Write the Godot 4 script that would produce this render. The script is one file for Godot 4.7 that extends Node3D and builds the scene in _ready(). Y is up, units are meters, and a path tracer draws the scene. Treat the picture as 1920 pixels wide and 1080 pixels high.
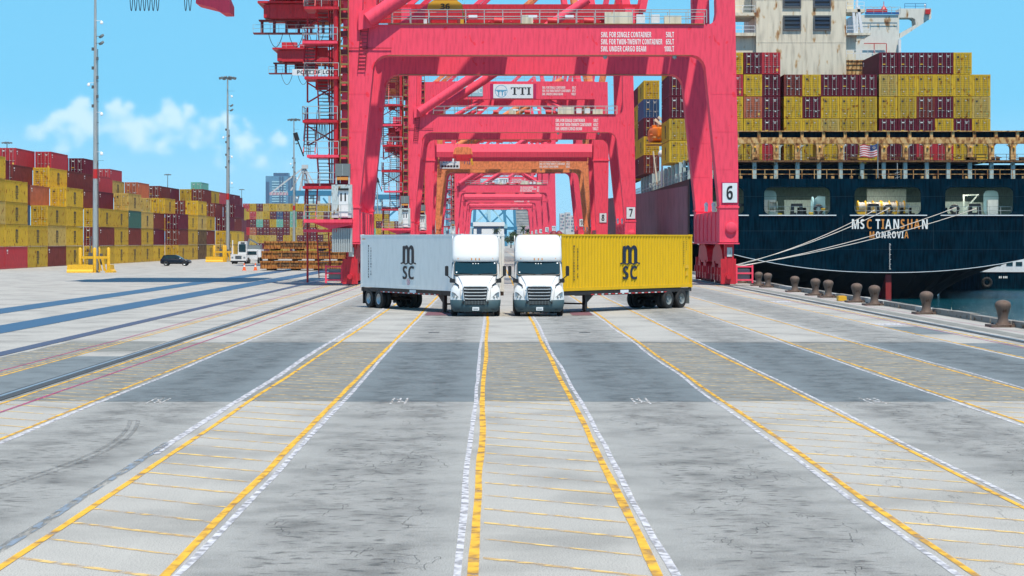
extends Node3D
# A container terminal: two tractor units with jackknifed trailers between the legs of quay cranes, a ship on the right, container stacks on the left.
const F := 3733.0      # focal length in photo pixels (1920 wide)
const EYE := 3.65      # camera height, metres
var M := {}
var T := {}
var used := {}
var group_of_smooth := 1
var rng := RandomNumberGenerator.new()

# ---------- small helpers ----------
func gx(px: float, d: float) -> float: return (px - 922.0) * d / F
func gy(py: float, d: float) -> float: return EYE + (452.0 - py) * d / F

func numbered(called: String) -> String:
	var n: int = used.get(called, 0)
	used[called] = n + 1
	return called if n == 0 else "%s_%03d" % [called, n]

func mb() -> SurfaceTool:
	var st := SurfaceTool.new()
	st.begin(Mesh.PRIMITIVE_TRIANGLES)
	st.set_smooth_group(-1)
	return st

func done(st: SurfaceTool) -> ArrayMesh:
	st.generate_normals()
	st.index()
	return st.commit()

func part(called: String, st, m: Material, parent: Node, at := Vector3.ZERO) -> MeshInstance3D:
	var o := MeshInstance3D.new()
	o.name = called
	o.mesh = done(st) if st is SurfaceTool else st
	o.material_override = m
	o.position = at
	parent.add_child(o, true)
	return o

func tag(o: Node, label: String, category: String, group := "") -> Node:
	o.set_meta("label", label)
	o.set_meta("category", category)
	if group != "": o.set_meta("group", group)
	return o

func thing(called: String, label: String, category: String, at := Vector3.ZERO, turn := 0.0, group := "") -> Node3D:
	var o := Node3D.new()
	o.name = numbered(called)
	o.position = at
	o.rotation.y = turn
	add_child(o)
	tag(o, label, category, group)
	return o

func single(called: String, st, m: Material, label: String, category: String, at := Vector3.ZERO, group := "") -> MeshInstance3D:
	var o := MeshInstance3D.new()
	o.name = numbered(called)
	o.mesh = done(st) if st is SurfaceTool else st
	o.material_override = m
	o.position = at
	add_child(o)
	tag(o, label, category, group)
	return o

func struct(called: String, st, m: Material, parent: Node = null) -> MeshInstance3D:
	var o := MeshInstance3D.new()
	o.name = numbered(called) if parent == null else called
	o.mesh = done(st) if st is SurfaceTool else st
	o.material_override = m
	(parent if parent else self).add_child(o, true)
	o.set_meta("kind", "structure")
	return o

func copy(o: Node3D, at: Vector3, label: String) -> Node3D:
	var r: Node3D = o.duplicate()
	r.name = numbered(String(o.name).trim_suffix("_000"))
	add_child(r)
	r.position = at
	r.set_meta("label", label)
	return r

# corners counter-clockwise as seen from outside
func quad(st: SurfaceTool, a: Vector3, b: Vector3, c: Vector3, d: Vector3) -> void:
	for p in [a, c, b, a, d, c]: st.add_vertex(p)

func tri(st: SurfaceTool, a: Vector3, b: Vector3, c: Vector3) -> void:
	for p in [a, c, b]: st.add_vertex(p)

func hexa(st: SurfaceTool, p: Array) -> void:   # p: bottom 4 (ccw seen from above), top 4
	quad(st, p[3], p[2], p[1], p[0])
	quad(st, p[4], p[5], p[6], p[7])
	for i in 4:
		var j := (i + 1) % 4
		quad(st, p[i], p[j], p[j + 4], p[i + 4])

func box(st: SurfaceTool, c: Vector3, s: Vector3, b := Basis()) -> void:
	var h := s / 2.0
	var p := []
	for y in [-h.y, h.y]:
		for q in [Vector2(-1, 1), Vector2(1, 1), Vector2(1, -1), Vector2(-1, -1)]:
			p.append(c + b * Vector3(q.x * h.x, y, q.y * h.z))
	hexa(st, p)

func span(st: SurfaceTool, lo: Vector3, hi: Vector3) -> void:
	box(st, (lo + hi) / 2.0, (hi - lo).abs())

func along(p: Vector3, q: Vector3) -> Basis:   # y axis from p to q
	var y := (q - p).normalized()
	var x := y.cross(Vector3(0, 0, 1))
	if x.length() < 0.05: x = y.cross(Vector3(1, 0, 0))
	x = x.normalized()
	return Basis(x, y, x.cross(y))

func bar(st: SurfaceTool, p: Vector3, q: Vector3, w: float, h: float = -1.0) -> void:
	box(st, (p + q) / 2.0, Vector3(w, p.distance_to(q), h if h > 0 else w), along(p, q))

func tube(st: SurfaceTool, p: Vector3, q: Vector3, r0: float, r1: float = -1.0, n := 8, caps := true) -> void:
	if r1 < 0: r1 = r0
	var b := along(p, q)
	group_of_smooth += 1
	st.set_smooth_group(group_of_smooth)
	for i in n:
		var u := TAU * i / n
		var v := TAU * (i + 1) / n
		var du := b.x * cos(u) - b.z * sin(u)
		var dv := b.x * cos(v) - b.z * sin(v)
		quad(st, p + du * r0, p + dv * r0, q + dv * r1, q + du * r1)
	st.set_smooth_group(-1)
	if caps:
		for i in n:
			var u := TAU * i / n
			var v := TAU * (i + 1) / n
			var du := b.x * cos(u) - b.z * sin(u)
			var dv := b.x * cos(v) - b.z * sin(v)
			if r1 > 0.001: tri(st, q, q + du * r1, q + dv * r1)
			if r0 > 0.001: tri(st, p, p + dv * r0, p + du * r0)

func path_tube(st: SurfaceTool, pts: Array, r: float, n := 6) -> void:
	for i in pts.size() - 1: tube(st, pts[i], pts[i + 1], r, r, n, i == 0 or i == pts.size() - 2)

func lathe(st: SurfaceTool, at: Vector3, prof: Array, n := 16, b := Basis()) -> void:   # prof: Vector2(radius, height) from below
	group_of_smooth += 1
	st.set_smooth_group(group_of_smooth)
	for k in prof.size() - 1:
		var lo: Vector2 = prof[k]
		var hi: Vector2 = prof[k + 1]
		if k > 0 and k < prof.size() - 1:
			var d0: Vector2 = (lo - prof[k - 1]).normalized()
			if d0.dot((hi - lo).normalized()) < 0.6:
				group_of_smooth += 1
				st.set_smooth_group(group_of_smooth)
		for i in n:
			var u := TAU * i / n
			var v := TAU * (i + 1) / n
			var a := at + b * Vector3(cos(u) * lo.x, lo.y, -sin(u) * lo.x)
			var c := at + b * Vector3(cos(v) * lo.x, lo.y, -sin(v) * lo.x)
			var e := at + b * Vector3(cos(v) * hi.x, hi.y, -sin(v) * hi.x)
			var f := at + b * Vector3(cos(u) * hi.x, hi.y, -sin(u) * hi.x)
			if lo.x < 0.0005: tri(st, a, e, f)
			elif hi.x < 0.0005: tri(st, a, c, e)
			else: quad(st, a, c, e, f)
	st.set_smooth_group(-1)

# polygon in the xy plane pushed from z0 (back) to z1 (front), placed by t
func prism(st: SurfaceTool, poly: PackedVector2Array, z0: float, z1: float, t := Transform3D()) -> void:
	var idx := Geometry2D.triangulate_polygon(poly)
	var mirrored := t.basis.determinant() < 0
	for i in range(0, idx.size(), 3):
		var a := poly[idx[i]]
		var b := poly[idx[i + 1]]
		var c := poly[idx[i + 2]]
		if ((b - a).cross(c - a) < 0) != mirrored:
			var s := b
			b = c
			c = s
		tri(st, t * Vector3(a.x, a.y, z1), t * Vector3(b.x, b.y, z1), t * Vector3(c.x, c.y, z1))
		tri(st, t * Vector3(a.x, a.y, z0), t * Vector3(c.x, c.y, z0), t * Vector3(b.x, b.y, z0))
	var area := 0.0
	for i in poly.size(): area += poly[i].cross(poly[(i + 1) % poly.size()])
	var ccw := (area > 0) != mirrored
	for i in poly.size():
		var a := poly[i]
		var b := poly[(i + 1) % poly.size()]
		if not ccw:
			var s := a
			a = b
			b = s
		quad(st, t * Vector3(a.x, a.y, z0), t * Vector3(b.x, b.y, z0), t * Vector3(b.x, b.y, z1), t * Vector3(a.x, a.y, z1))

func pv(a: Array) -> PackedVector2Array:   # flat list of x, y
	var p := PackedVector2Array()
	for i in range(0, a.size(), 2): p.append(Vector2(a[i], a[i + 1]))
	return p

func arc(p: PackedVector2Array, c: Vector2, r: float, a0: float, a1: float, n := 6) -> void:
	for i in n + 1:
		var a := deg_to_rad(lerpf(a0, a1, float(i) / n))
		p.append(c + Vector2(cos(a), sin(a)) * r)

func rrect(x0: float, y0: float, x1: float, y1: float, r: float, n := 4) -> PackedVector2Array:
	var p := PackedVector2Array()
	arc(p, Vector2(x1 - r, y0 + r), r, -90, 0, n)
	arc(p, Vector2(x1 - r, y1 - r), r, 0, 90, n)
	arc(p, Vector2(x0 + r, y1 - r), r, 90, 180, n)
	arc(p, Vector2(x0 + r, y0 + r), r, 180, 270, n)
	return p

func loft(st: SurfaceTool, rings: Array, capped := true, smooth := true) -> void:   # rings of equal size, ccw seen from the last ring's side
	group_of_smooth += 1
	st.set_smooth_group(group_of_smooth if smooth else -1)
	var n: int = rings[0].size()
	for k in rings.size() - 1:
		for i in n:
			var j := (i + 1) % n
			quad(st, rings[k][i], rings[k][j], rings[k + 1][j], rings[k + 1][i])
	st.set_smooth_group(-1)
	if capped:
		for end in 2:
			var ring: Array = rings[0] if end == 0 else rings[rings.size() - 1]
			var c := Vector3.ZERO
			for p in ring: c += p / float(n)
			for i in n:
				var j := (i + 1) % n
				if end == 0: tri(st, c, ring[j], ring[i])
				else: tri(st, c, ring[i], ring[j])

func letters(words: String, cap: float, bold := true, deep := 0.02, serif := false, face := "") -> TextMesh:
	var t := TextMesh.new()
	var f := SystemFont.new()
	f.font_names = PackedStringArray([face if face != "" else ("Droid Serif" if serif else "Droid Sans")])
	f.font_weight = 700 if bold else 400
	t.font = f
	t.text = words
	t.font_size = 32
	t.pixel_size = cap / (0.714 * 32.0)
	t.depth = deep
	t.curve_step = 3.0
	return t

func write(parent: Node, called: String, words: String, cap: float, m: Material, at: Vector3, width := 0.0, turn := Basis(), bold := true, serif := false) -> MeshInstance3D:
	var t := letters(words, cap, bold, 0.02, serif)
	var o := part(called, t, m, parent, at)
	var sx := 1.0
	if width > 0:
		var w := t.get_aabb().size.x
		if w > 0.01: sx = width / w
	o.basis = turn * Basis.from_scale(Vector3(sx, 1, 1))
	return o

# ---------- materials ----------
func noise_tex(type: int, freq: float, octaves: int, ramp: Array, seed_ := 1, size := 512, warp := 0.0) -> NoiseTexture2D:
	var n := FastNoiseLite.new()
	n.noise_type = type
	n.seed = seed_
	n.frequency = freq
	n.fractal_octaves = octaves
	if warp > 0:
		n.domain_warp_enabled = true
		n.domain_warp_amplitude = warp
		n.domain_warp_frequency = freq * 1.5
	var g := Gradient.new()
	var offs := PackedFloat32Array()
	var cols := PackedColorArray()
	for r in ramp:
		offs.append(r[0])
		cols.append(r[1])
	g.offsets = offs
	g.colors = cols
	var t := NoiseTexture2D.new()
	t.width = size
	t.height = size
	t.seamless = true
	t.noise = n
	t.color_ramp = g
	return t

func grey(v: float, a := 1.0) -> Color: return Color(v, v, v, a)

func mk(r: float, g: float, b: float, rough := 0.6, metal := 0.0, tex: Texture2D = null, sc := Vector3.ONE, tex2: Texture2D = null, sc2 := Vector3.ONE) -> StandardMaterial3D:
	var m := StandardMaterial3D.new()
	m.albedo_color = Color(r, g, b).linear_to_srgb()
	m.roughness = rough
	m.metallic = metal
	if tex:
		m.albedo_texture = tex
		m.uv1_triplanar = true
		m.uv1_world_triplanar = true
		m.uv1_scale = sc
	if tex2:
		m.detail_enabled = true
		m.detail_albedo = tex2
		m.detail_blend_mode = BaseMaterial3D.BLEND_MODE_MUL
		m.detail_uv_layer = BaseMaterial3D.DETAIL_UV_2
		m.uv2_triplanar = true
		m.uv2_world_triplanar = true
		m.uv2_scale = sc2
	return m

func paint(r: float, g: float, b: float, worn: Texture2D, sc: Vector3) -> StandardMaterial3D:
	var m := mk(r, g, b, 0.75, 0.0, worn, sc)
	m.transparency = BaseMaterial3D.TRANSPARENCY_ALPHA
	return m

func make_materials() -> void:
	var S := FastNoiseLite.TYPE_SIMPLEX_SMOOTH
	T.grain = noise_tex(S, 0.08, 4, [[0.0, grey(0.90)], [0.5, grey(0.97)], [1.0, grey(1.0)]], 3)
	T.blotch = noise_tex(S, 0.012, 5, [[0.15, grey(0.86)], [0.5, grey(0.965)], [0.85, grey(1.0)]], 5)
	T.streak = noise_tex(S, 0.03, 4, [[0.12, grey(0.84)], [0.45, grey(0.965)], [0.75, grey(1.0)]], 9)
	T.faint = noise_tex(S, 0.02, 4, [[0.1, grey(0.95)], [0.5, grey(0.985)], [0.9, grey(1.0)]], 12)
	T.rust = noise_tex(S, 0.018, 5, [[0.10, Color(0.62, 0.42, 0.28)], [0.20, Color(0.84, 0.72, 0.58)], [0.30, grey(0.985)], [1.0, grey(1.0)]], 21)
	T.rusty = noise_tex(S, 0.02, 5, [[0.1, Color(0.55, 0.36, 0.24)], [0.4, Color(0.84, 0.70, 0.54)], [0.6, Color(1.0, 0.90, 0.76)], [0.9, Color(1.0, 0.97, 0.94)]], 23)
	T.touch = noise_tex(S, 0.016, 2, [[0.0, grey(1.0)], [0.86, grey(1.0)], [0.88, Color(1.0, 0.78, 0.78)], [1.0, Color(1.0, 0.76, 0.76)]], 31)
	T.speck = noise_tex(S, 0.25, 3, [[0.12, grey(0.54)], [0.42, grey(0.92)], [0.75, grey(1.0)]], 41)
	T.worn = noise_tex(S, 0.030, 6, [[0.20, Color(0.74, 0.74, 0.77, 0.34)], [0.40, Color(0.88, 0.88, 0.90, 0.56)], [0.60, grey(0.97, 0.74)], [0.9, grey(1.0, 0.88)]], 51)
	T.paint = noise_tex(S, 0.022, 6, [[0.10, Color(0.62, 0.56, 0.48, 0.30)], [0.30, Color(0.84, 0.80, 0.74, 0.62)], [0.55, grey(0.95, 0.85)], [0.88, grey(1.0, 0.96)]], 57)
	T.wash = noise_tex(S, 0.03, 4, [[0.12, grey(0.90)], [0.5, grey(0.975)], [0.85, grey(1.0)]], 63)
	T.runs = noise_tex(S, 0.03, 4, [[0.15, grey(0.60)], [0.5, grey(0.84)], [0.9, grey(1.0)]], 65)
	T.faded = noise_tex(S, 0.014, 6, [[0.20, Color(0.7, 0.6, 0.5, 0.08)], [0.40, Color(0.85, 0.78, 0.7, 0.38)], [0.62, grey(0.97, 0.68)], [1.0, grey(1.0, 0.92)]], 53)
	var crane2 := Vector3(0.22, 0.22, 0.22)
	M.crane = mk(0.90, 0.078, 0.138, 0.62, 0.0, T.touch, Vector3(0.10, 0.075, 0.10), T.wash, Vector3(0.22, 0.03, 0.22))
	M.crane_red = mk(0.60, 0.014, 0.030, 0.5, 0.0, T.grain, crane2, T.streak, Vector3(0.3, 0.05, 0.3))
	M.crane_orange = mk(0.86, 0.27, 0.10, 0.6, 0.0, T.blotch, crane2, T.streak, Vector3(0.2, 0.03, 0.2))
	M.crane_dark = mk(0.20, 0.012, 0.022, 0.6, 0.0, T.grain, crane2)
	M.rail_grey = mk(0.42, 0.46, 0.47, 0.5, 0.1, T.grain, crane2)
	M.tread = mk(0.10, 0.11, 0.12, 0.7, 0.2, T.grain, crane2)
	M.gold = mk(0.26, 0.17, 0.06, 0.5, 0.2, T.rust, Vector3(0.3, 0.3, 0.3))
	M.cabin = mk(0.52, 0.60, 0.62, 0.5, 0.0, T.rust, Vector3(0.30, 0.10, 0.30), T.streak, Vector3(0.5, 0.08, 0.5))
	M.box_grey = mk(0.17, 0.20, 0.21, 0.5, 0.0, T.grain, crane2)
	M.black = mk(0.012, 0.012, 0.014, 0.5)
	M.rubber = mk(0.016, 0.016, 0.017, 0.8, 0.0, T.grain, Vector3(1.5, 1.5, 1.5))
	M.white = mk(0.78, 0.79, 0.80, 0.35, 0.0, T.faint, Vector3(0.5, 0.5, 0.5))
	M.sign_white = mk(0.72, 0.76, 0.80, 0.5, 0.0, T.faint, crane2)
	M.letter_white = mk(0.80, 0.80, 0.80, 0.6)
	M.letter_black = mk(0.012, 0.014, 0.02, 0.6)
	M.letter_blue = mk(0.03, 0.30, 0.50, 0.6)
	M.letter_orange = mk(0.62, 0.25, 0.05, 0.7)
	M.frame_magenta = mk(0.45, 0.012, 0.09, 0.5)
	M.steel = mk(0.42, 0.44, 0.46, 0.4, 0.7, T.grain, Vector3(1, 1, 1))
	M.chrome = mk(0.85, 0.88, 0.92, 0.10, 0.85)
	M.silver = mk(0.66, 0.67, 0.68, 0.3, 0.35)
	M.truck_white = mk(0.66, 0.67, 0.68, 0.22)
	M.truck_white.clearcoat_enabled = true
	M.truck_white.clearcoat = 0.6
	M.truck_white.clearcoat_roughness = 0.08
	M.bumper = mk(0.045, 0.088, 0.105, 0.55, 0.0, T.grain, Vector3(1, 1, 1))
	M.glass = mk(0.006, 0.030, 0.042, 0.06)
	M.lamp_glass = mk(0.30, 0.33, 0.36, 0.08, 0.6)
	M.amber = mk(0.60, 0.22, 0.03, 0.3)
	M.tape_red = mk(0.50, 0.02, 0.02, 0.4)
	M.chassis = mk(0.018, 0.014, 0.014, 0.6, 0.0, T.grain, Vector3(1, 1, 1))
	M.chassis_brown = mk(0.055, 0.032, 0.024, 0.7, 0.0, T.rust, Vector3(0.4, 0.4, 0.4))
	# containers
	var cs := Vector3(0.35, 0.05, 0.35)
	M.c_yellow = mk(0.66, 0.430, 0.032, 0.55, 0.0, T.streak, cs, T.rust, Vector3(0.10, 0.10, 0.10))
	M.c_mustard = mk(0.54, 0.355, 0.036, 0.6, 0.0, T.streak, cs, T.rust, Vector3(0.13, 0.08, 0.13))
	M.c_ochre = mk(0.56, 0.40, 0.11, 0.6, 0.0, T.streak, cs, T.rust, Vector3(0.16, 0.08, 0.16))
	M.c_maroon = mk(0.150, 0.016, 0.034, 0.6, 0.0, T.streak, cs, T.blotch, Vector3(0.10, 0.10, 0.10))
	M.c_brown = mk(0.205, 0.042, 0.034, 0.65, 0.0, T.streak, cs, T.blotch, Vector3(0.12, 0.12, 0.12))
	M.c_red = mk(0.50, 0.022, 0.035, 0.5, 0.0, T.streak, cs, T.faint, Vector3(0.10, 0.10, 0.10))
	M.c_orange = mk(0.50, 0.130, 0.055, 0.6, 0.0, T.streak, cs, T.blotch, Vector3(0.10, 0.10, 0.10))
	M.c_green = mk(0.030, 0.130, 0.100, 0.6, 0.0, T.streak, cs)
	M.c_mint = mk(0.150, 0.46, 0.36, 0.6, 0.0, T.streak, cs)
	M.c_blue = mk(0.025, 0.075, 0.190, 0.6, 0.0, T.streak, cs)
	M.c_scorched = mk(0.13, 0.095, 0.045, 0.8, 0.0, T.rusty, Vector3(0.2, 0.08, 0.2))
	M.truck_yellow = mk(0.70, 0.43, 0.010, 0.5, 0.0, T.faint, Vector3(0.3, 0.1, 0.3))
	M.box_white = mk(0.80, 0.80, 0.78, 0.5, 0.0, T.faint, Vector3(0.3, 0.08, 0.3))
	M.rod = mk(0.50, 0.50, 0.48, 0.45, 0.3)
	M.rod_yellow = mk(0.52, 0.43, 0.20, 0.5, 0.1)
	M.logo = mk(0.030, 0.026, 0.022, 0.6)
	M.logo_navy = mk(0.010, 0.016, 0.040, 0.6)
	M.logo_brown = mk(0.030, 0.016, 0.016, 0.6)
	M.placard_white = mk(0.7, 0.7, 0.7, 0.6)
	M.placard_yellow = mk(0.72, 0.42, 0.02, 0.6)
	M.placard_green = mk(0.06, 0.42, 0.18, 0.6)
	# ground
	M.ground = mk(0.440, 0.430, 0.402, 0.92, 0.0, T.speck, Vector3(0.34, 0.34, 0.34), T.blotch, Vector3(0.045, 0.045, 0.045))
	M.lane = mk(0.370, 0.372, 0.358, 0.9, 0.0, T.speck, Vector3(0.36, 0.36, 0.36), T.blotch, Vector3(0.10, 0.10, 0.10))
	M.asphalt = mk(0.180, 0.212, 0.228, 0.88, 0.0, T.speck, Vector3(0.40, 0.40, 0.40), T.blotch, Vector3(0.12, 0.12, 0.10))
	M.asphalt_brown = mk(0.248, 0.252, 0.232, 0.88, 0.0, T.speck, Vector3(0.40, 0.40, 0.40), T.blotch, Vector3(0.12, 0.12, 0.12))
	M.line_yellow = paint(0.76, 0.43, 0.025, T.paint, Vector3(0.22, 0.9, 0.16))
	M.line_thin = paint(0.80, 0.55, 0.17, T.faded, Vector3(0.35, 0.9, 0.5))
	M.line_white = paint(0.64, 0.64, 0.68, T.worn, Vector3(0.32, 0.8, 0.24))
	M.line_faint = paint(0.66, 0.67, 0.70, T.faded, Vector3(1.8, 1.8, 0.5))
	M.track = paint(0.10, 0.10, 0.105, T.faded, Vector3(1.5, 1, 0.6))
	M.track.albedo_color.a = 0.34
	M.line_blue = paint(0.22, 0.28, 0.36, T.faded, Vector3(0.8, 0.8, 0.2))
	M.line_magenta = paint(0.46, 0.05, 0.18, T.worn, Vector3(0.9, 0.9, 0.2))
	M.cover_blue = mk(0.045, 0.100, 0.185, 0.5, 0.2, T.streak, Vector3(0.6, 0.6, 0.12))
	M.cover_purple = mk(0.075, 0.075, 0.125, 0.5, 0.2, T.streak, Vector3(0.6, 0.6, 0.12))
	M.groove = mk(0.055, 0.06, 0.065, 0.8, 0.0, T.grain, Vector3(0.5, 0.5, 0.5))
	M.kerb = mk(0.26, 0.245, 0.225, 0.9, 0.0, T.rust, Vector3(0.25, 0.25, 0.12), T.speck, Vector3(0.5, 0.5, 0.5))
	M.bollard = mk(0.135, 0.092, 0.072, 0.7, 0.1, T.rust, Vector3(0.5, 0.25, 0.5), T.streak, Vector3(0.9, 0.2, 0.9))
	M.guard_yellow = mk(0.75, 0.42, 0.012, 0.55, 0.0, T.streak, Vector3(0.5, 0.2, 0.5))
	M.quay_wall = mk(0.12, 0.115, 0.105, 0.95, 0.0, T.rust, Vector3(0.2, 0.2, 0.2))
	M.water = mk(0.002, 0.060, 0.085, 0.08)
	M.water.normal_enabled = true
	M.water.uv1_triplanar = true
	M.water.uv1_world_triplanar = true
	M.water.uv1_scale = Vector3(0.10, 0.10, 0.10)
	var wn := noise_tex(S, 0.02, 5, [[0.0, grey(0.0)], [1.0, grey(1.0)]], 61)
	wn.color_ramp = null
	wn.as_normal_map = true
	wn.bump_strength = 6.0
	M.water.normal_texture = wn
	M.water.normal_scale = 0.8
	# ship
	M.hull = mk(0.001, 0.020, 0.040, 0.75, 0.0, T.runs, Vector3(0.18, 0.02, 0.18), T.blotch, Vector3(0.05, 0.05, 0.05))
	M.hull_seam = mk(0.004, 0.030, 0.052, 0.8)
	M.hull_side_bounce = mk(0.19, 0.095, 0.13, 0.6, 0.0, T.streak, Vector3(0.12, 0.02, 0.12), T.blotch, Vector3(0.03, 0.03, 0.03))  # navy hull, light bounced off the red cranes mixed in as mauve
	M.hull_under = mk(0.010, 0.010, 0.013, 0.6, 0.0, T.grain, Vector3(0.2, 0.2, 0.2))
	M.rudder = mk(0.30, 0.016, 0.016, 0.6, 0.0, T.streak, Vector3(0.3, 0.05, 0.3))
	M.ship_grey = mk(0.42, 0.54, 0.54, 0.6, 0.0, T.rust, Vector3(0.20, 0.12, 0.20), T.streak, Vector3(0.4, 0.06, 0.4))
	M.ship_rust = mk(0.62, 0.47, 0.26, 0.75, 0.0, T.rusty, Vector3(0.16, 0.10, 0.16), T.streak, Vector3(0.4, 0.06, 0.4))
	M.ship_cream = mk(0.72, 0.675, 0.55, 0.55, 0.0, T.rust, Vector3(0.060, 0.022, 0.060), T.streak, Vector3(0.10, 0.012, 0.10))
	M.ship_white = mk(0.72, 0.71, 0.65, 0.55, 0.0, T.rust, Vector3(0.05, 0.02, 0.05), T.faint, Vector3(0.2, 0.04, 0.2))
	M.deck_green = mk(0.30, 0.42, 0.37, 0.6, 0.0, T.streak, Vector3(0.3, 0.08, 0.3))
	M.deck_pale = mk(0.62, 0.70, 0.63, 0.6, 0.0, T.streak, Vector3(0.3, 0.08, 0.3))
	M.rope = mk(0.60, 0.54, 0.49, 0.85, 0.0, T.grain, Vector3(2, 2, 2))
	M.hi_yellow = mk(0.72, 0.40, 0.02, 0.5, 0.0, T.grain, Vector3(0.5, 0.5, 0.5))
	M.lifeboat = mk(0.80, 0.20, 0.006, 0.4, 0.0, T.grain, Vector3(0.5, 0.5, 0.5))
	M.ship_blue = mk(0.02, 0.10, 0.32, 0.5)
	M.hatch = mk(0.47, 0.235, 0.07, 0.85, 0.0, T.rusty, Vector3(0.40, 0.10, 0.40), T.streak, Vector3(0.6, 0.05, 0.6))
	M.hatch_dark = mk(0.16, 0.10, 0.05, 0.85, 0.0, T.rusty, Vector3(0.3, 0.2, 0.3))
	M.pole = mk(0.42, 0.46, 0.47, 0.5, 0.3, T.streak, Vector3(0.5, 0.04, 0.5))
	M.pole_dark = mk(0.10, 0.11, 0.12, 0.6, 0.2)
	M.car = mk(0.006, 0.009, 0.018, 0.18, 0.2)
	M.car.clearcoat_enabled = true
	M.car.clearcoat = 0.3
	M.car.metallic_specular = 0.35
	M.rim = mk(0.42, 0.44, 0.46, 0.35, 0.6)
	M.cone = mk(0.80, 0.12, 0.02, 0.55)
	M.far_glass = mk(0.13, 0.27, 0.40, 0.25, 0.2, T.faint, Vector3(0.02, 0.02, 0.02))
	M.far_glass_dark = mk(0.07, 0.12, 0.20, 0.3, 0.2)
	M.far_stone = mk(0.36, 0.36, 0.35, 0.8, 0.0, T.blotch, Vector3(0.03, 0.03, 0.03))
	M.far_wall = mk(0.50, 0.50, 0.50, 0.8, 0.0, T.faint, Vector3(0.03, 0.03, 0.03))
	M.far_pink = mk(0.48, 0.30, 0.36, 0.6)
	M.far_blue = mk(0.025, 0.17, 0.30, 0.6, 0.0, T.faint, Vector3(0.05, 0.05, 0.05))
	M.far_pale = mk(0.30, 0.50, 0.58, 0.6, 0.0, T.faint, Vector3(0.05, 0.05, 0.05))
	M.leaf = mk(0.050, 0.085, 0.032, 0.8)
	M.leaf.backlight_enabled = true
	M.leaf.backlight = Color(0.10, 0.14, 0.05)
	M.leaf_dark = mk(0.030, 0.055, 0.024, 0.8)
	M.bark = mk(0.10, 0.085, 0.065, 0.9)
	M.flag_red = mk(0.40, 0.03, 0.05, 0.8)
	M.flag_white = mk(0.62, 0.55, 0.56, 0.8)
	M.flag_blue = mk(0.02, 0.05, 0.16, 0.8)
	for k in ["hull", "truck_yellow", "hull_under", "hull_side_bounce", "c_yellow", "c_mustard", "c_ochre", "c_maroon", "c_brown"]: M[k].metallic_specular = 0.3
	M.hull.specular_mode = BaseMaterial3D.SPECULAR_DISABLED
	M.crane.metallic_specular = 0.3
	M.lamp_glow = mk(0.9, 0.9, 0.86, 0.5)
	M.lamp_glow.emission_enabled = true
	M.lamp_glow.emission = Color(1.0, 0.97, 0.88)
	M.lamp_glow.emission_energy_multiplier = 1.6

func make_camera_and_light() -> void:
	var cam := Camera3D.new()
	cam.name = "camera"
	cam.projection = Camera3D.PROJECTION_FRUSTUM
	cam.near = 1.0
	cam.far = 9000.0
	cam.size = 2.0 * 540.0 / F
	cam.frustum_offset = Vector2(38.0 / F, -88.0 / F)
	cam.position = Vector3(0, EYE, 0)
	add_child(cam)
	var sun := DirectionalLight3D.new()
	sun.name = "sun"
	sun.light_color = Color(1.0, 0.955, 0.88)
	sun.light_energy = 1.6
	sun.light_angular_distance = 0.5
	sun.shadow_enabled = true
	add_child(sun)
	sun.look_at_from_position(Vector3(5.5, 38, 15), Vector3.ZERO, Vector3(0, 0, -1))
	var env := Environment.new()
	env.background_mode = Environment.BG_SKY
	env.tonemap_mode = Environment.TONE_MAPPER_LINEAR
	env.tonemap_exposure = 1.2
	env.sdfgi_enabled = true
	env.ssao_enabled = true
	env.ssil_enabled = true
	var sm := ProceduralSkyMaterial.new()
	sm.sky_top_color = Color(0.045, 0.21, 0.54).linear_to_srgb()
	sm.sky_horizon_color = Color(0.205, 0.595, 0.86).linear_to_srgb()
	sm.sky_curve = 0.5
	sm.ground_bottom_color = Color(0.20, 0.21, 0.21).linear_to_srgb()
	sm.ground_horizon_color = Color(0.24, 0.30, 0.33).linear_to_srgb()
	sm.sun_angle_max = 1.0
	sm.sky_cover = clouds()
	sm.sky_cover_modulate = Color(1, 1, 1, 1)
	env.fog_enabled = true
	env.fog_density = 0.00004
	env.fog_light_color = Color(0.80, 0.90, 1.0)
	var sky := Sky.new()
	sky.sky_material = sm
	env.sky = sky
	var we := WorldEnvironment.new()
	we.name = "environment"
	we.environment = env
	add_child(we)

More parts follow.
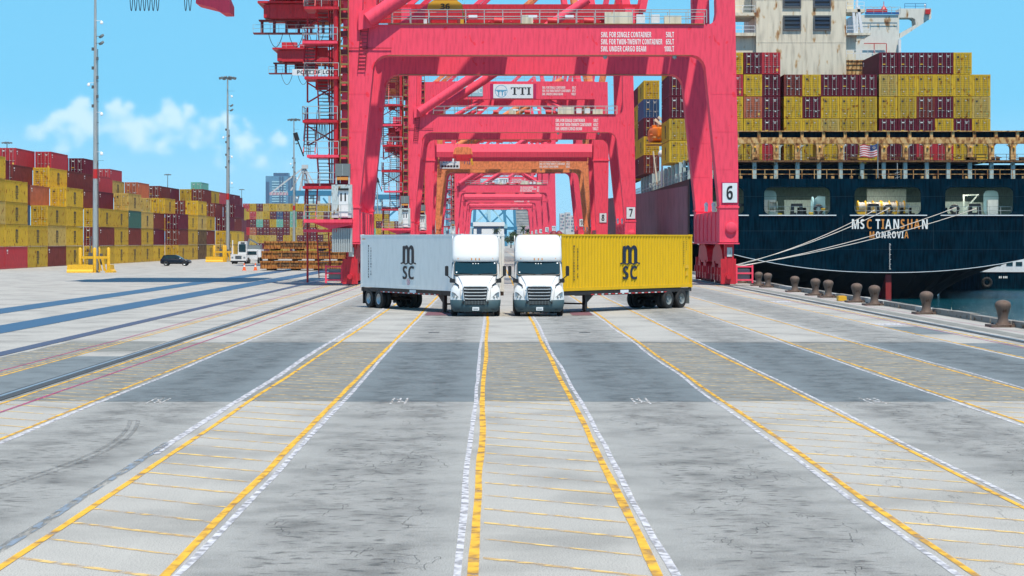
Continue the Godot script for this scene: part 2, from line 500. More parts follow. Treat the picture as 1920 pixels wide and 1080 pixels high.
# low cumulus banks near the horizon, all round the sky
func clouds() -> ImageTexture:
	var w := 4096
	var h := 2048
	var im := Image.create(w, h, false, Image.FORMAT_RGBA8)
	im.fill(Color(0, 0, 0, 0))
	var n := FastNoiseLite.new()
	n.seed = 77
	n.frequency = 0.019
	n.fractal_octaves = 6
	n.fractal_gain = 0.55
	var base := FastNoiseLite.new()
	base.seed = 5
	base.frequency = 0.006
	var deg := 2048.0 / 180.0
	# one bank: centre azimuth, half width, foot and top elevation in degrees; more of the same round the horizon
	var banks := [[-11.0, 2.3, 3.0, 4.0], [-8.8, 2.1, 2.9, 3.8], [-6.9, 1.2, 2.6, 3.1], [24, 6, 1.2, 2.6], [47, 9, 2.0, 4.4], [-38, 8, 2.2, 4.4], [-70, 10, 1.8, 4.6], [82, 8, 2.2, 4.0], [120, 12, 2.0, 4.5], [160, 9, 2.4, 4.2], [-150, 12, 2.0, 4.4], [-110, 9, 2.3, 4.4]]
	for row in range(int(h / 2 - 7.5 * deg), h / 2):
		var el := (h / 2 - row - 0.5) / deg
		for x in w:
			var az := x * 360.0 / w
			if az > 180: az -= 360
			var f := 0.0
			for b in banks:
				var t: float = absf(az - b[0]) / b[1]
				if t > 1.3: continue
				var dome: float = b[2] + (b[3] - b[2]) * sqrt(maxf(0.0, 1.0 - t * t)) * (0.86 + 0.5 * n.get_noise_2d(x * 2.6, 40.0))
				var lump: float = n.get_noise_2d(x * 4.0, row * 5.0)
				var up: float = smoothstep(-0.05, 0.16, dome - el + 0.55 * lump)
				var foot: float = smoothstep(-0.75, 0.35, el - b[2] + 0.9 * lump)
				var v := up * foot * (0.62 + 1.1 * maxf(0.0, lump + 0.28)) * smoothstep(1.3, 0.85, t + 0.4 * lump)
				f = maxf(f, v * (0.66 + 0.42 * smoothstep(b[2], b[3], el + 0.8 * lump)))
			# thin veil below the banks
			var veil: float = smoothstep(4.2, 1.4, el) * (0.28 + 0.25 * maxf(0.0, base.get_noise_2d(x, row * 3.0) + 0.15)) * smoothstep(0.0, 0.9, el)
			var a := clampf(maxf(f, veil), 0, 1)
			if a > 0.003: im.set_pixel(x, row, Color(0.62, 0.48, 0.32, a))
	return ImageTexture.create_from_image(im)

# ---------- ground, paint, rails ----------
func strip(st: SurfaceTool, x0: float, x1: float, d0: float, d1: float, y: float) -> void:
	quad(st, Vector3(x0, y, -d0), Vector3(x1, y, -d0), Vector3(x1, y, -d1), Vector3(x0, y, -d1))

func line(called: String, x: float, w: float, m: Material, y: float, d0 := 14.0, d1 := 700.0, wob := 0.03) -> void:
	var st := mb()
	var n := FastNoiseLite.new()
	n.seed = int(absf(x) * 100.0) + 7
	n.frequency = 0.05
	var d := d0
	while d < d1:
		var e := minf(d1, d + maxf(1.5, d * 0.05))
		var a := x + wob * 2.0 * n.get_noise_1d(d)
		var b := x + wob * 2.0 * n.get_noise_1d(e)
		var wa := w * (0.46 + 0.14 * n.get_noise_1d(d * 5.0 + 99.0))
		var wb := w * (0.46 + 0.14 * n.get_noise_1d(e * 5.0 + 99.0))
		quad(st, Vector3(a - wa, y, -d), Vector3(a + wa, y, -d), Vector3(b + wb, y, -e), Vector3(b - wb, y, -e))
		d = e
	struct(called, st, m)

func hatch(x0: float, x1: float, d0: float, d1: float, step: float, y: float) -> void:
	var st := mb()
	var d := d0
	var k := 0
	while d < d1:
		var w := (0.062 if d1 < 50 else 0.05) + 0.014 * sin(k * 2.3)
		var e := d - 0.72 * (x1 - x0)
		quad(st, Vector3(x0, y, -d + w), Vector3(x1, y, -e + w), Vector3(x1, y, -e - w), Vector3(x0, y, -d - w))
		d += step * (1.0 + 0.05 * sin(k * 1.7))
		k += 1
	struct("lane_hatching", st, M.line_thin)

func image_cracks() -> ImageTexture:
	var im := Image.create(1024, 2048, false, Image.FORMAT_RGBA8)
	im.fill(Color(0.06, 0.055, 0.05, 0))
	var r := RandomNumberGenerator.new()
	r.seed = 11
	for k in 42:
		var p := Vector2(r.randf_range(120, 900), r.randf_range(40, 2000))
		var heading := r.randf_range(-0.5, 0.5) + (PI if r.randf() < 0.5 else 0.0)
		if r.randf() < 0.35: heading += PI / 2
		for s in r.randi_range(60, 260):
			heading += r.randf_range(-0.55, 0.55)
			p += Vector2(cos(heading), sin(heading) * 0.55) * 2.0
			if p.x < 2 or p.x > 1020 or p.y < 2 or p.y > 2044: break
			var dark := r.randf_range(0.30, 0.75)
			for q in [Vector2(0, 0), Vector2(1, 0), Vector2(2, 0), Vector2(3, 0)]:
				im.set_pixelv(p + q, Color(0.10, 0.075, 0.07, dark * (0.55 if q.x > 2 or q.x < 1 else 1.0)))
	return ImageTexture.create_from_image(im)

# wear of one lane, 3 m across and 25 m long: two soft wheel paths, mottling, short cross marks and grit
func image_wear() -> ImageTexture:
	var w := 256
	var h := 2048
	var im := Image.create(w, h, false, Image.FORMAT_RGBA8)
	var n := FastNoiseLite.new()
	n.seed = 14
	n.frequency = 0.012
	n.fractal_octaves = 5
	var c := FastNoiseLite.new()
	c.seed = 29
	c.frequency = 0.05
	c.fractal_octaves = 3
	var r := RandomNumberGenerator.new()
	r.seed = 6
	for y in h:
		var wrap := minf(1.0, minf(y, h - 1 - y) / 120.0)
		for x in w:
			var u := x / 255.0
			var path := exp(-pow((u - 0.30) / 0.13, 2)) + exp(-pow((u - 0.70) / 0.13, 2)) + 0.55 * exp(-pow((u - 0.5) / 0.16, 2))
			var edge := smoothstep(0.0, 0.10, u) * smoothstep(1.0, 0.90, u)
			var m := n.get_noise_2d(x * 1.0, y * 0.85)
			var marks := maxf(0.0, c.get_noise_2d(x * 0.55, y * 1.1) - 0.22)
			var a := edge * (0.03 + path * (0.035 + 0.22 * maxf(0.0, m + 0.08) * wrap) + 0.55 * marks * (0.4 + path) * wrap)
			a += (r.randf() - 0.35) * 0.10
			im.set_pixel(x, y, Color(0.22, 0.22, 0.225, clampf(a, 0.0, 0.6)))
	return ImageTexture.create_from_image(im)

func overlay(called: String, x0: float, x1: float, d0: float, d1: float, y: float, m: Material) -> void:
	var st := mb()
	var p := [Vector3(x0, y, -d0), Vector3(x1, y, -d0), Vector3(x1, y, -d1), Vector3(x0, y, -d1)]
	var uv := [Vector2(0, 1), Vector2(1, 1), Vector2(1, 0), Vector2(0, 0)]
	for i in [0, 2, 1, 0, 3, 2]:
		st.set_uv(uv[i])
		st.add_vertex(p[i])
	struct(called, st, m)

func cloth_tex(tex: Texture2D, rough := 0.9, sc := Vector3.ONE) -> StandardMaterial3D:
	var m := StandardMaterial3D.new()
	m.albedo_texture = tex
	m.roughness = rough
	m.transparency = BaseMaterial3D.TRANSPARENCY_ALPHA
	m.uv1_scale = sc
	return m

func make_ground() -> void:
	var st := mb()
	strip(st, -4000, 22.75, -400, 5000, 0.0)
	struct("ground", st, M.ground)
	st = mb()
	strip(st, 22.70, 4000, -400, 5000, -3.6)
	struct("harbour_water", st, M.water)
	st = mb()
	span(st, Vector3(22.2, -9, -1500), Vector3(22.76, -0.005, 200))
	struct("quay_wall", st, M.quay_wall)
	# far shore beyond the basin
	st = mb()
	span(st, Vector3(22.8, -8, -4900), Vector3(2500, -1.2, -1500))
	struct("far_shore", st, M.ground)
	var lanes := [[-3.38, -0.38], [2.03, 5.08], [7.5, 10.5], [13.25, 16.4], [-8.8, -5.85]]
	for l in lanes:
		st = mb()
		strip(st, l[0], l[1], -30, 800, 0.002)
		struct("driving_lane", st, M.lane)
	# dark asphalt patch across the apron
	for l in [[-8.8, -5.85], [-3.38, -0.38], [2.03, 5.08], [7.5, 10.5], [13.25, 16.4]]:
		st = mb()
		strip(st, l[0], l[1], 45.2, 71.5, 0.0042)
		struct("asphalt_patch", st, M.asphalt)
	for l in [[-11.2, -8.8], [-5.85, -3.38], [-0.38, 2.03], [5.08, 7.5], [10.5, 13.25]]:
		st = mb()
		strip(st, l[0], l[1], 45.4, 71.7, 0.004)
		struct("asphalt_patch", st, M.asphalt_brown)
	for l in [[-13.2, -11.7, 46.0, 63.0], [-15.4, -13.2, 46.5, 65.5]]:
		st = mb()
		strip(st, l[0], l[1], l[2], l[3], 0.004)
		struct("asphalt_patch", st, M.asphalt_brown if l[0] < -14 else M.asphalt)
	for l in [[-15.3, -11.8, 65.8, 72.5]]:
		st = mb()
		strip(st, l[0], l[1], l[2], l[3], 0.004)
		struct("asphalt_patch", st, M.asphalt_brown)
	for l in [[16.6, 18.3, 62.0, 71.0], [16.6, 18.2, 78.0, 85.0]]:
		st = mb()
		strip(st, l[0], l[1], l[2], l[3], 0.004)
		struct("asphalt_patch", st, M.asphalt)
	# a thin transverse joint at the far end of the patch
	st = mb()
	strip(st, -9.6, 16.4, 71.75, 71.95, 0.0055)
	struct("pavement_joint", st, M.groove)
	# tyre stains and cracks
	var wear := cloth_tex(image_wear(), 0.92, Vector3(1, 6, 1))
	for k in lanes.size():
		var l = lanes[k]
		overlay("tyre_wear", l[0] + 0.02, l[1] - 0.02, 15.0 - k * 3.7, 165.0 - k * 3.7, 0.006, wear)
	var cracks := cloth_tex(image_cracks())
	overlay("pavement_cracks", -3.3, -0.5, 19, 45, 0.008, cracks)
	overlay("pavement_cracks", 2.3, 5.0, 18, 42, 0.008, cracks)
	overlay("pavement_cracks", 7.7, 10.4, 23, 45, 0.008, cracks)
	overlay("pavement_cracks", 5.3, 7.2, 20, 44, 0.004, cracks)
	# curved tyre tracks on the left lane
	for k in 2:
		st = mb()
		var last := Vector3.ZERO
		for i in 25:
			var a := i / 24.0
			var p := Vector3(-8.6 + 1.75 * sin(a * 2.35) + 0.16 * k, 0.0095, -lerpf(24.0, 40.5, a))
			if i > 0: quad(st, last + Vector3(-0.045, 0, 0), last + Vector3(0.045, 0, 0), p + Vector3(0.045, 0, 0), p + Vector3(-0.045, 0, 0))
			last = p
		struct("tyre_track", st, M.track)
	# lines
	for l in [[-0.19, 0.125], [1.82, 0.125], [-3.56, 0.125], [-5.50, 0.11], [5.27, 0.11], [7.29, 0.10], [10.68, 0.10], [12.98, 0.10], [-9.06, 0.10]]:
		line("yellow_lane_line", l[0], l[1], M.line_yellow, 0.0085)
	for l in [[16.62, 0.10], [18.45, 0.12], [-10.98, 0.09], [-13.25, 0.09], [-13.45, 0.05]]:
		line("yellow_lane_line", l[0], l[1], M.line_yellow, 0.0085, 30.0)
	for l in [[-0.38, 0.10], [2.00, 0.10], [-3.40, 0.10], [5.09, 0.09], [7.46, 0.09], [10.48, 0.09], [13.2, 0.09], [16.42, 0.08], [-8.84, 0.12]]:
		line("white_lane_line", l[0], l[1], M.line_white, 0.010, 14.0, 700.0, 0.045)
	line("white_lane_line", -5.80, 0.17, M.line_white, 0.010, 34.0, 700.0, 0.04)
	line("blue_worn_lane_line", -5.82, 0.16, M.line_blue, 0.010, 14.0, 36.0, 0.05)
	line("magenta_line", -10.45, 0.10, M.line_magenta, 0.010, 30.0)
	line("magenta_line", -13.78, 0.10, M.line_magenta, 0.010, 30.0)
	line("magenta_line", 18.15, 0.08, M.line_magenta, 0.010, 30.0)
	line("magenta_line", 21.1, 0.06, M.line_magenta, 0.010, 30.0)
	for l in [[-0.10, 1.74], [-5.42, -3.65], [5.34, 7.22], [10.76, 12.9], [-10.9, -9.14], [-15.3, -13.6]]:
		hatch(l[0], l[1], 21.5 if l[0] > -9 else 36.0, 46.4, 1.41, 0.006)
		hatch(l[0], l[1], 46.6, 72.0, 0.95, 0.006)
	# painted marks, worn, at the near edge of the patch
	for c in [-7.55, -2.05, 3.45, 8.75]:
		st = mb()
		for k in 3: strip(st, c - 0.24 + 0.16 * k, c - 0.19 + 0.16 * k, 44.5 + 0.3 * (k % 2), 46.2, 0.009)
		quad(st, Vector3(c - 0.18, 0.0105, -45.9), Vector3(c - 0.12, 0.0105, -45.9), Vector3(c + 0.14, 0.0105, -44.8), Vector3(c + 0.08, 0.0105, -44.8))
		struct("painted_lane_mark", st, M.line_faint)
	for c in [-2.3, 3.7]:
		st = mb()
		strip(st, c - 0.22, c + 0.22, 79.0, 79.5, 0.010)
		struct("steel_cover_plate", st, M.groove)
	for c in [[-3.3, -1.75], [3.95, 5.0]]:
		st = mb()
		strip(st, c[0], c[1], 97.5, 102.0, 0.012)
		struct("steel_cover_plate", st, mk(0.16, 0.07, 0.09, 0.7, 0.0, T.streak, Vector3(1, 1, 1)))
	# bluish cover strips over the cable trenches, crane rails in their grooves
	for l in [[-26.5, -24.6, 0], [-21.25, -19.35, 0], [-16.15, -15.55, 1]]:
		st = mb()
		strip(st, l[0], l[1], 20, 900, 0.012)
		struct("trench_cover_strip", st, M.cover_purple if l[2] else M.cover_blue)
	for x in [-11.44, 19.25]:
		st = mb()
		strip(st, x - 0.23, x + 0.23, 20, 900, 0.016)
		struct("rail_groove", st, M.groove)
		st = mb()
		span(st, Vector3(x - 0.05, 0.017, -900), Vector3(x + 0.05, 0.05, -20))
		struct("crane_rail", st, M.steel)
	st = mb()
	strip(st, 19.9, 20.6, 20, 900, 0.008)
	struct("driving_lane", st, M.asphalt_brown)
	st = mb()
	strip(st, 16.7, 18.0, 86.0, 88.0, 0.012)
	strip(st, 16.8, 18.0, 118.0, 121.0, 0.012)
	struct("painted_box", st, M.line_white)

func make_quay_edge() -> void:
	var st := mb()
	for x in [-0.36, 0.36]:
		for z in [-0.36, 0.36]: lathe(st, Vector3(x, 0.10, z), [Vector2(0.05, 0), Vector2(0.05, 0.06), Vector2(0.0, 0.08)], 6)
	box(st, Vector3(0, 0.055, 0), Vector3(1.25, 0.11, 1.15))
	var proto := thing("mooring_bollard", "", "bollard", Vector3(0, 0, 0), 0.0, "bollards along the quay edge")
	part("base_plate", st, M.bollard, proto)
	st = mb()
	lathe(st, Vector3(0, 0.11, 0), [Vector2(0.30, 0), Vector2(0.25, 0.08), Vector2(0.215, 0.25), Vector2(0.225, 0.42), Vector2(0.285, 0.62), Vector2(0.335, 0.76), Vector2(0.335, 0.86), Vector2(0.29, 0.95), Vector2(0.17, 1.02), Vector2(0.0, 1.05)], 20)
	part("post", st, M.bollard, proto)
	var ds := [84.6, 99.5, 113.0, 118.5, 128.5, 133.6, 142.7, 156.6, 162.0, 172.5, 200.0]
	var words := ["nearest brown iron mooring bollard, at the right edge of the photo", "brown iron mooring bollard standing alone, second nearest along the quay", "brown iron bollard, nearer one of the pair in front of the rudder", "brown iron bollard beside the yellow block, farther one of the pair left of the rudder", "rust-topped iron bollard, nearer of the pair left of the yellow block", "grey-brown iron bollard, farther of the pair left of the yellow block", "single grey-brown bollard halfway between the rudder and crane six", "right-hand bollard of the close pair just right of crane six", "left-hand bollard of the close pair just right of crane six", "small bollard next to the foot of crane six", "bollard behind the bogies of crane six that holds the mooring ropes"]
	for i in ds.size():
		var at := Vector3(21.72, 0.0, -ds[i])
		var o: Node3D = proto
		if i == 0: proto.position = at
		else: o = copy(proto, at, "")
		o.set_meta("label", words[i])
		o.rotation.y = 0.05 * sin(i * 3.1)
	var kerb := struct("quay_kerb", mb_strip_kerb(), M.kerb)
	var r := RandomNumberGenerator.new()
	r.seed = 4
	var d := 60.0
	while d < 240.0:
		var len := r.randf_range(2.2, 4.6)
		st = mb()
		var top := r.randf_range(0.24, 0.31)
		span(st, Vector3(22.12, 0.02, -d - len), Vector3(22.52, top, -d))
		part("kerb_block", st, M.kerb if r.randf() < 0.8 else M.far_stone, kerb)
		d += len + r.randf_range(0.03, 0.3)
	st = mb()
	box(st, Vector3(0, 0.16, 0), Vector3(0.5, 0.28, 0.7))
	box(st, Vector3(0, 0.31, 0), Vector3(0.36, 0.03, 0.5))
	single("yellow_block", st, M.hi_yellow, "small yellow painted block on the kerb left of a bollard", "block", Vector3(21.3, 0, -121.2))

func mb_strip_kerb() -> SurfaceTool:
	var st := mb()
	span(st, Vector3(22.05, 0.0, -900), Vector3(22.60, 0.018, -20))
	return st

# ---------- shipping containers ----------
# origin under the middle, doors at +z, 2.44 wide
var cmesh := {}
func logo_mesh() -> ArrayMesh:
	if cmesh.has("logo"): return cmesh.logo
	var st := mb()
	var p := PackedVector2Array()
	p.append_array(pv([-0.68, 0.0, -0.39, 0.0, -0.39, 0.60]))
	arc(p, Vector2(-0.262, 0.62), 0.118, 170, 10, 5)
	p.append_array(pv([-0.145, 0.60, -0.145, 0.0, 0.145, 0.0, 0.145, 0.60]))
	arc(p, Vector2(0.272, 0.62), 0.118, 170, 10, 5)
	p.append_array(pv([0.39, 0.60, 0.39, 0.0, 0.68, 0.0, 0.68, 0.58]))
	arc(p, Vector2(0.36, 0.60), 0.32, 8, 120, 7)
	p.append(Vector2(0.07, 0.79))
	arc(p, Vector2(-0.21, 0.64), 0.28, 45, 125, 6)
	p.append_array(pv([-0.42, 0.80, -0.45, 0.90, -0.68, 0.86]))
	prism(st, p, 0, 0.012)
	for i in 18:   # the wave under the m
		var a := -0.92 + 1.84 * i / 18.0
		var b := -0.92 + 1.84 * (i + 1) / 18.0
		var ya := -0.035 + 0.035 * cos(a * 10.2) + 0.05 * pow(absf(a), 6)
		var yb := -0.035 + 0.035 * cos(b * 10.2) + 0.05 * pow(absf(b), 6)
		prism(st, PackedVector2Array([Vector2(a, ya - 0.035), Vector2(b, yb - 0.035), Vector2(b, yb + 0.035), Vector2(a, ya + 0.035)]), 0.0, 0.013)
	var upper := done(st)
	st = SurfaceTool.new()
	st.begin(Mesh.PRIMITIVE_TRIANGLES)
	st.append_from(upper, 0, Transform3D())
	var t := letters("SC", 0.70, true, 0.012)
	var w := t.get_aabb()
	var s := 1.36 / w.size.x
	st.append_from(t, 0, Transform3D(Basis.from_scale(Vector3(s, 1, 1)), Vector3(-w.get_center().x * s, -0.52 - w.get_center().y, 0.006)))
	cmesh.logo = st.commit()
	return cmesh.logo

func both_sides(mesh_in: Mesh, u: float, v: float, off: float, sides := [1, -1]) -> ArrayMesh:
	var st := SurfaceTool.new()
	st.begin(Mesh.PRIMITIVE_TRIANGLES)
	for s in sides:
		var b := Basis(Vector3(0, 0, -s), Vector3(0, 1, 0), Vector3(s, 0, 0))
		st.append_from(mesh_in, 0, Transform3D(b, Vector3(s * off, v, -s * u)))
	return st.commit()

func body_mesh(len: float, h: float, pitch: float, smooth_wall: bool) -> ArrayMesh:
	var key := "body%.2f_%.2f_%.2f_%s" % [len, h, pitch, smooth_wall]
	if cmesh.has(key): return cmesh[key]
	var st := mb()
	var w := 1.219
	var L := len / 2.0
	# frame: posts, rails
	for s in [-1, 1]:
		for e in [-1, 1]:
			span(st, Vector3(minf(s * w, s * (w - 0.16)), 0, minf(e * L, e * (L - 0.16))), Vector3(maxf(s * w, s * (w - 0.16)), h, maxf(e * L, e * (L - 0.16))))
		span(st, Vector3(minf(s * (w - 0.004), s * (w - 0.09)), h - 0.10, -L + 0.16), Vector3(maxf(s * (w - 0.004), s * (w - 0.09)), h - 0.012, L - 0.16))
		span(st, Vector3(minf(s * (w - 0.004), s * (w - 0.09)), 0.02, -L + 0.16), Vector3(maxf(s * (w - 0.004), s * (w - 0.09)), 0.18, L - 0.16))
	for e in [-1, 1]:
		span(st, Vector3(-w + 0.16, h - 0.12, minf(e * (L - 0.002), e * (L - 0.12))), Vector3(w - 0.16, h - 0.01, maxf(e * (L - 0.002), e * (L - 0.12))))
		span(st, Vector3(-w + 0.16, 0.01, minf(e * (L - 0.002), e * (L - 0.12))), Vector3(w - 0.16, 0.16, maxf(e * (L - 0.002), e * (L - 0.12))))
	# roof and floor
	span(st, Vector3(-w + 0.05, h - 0.05, -L + 0.1), Vector3(w - 0.05, h - 0.03, L - 0.1))
	span(st, Vector3(-w + 0.05, 0.04, -L + 0.1), Vector3(w - 0.05, 0.10, L - 0.1))
	# walls
	var wall := [[-1, 0], [1, 0]]
	for q in wall:
		var s: float = q[0]
		var xo := w - 0.012
		var xi := w - 0.05
		var pts := []
		if smooth_wall:
			pts = [Vector2(xo, -L + 0.15), Vector2(xo, L - 0.15)]
		else:
			var z := -L + 0.15
			pts.append(Vector2(xi, z))
			while z + pitch < L - 0.15:
				pts.append(Vector2(xi, z + pitch * 0.25))
				pts.append(Vector2(xo, z + pitch * 0.50))
				pts.append(Vector2(xo, z + pitch * 0.75))
				pts.append(Vector2(xi, z + pitch))
				z += pitch
			pts.append(Vector2(xi, L - 0.15))
		for i in pts.size() - 1:
			var a := Vector3(s * pts[i].x, 0.15, pts[i].y)
			var b := Vector3(s * pts[i + 1].x, 0.15, pts[i + 1].y)
			var up := Vector3(0, h - 0.24, 0)
			if s < 0: quad(st, a, b, b + up, a + up)
			else: quad(st, b, a, a + up, b + up)
	# front (blind) end with upright ribs
	span(st, Vector3(-w + 0.1, 0.12, -L + 0.05), Vector3(w - 0.1, h - 0.1, -L + 0.08))
	for i in 8:
		var x := -w + 0.30 + i * 0.262
		span(st, Vector3(x - 0.06, 0.16, -L + 0.02), Vector3(x + 0.06, h - 0.12, -L + 0.06))
	cmesh[key] = done(st)
	return cmesh[key]

func door_mesh(h: float) -> ArrayMesh:
	var key := "door%.2f" % h
	if cmesh.has(key): return cmesh[key]
	var st := mb()
	span(st, Vector3(-0.525, 0.17, -0.05), Vector3(0.525, h - 0.13, -0.02))
	# raised frame and corrugation bands
	for x in [-0.49, 0.49]: span(st, Vector3(x - 0.034, 0.172, -0.02), Vector3(x + 0.034, h - 0.132, 0.018))
	var y := 0.30
	while y < h - 0.25:
		span(st, Vector3(-0.455, y, -0.02), Vector3(0.455, y + 0.14, 0.028))
		y += 0.29
	cmesh[key] = done(st)
	return cmesh[key]

func rods_mesh(h: float) -> ArrayMesh:
	var key := "rods%.2f" % h
	if cmesh.has(key): return cmesh[key]
	var st := mb()
	for x in [-0.80, -0.30, 0.30, 0.80]:
		tube(st, Vector3(x, 0.14, 0.05), Vector3(x, h - 0.10, 0.05), 0.024, 0.024, 5)
		for y in [0.24, 1.0, h - 0.35]: box(st, Vector3(x, y, 0.03), Vector3(0.11, 0.07, 0.05))
		box(st, Vector3(x + 0.14, 1.02, 0.055), Vector3(0.30, 0.04, 0.03))
	cmesh[key] = done(st)
	return cmesh[key]

func placard_mesh(kind: int, h: float) -> Array:   # [mesh, material] pairs for the small plates on the doors
	var key := "plac%d_%.2f" % [kind, h]
	if cmesh.has(key): return cmesh[key]
	var out := []
	var white := mb()
	var other := mb()
	if kind == 0:     # mustard: dark square emblem, two small plates, green sticker
		box(other, Vector3(-0.62, h - 0.62, 0.03), Vector3(0.26, 0.26, 0.01))
		box(white, Vector3(0.42, h - 0.55, 0.03), Vector3(0.20, 0.12, 0.01))
		box(white, Vector3(-0.5, 0.62, 0.03), Vector3(0.16, 0.14, 0.01))
		out = [[done(white), M.rod], [done(other), M.logo]]
		var green := mb()
		box(green, Vector3(0.78, 0.60, 0.032), Vector3(0.24, 0.08, 0.01))
		out.append([done(green), M.placard_green])
	elif kind == 1:   # maroon: white code block, small tables of figures
		box(white, Vector3(-0.55, h - 0.52, 0.03), Vector3(0.34, 0.15, 0.01))
		for i in 3: box(white, Vector3(0.50, h - 0.42 - i * 0.11, 0.03), Vector3(0.36 - 0.08 * i, 0.05, 0.01))
		box(white, Vector3(0.56, 0.92, 0.03), Vector3(0.18, 0.16, 0.01))
		box(other, Vector3(-0.6, 1.32, 0.032), Vector3(0.42, 0.11, 0.01))
		out = [[done(white), M.placard_white], [done(other), M.placard_yellow]]
	else:             # red: code in one corner, yellow warning plate
		box(white, Vector3(-0.62, h - 0.45, 0.03), Vector3(0.30, 0.14, 0.01))
		box(white, Vector3(0.5, h - 0.45, 0.03), Vector3(0.34, 0.06, 0.01))
		box(white, Vector3(0.5, h - 0.60, 0.03), Vector3(0.24, 0.06, 0.01))
		box(other, Vector3(0.80, 0.55, 0.032), Vector3(0.26, 0.34, 0.01))
		out = [[done(white), M.placard_white], [done(other), M.placard_yellow]]
	cmesh[key] = out
	return out

# The stacks are first listed, then only what the photograph shows of them is built: nearest first, on a coarse picture grid.
var waiting := []
func stacked_container(label: String, group: String, at: Vector3, len: float, h: float, m: Material, kind: int, logo_sides: Array) -> void:
	waiting.append([label, group, at, len, h, m, kind, logo_sides])

func build_stacks() -> void:
	var W := 960
	var H := 540
	var grid := PackedByteArray()
	grid.resize(W * H)
	for x in range(652, 690):    # the waterside leg of crane six
		for y in range(30, 225): grid[y * W + x] = 1
	waiting.sort_custom(func(a, b): return absf(a[2].x) < absf(b[2].x) if absf(a[2].z - b[2].z) < 0.1 else a[2].z > b[2].z)
	var seen := []
	for q in waiting:
		var at: Vector3 = q[2]
		var d0: float = -at.z - q[3] / 2.0
		var d1: float = -at.z + q[3] / 2.0
		var fresh := 0
		var side := 1.22 if at.x < 0 else -1.22
		var xs0 := (922.0 + (at.x + side) * F / d0) / 2.0
		var xs1 := (922.0 + (at.x + side) * F / d1) / 2.0
		var xf := (922.0 + (at.x - side) * F / d0) / 2.0
		for x in range(int(minf(minf(xs0, xs1), xf)), int(maxf(maxf(xs0, xs1), xf)) + 1):
			if x < 0 or x >= W: continue
			var u := 0.0 if (x - xs0) * (xs1 - xs0) <= 0 else clampf((x - xs0) / (xs1 - xs0), 0, 1)
			var d := lerpf(d0, d1, u)
			var y0 := int((452.0 + (EYE - at.y - q[4]) * F / d) / 2.0)
			var y1 := int((452.0 + (EYE - at.y) * F / d) / 2.0)
			for y in range(maxi(0, y0), mini(H, y1)):
				if grid[y * W + x] == 0:
					grid[y * W + x] = 1
					fresh += 1
		if fresh >= 8: seen.append([fresh, q])
	seen.sort_custom(func(a, b): return a[0] > b[0])
	var rest := []
	for i in seen.size():
		var q = seen[i][1]
		if i < 296: full_container(q[0], q[1], q[2], q[3], q[4], q[5], q[6], q[7])
		else:
			rest.append(q)
	print("containers seen %d, listed %d" % [seen.size(), waiting.size()])
	if rest.size():
		var mm := MultiMesh.new()
		mm.transform_format = MultiMesh.TRANSFORM_3D
		mm.use_colors = true
		var whole := SurfaceTool.new()
		whole.begin(Mesh.PRIMITIVE_TRIANGLES)
		whole.append_from(body_mesh(12.19, 2.9, 0.52, false), 0, Transform3D())
		for s in [-1, 1]: whole.append_from(door_mesh(2.9), 0, Transform3D(Basis(), Vector3(s * 0.53, 0, 6.065)))
		mm.mesh = whole.commit()
		mm.instance_count = rest.size()
		for i in rest.size():
			mm.set_instance_transform(i, Transform3D(Basis(), rest[i][2]))
			mm.set_instance_color(i, (rest[i][5] as StandardMaterial3D).albedo_color.srgb_to_linear())
		var o := MultiMeshInstance3D.new()
		o.name = "distant_containers"
		o.multimesh = mm
		var m := mk(1, 1, 1, 0.6, 0.0, T.streak, Vector3(0.35, 0.05, 0.35))
		m.vertex_color_use_as_albedo = true
		o.material_override = m
		add_child(o)
		tag(o, "scattered slivers of other containers showing between the nearer stacks", "containers")
		o.set_meta("kind", "stuff")

func full_container(label: String, group: String, at: Vector3, len: float, h: float, m: Material, kind: int, logo_sides: Array) -> Node3D:
	var t := thing("shipping_container", label, "container", at, 0.0, group)
	part("body", body_mesh(len, h, 0.52, false), m, t)
	for s in [-1, 1]:
		part("door", door_mesh(h), m, t, Vector3(s * 0.53, 0, len / 2.0 - 0.03))
	part("lock_rods", rods_mesh(h), M.rod if kind != 0 else M.rod_yellow, t, Vector3(0, 0, len / 2.0 - 0.012))
	for p in placard_mesh(kind, h): part("placards", p[0], p[1], t, Vector3(0, 0, len / 2.0 - 0.012)).set_meta("kind", "stuff")
	if kind == 0 and logo_sides.size():
		var key := "ls%s%.2f" % [logo_sides, h]
		if not cmesh.has(key): cmesh[key] = both_sides(logo_mesh(), 0.0, 1.38 if h > 2.7 else 1.2, 1.216, logo_sides)
		part("emblem", cmesh[key], M.logo, t)
	elif kind != 0 and logo_sides.size():
		var key2 := "lc%s%.2f" % [logo_sides, h]
		if not cmesh.has(key2):
			var st := mb()
			box(st, Vector3(0, 0, 0.005), Vector3(0.7, 0.22, 0.01))
			box(st, Vector3(0.1, -0.34, 0.005), Vector3(0.4, 0.16, 0.01))
			cmesh[key2] = both_sides(done(st), -len / 2.0 + 0.9, h - 0.5, 1.216, logo_sides)
		part("code_plate", cmesh[key2], M.placard_white, t)
	return t

# ---------- tractor units, trailers, and their loads ----------
# one ring of a body in plan: half width, front z, back z, how far the front corners fall back, their sharpness
func plan_ring(y: float, hw: float, zf: float, zb: float, drop: float, power := 3.0, n := 14) -> Array:
	var r := []
	r.append(Vector3(-hw, y, zb))
	r.append(Vector3(hw, y, zb))
	for i in n + 1:
		var u := 1.0 - 2.0 * i / n
		var x := hw * signf(u) * pow(absf(u), 0.8)
		r.append(Vector3(x, y, zf - drop * pow(absf(x / hw), power)))
	r.reverse()
	return r

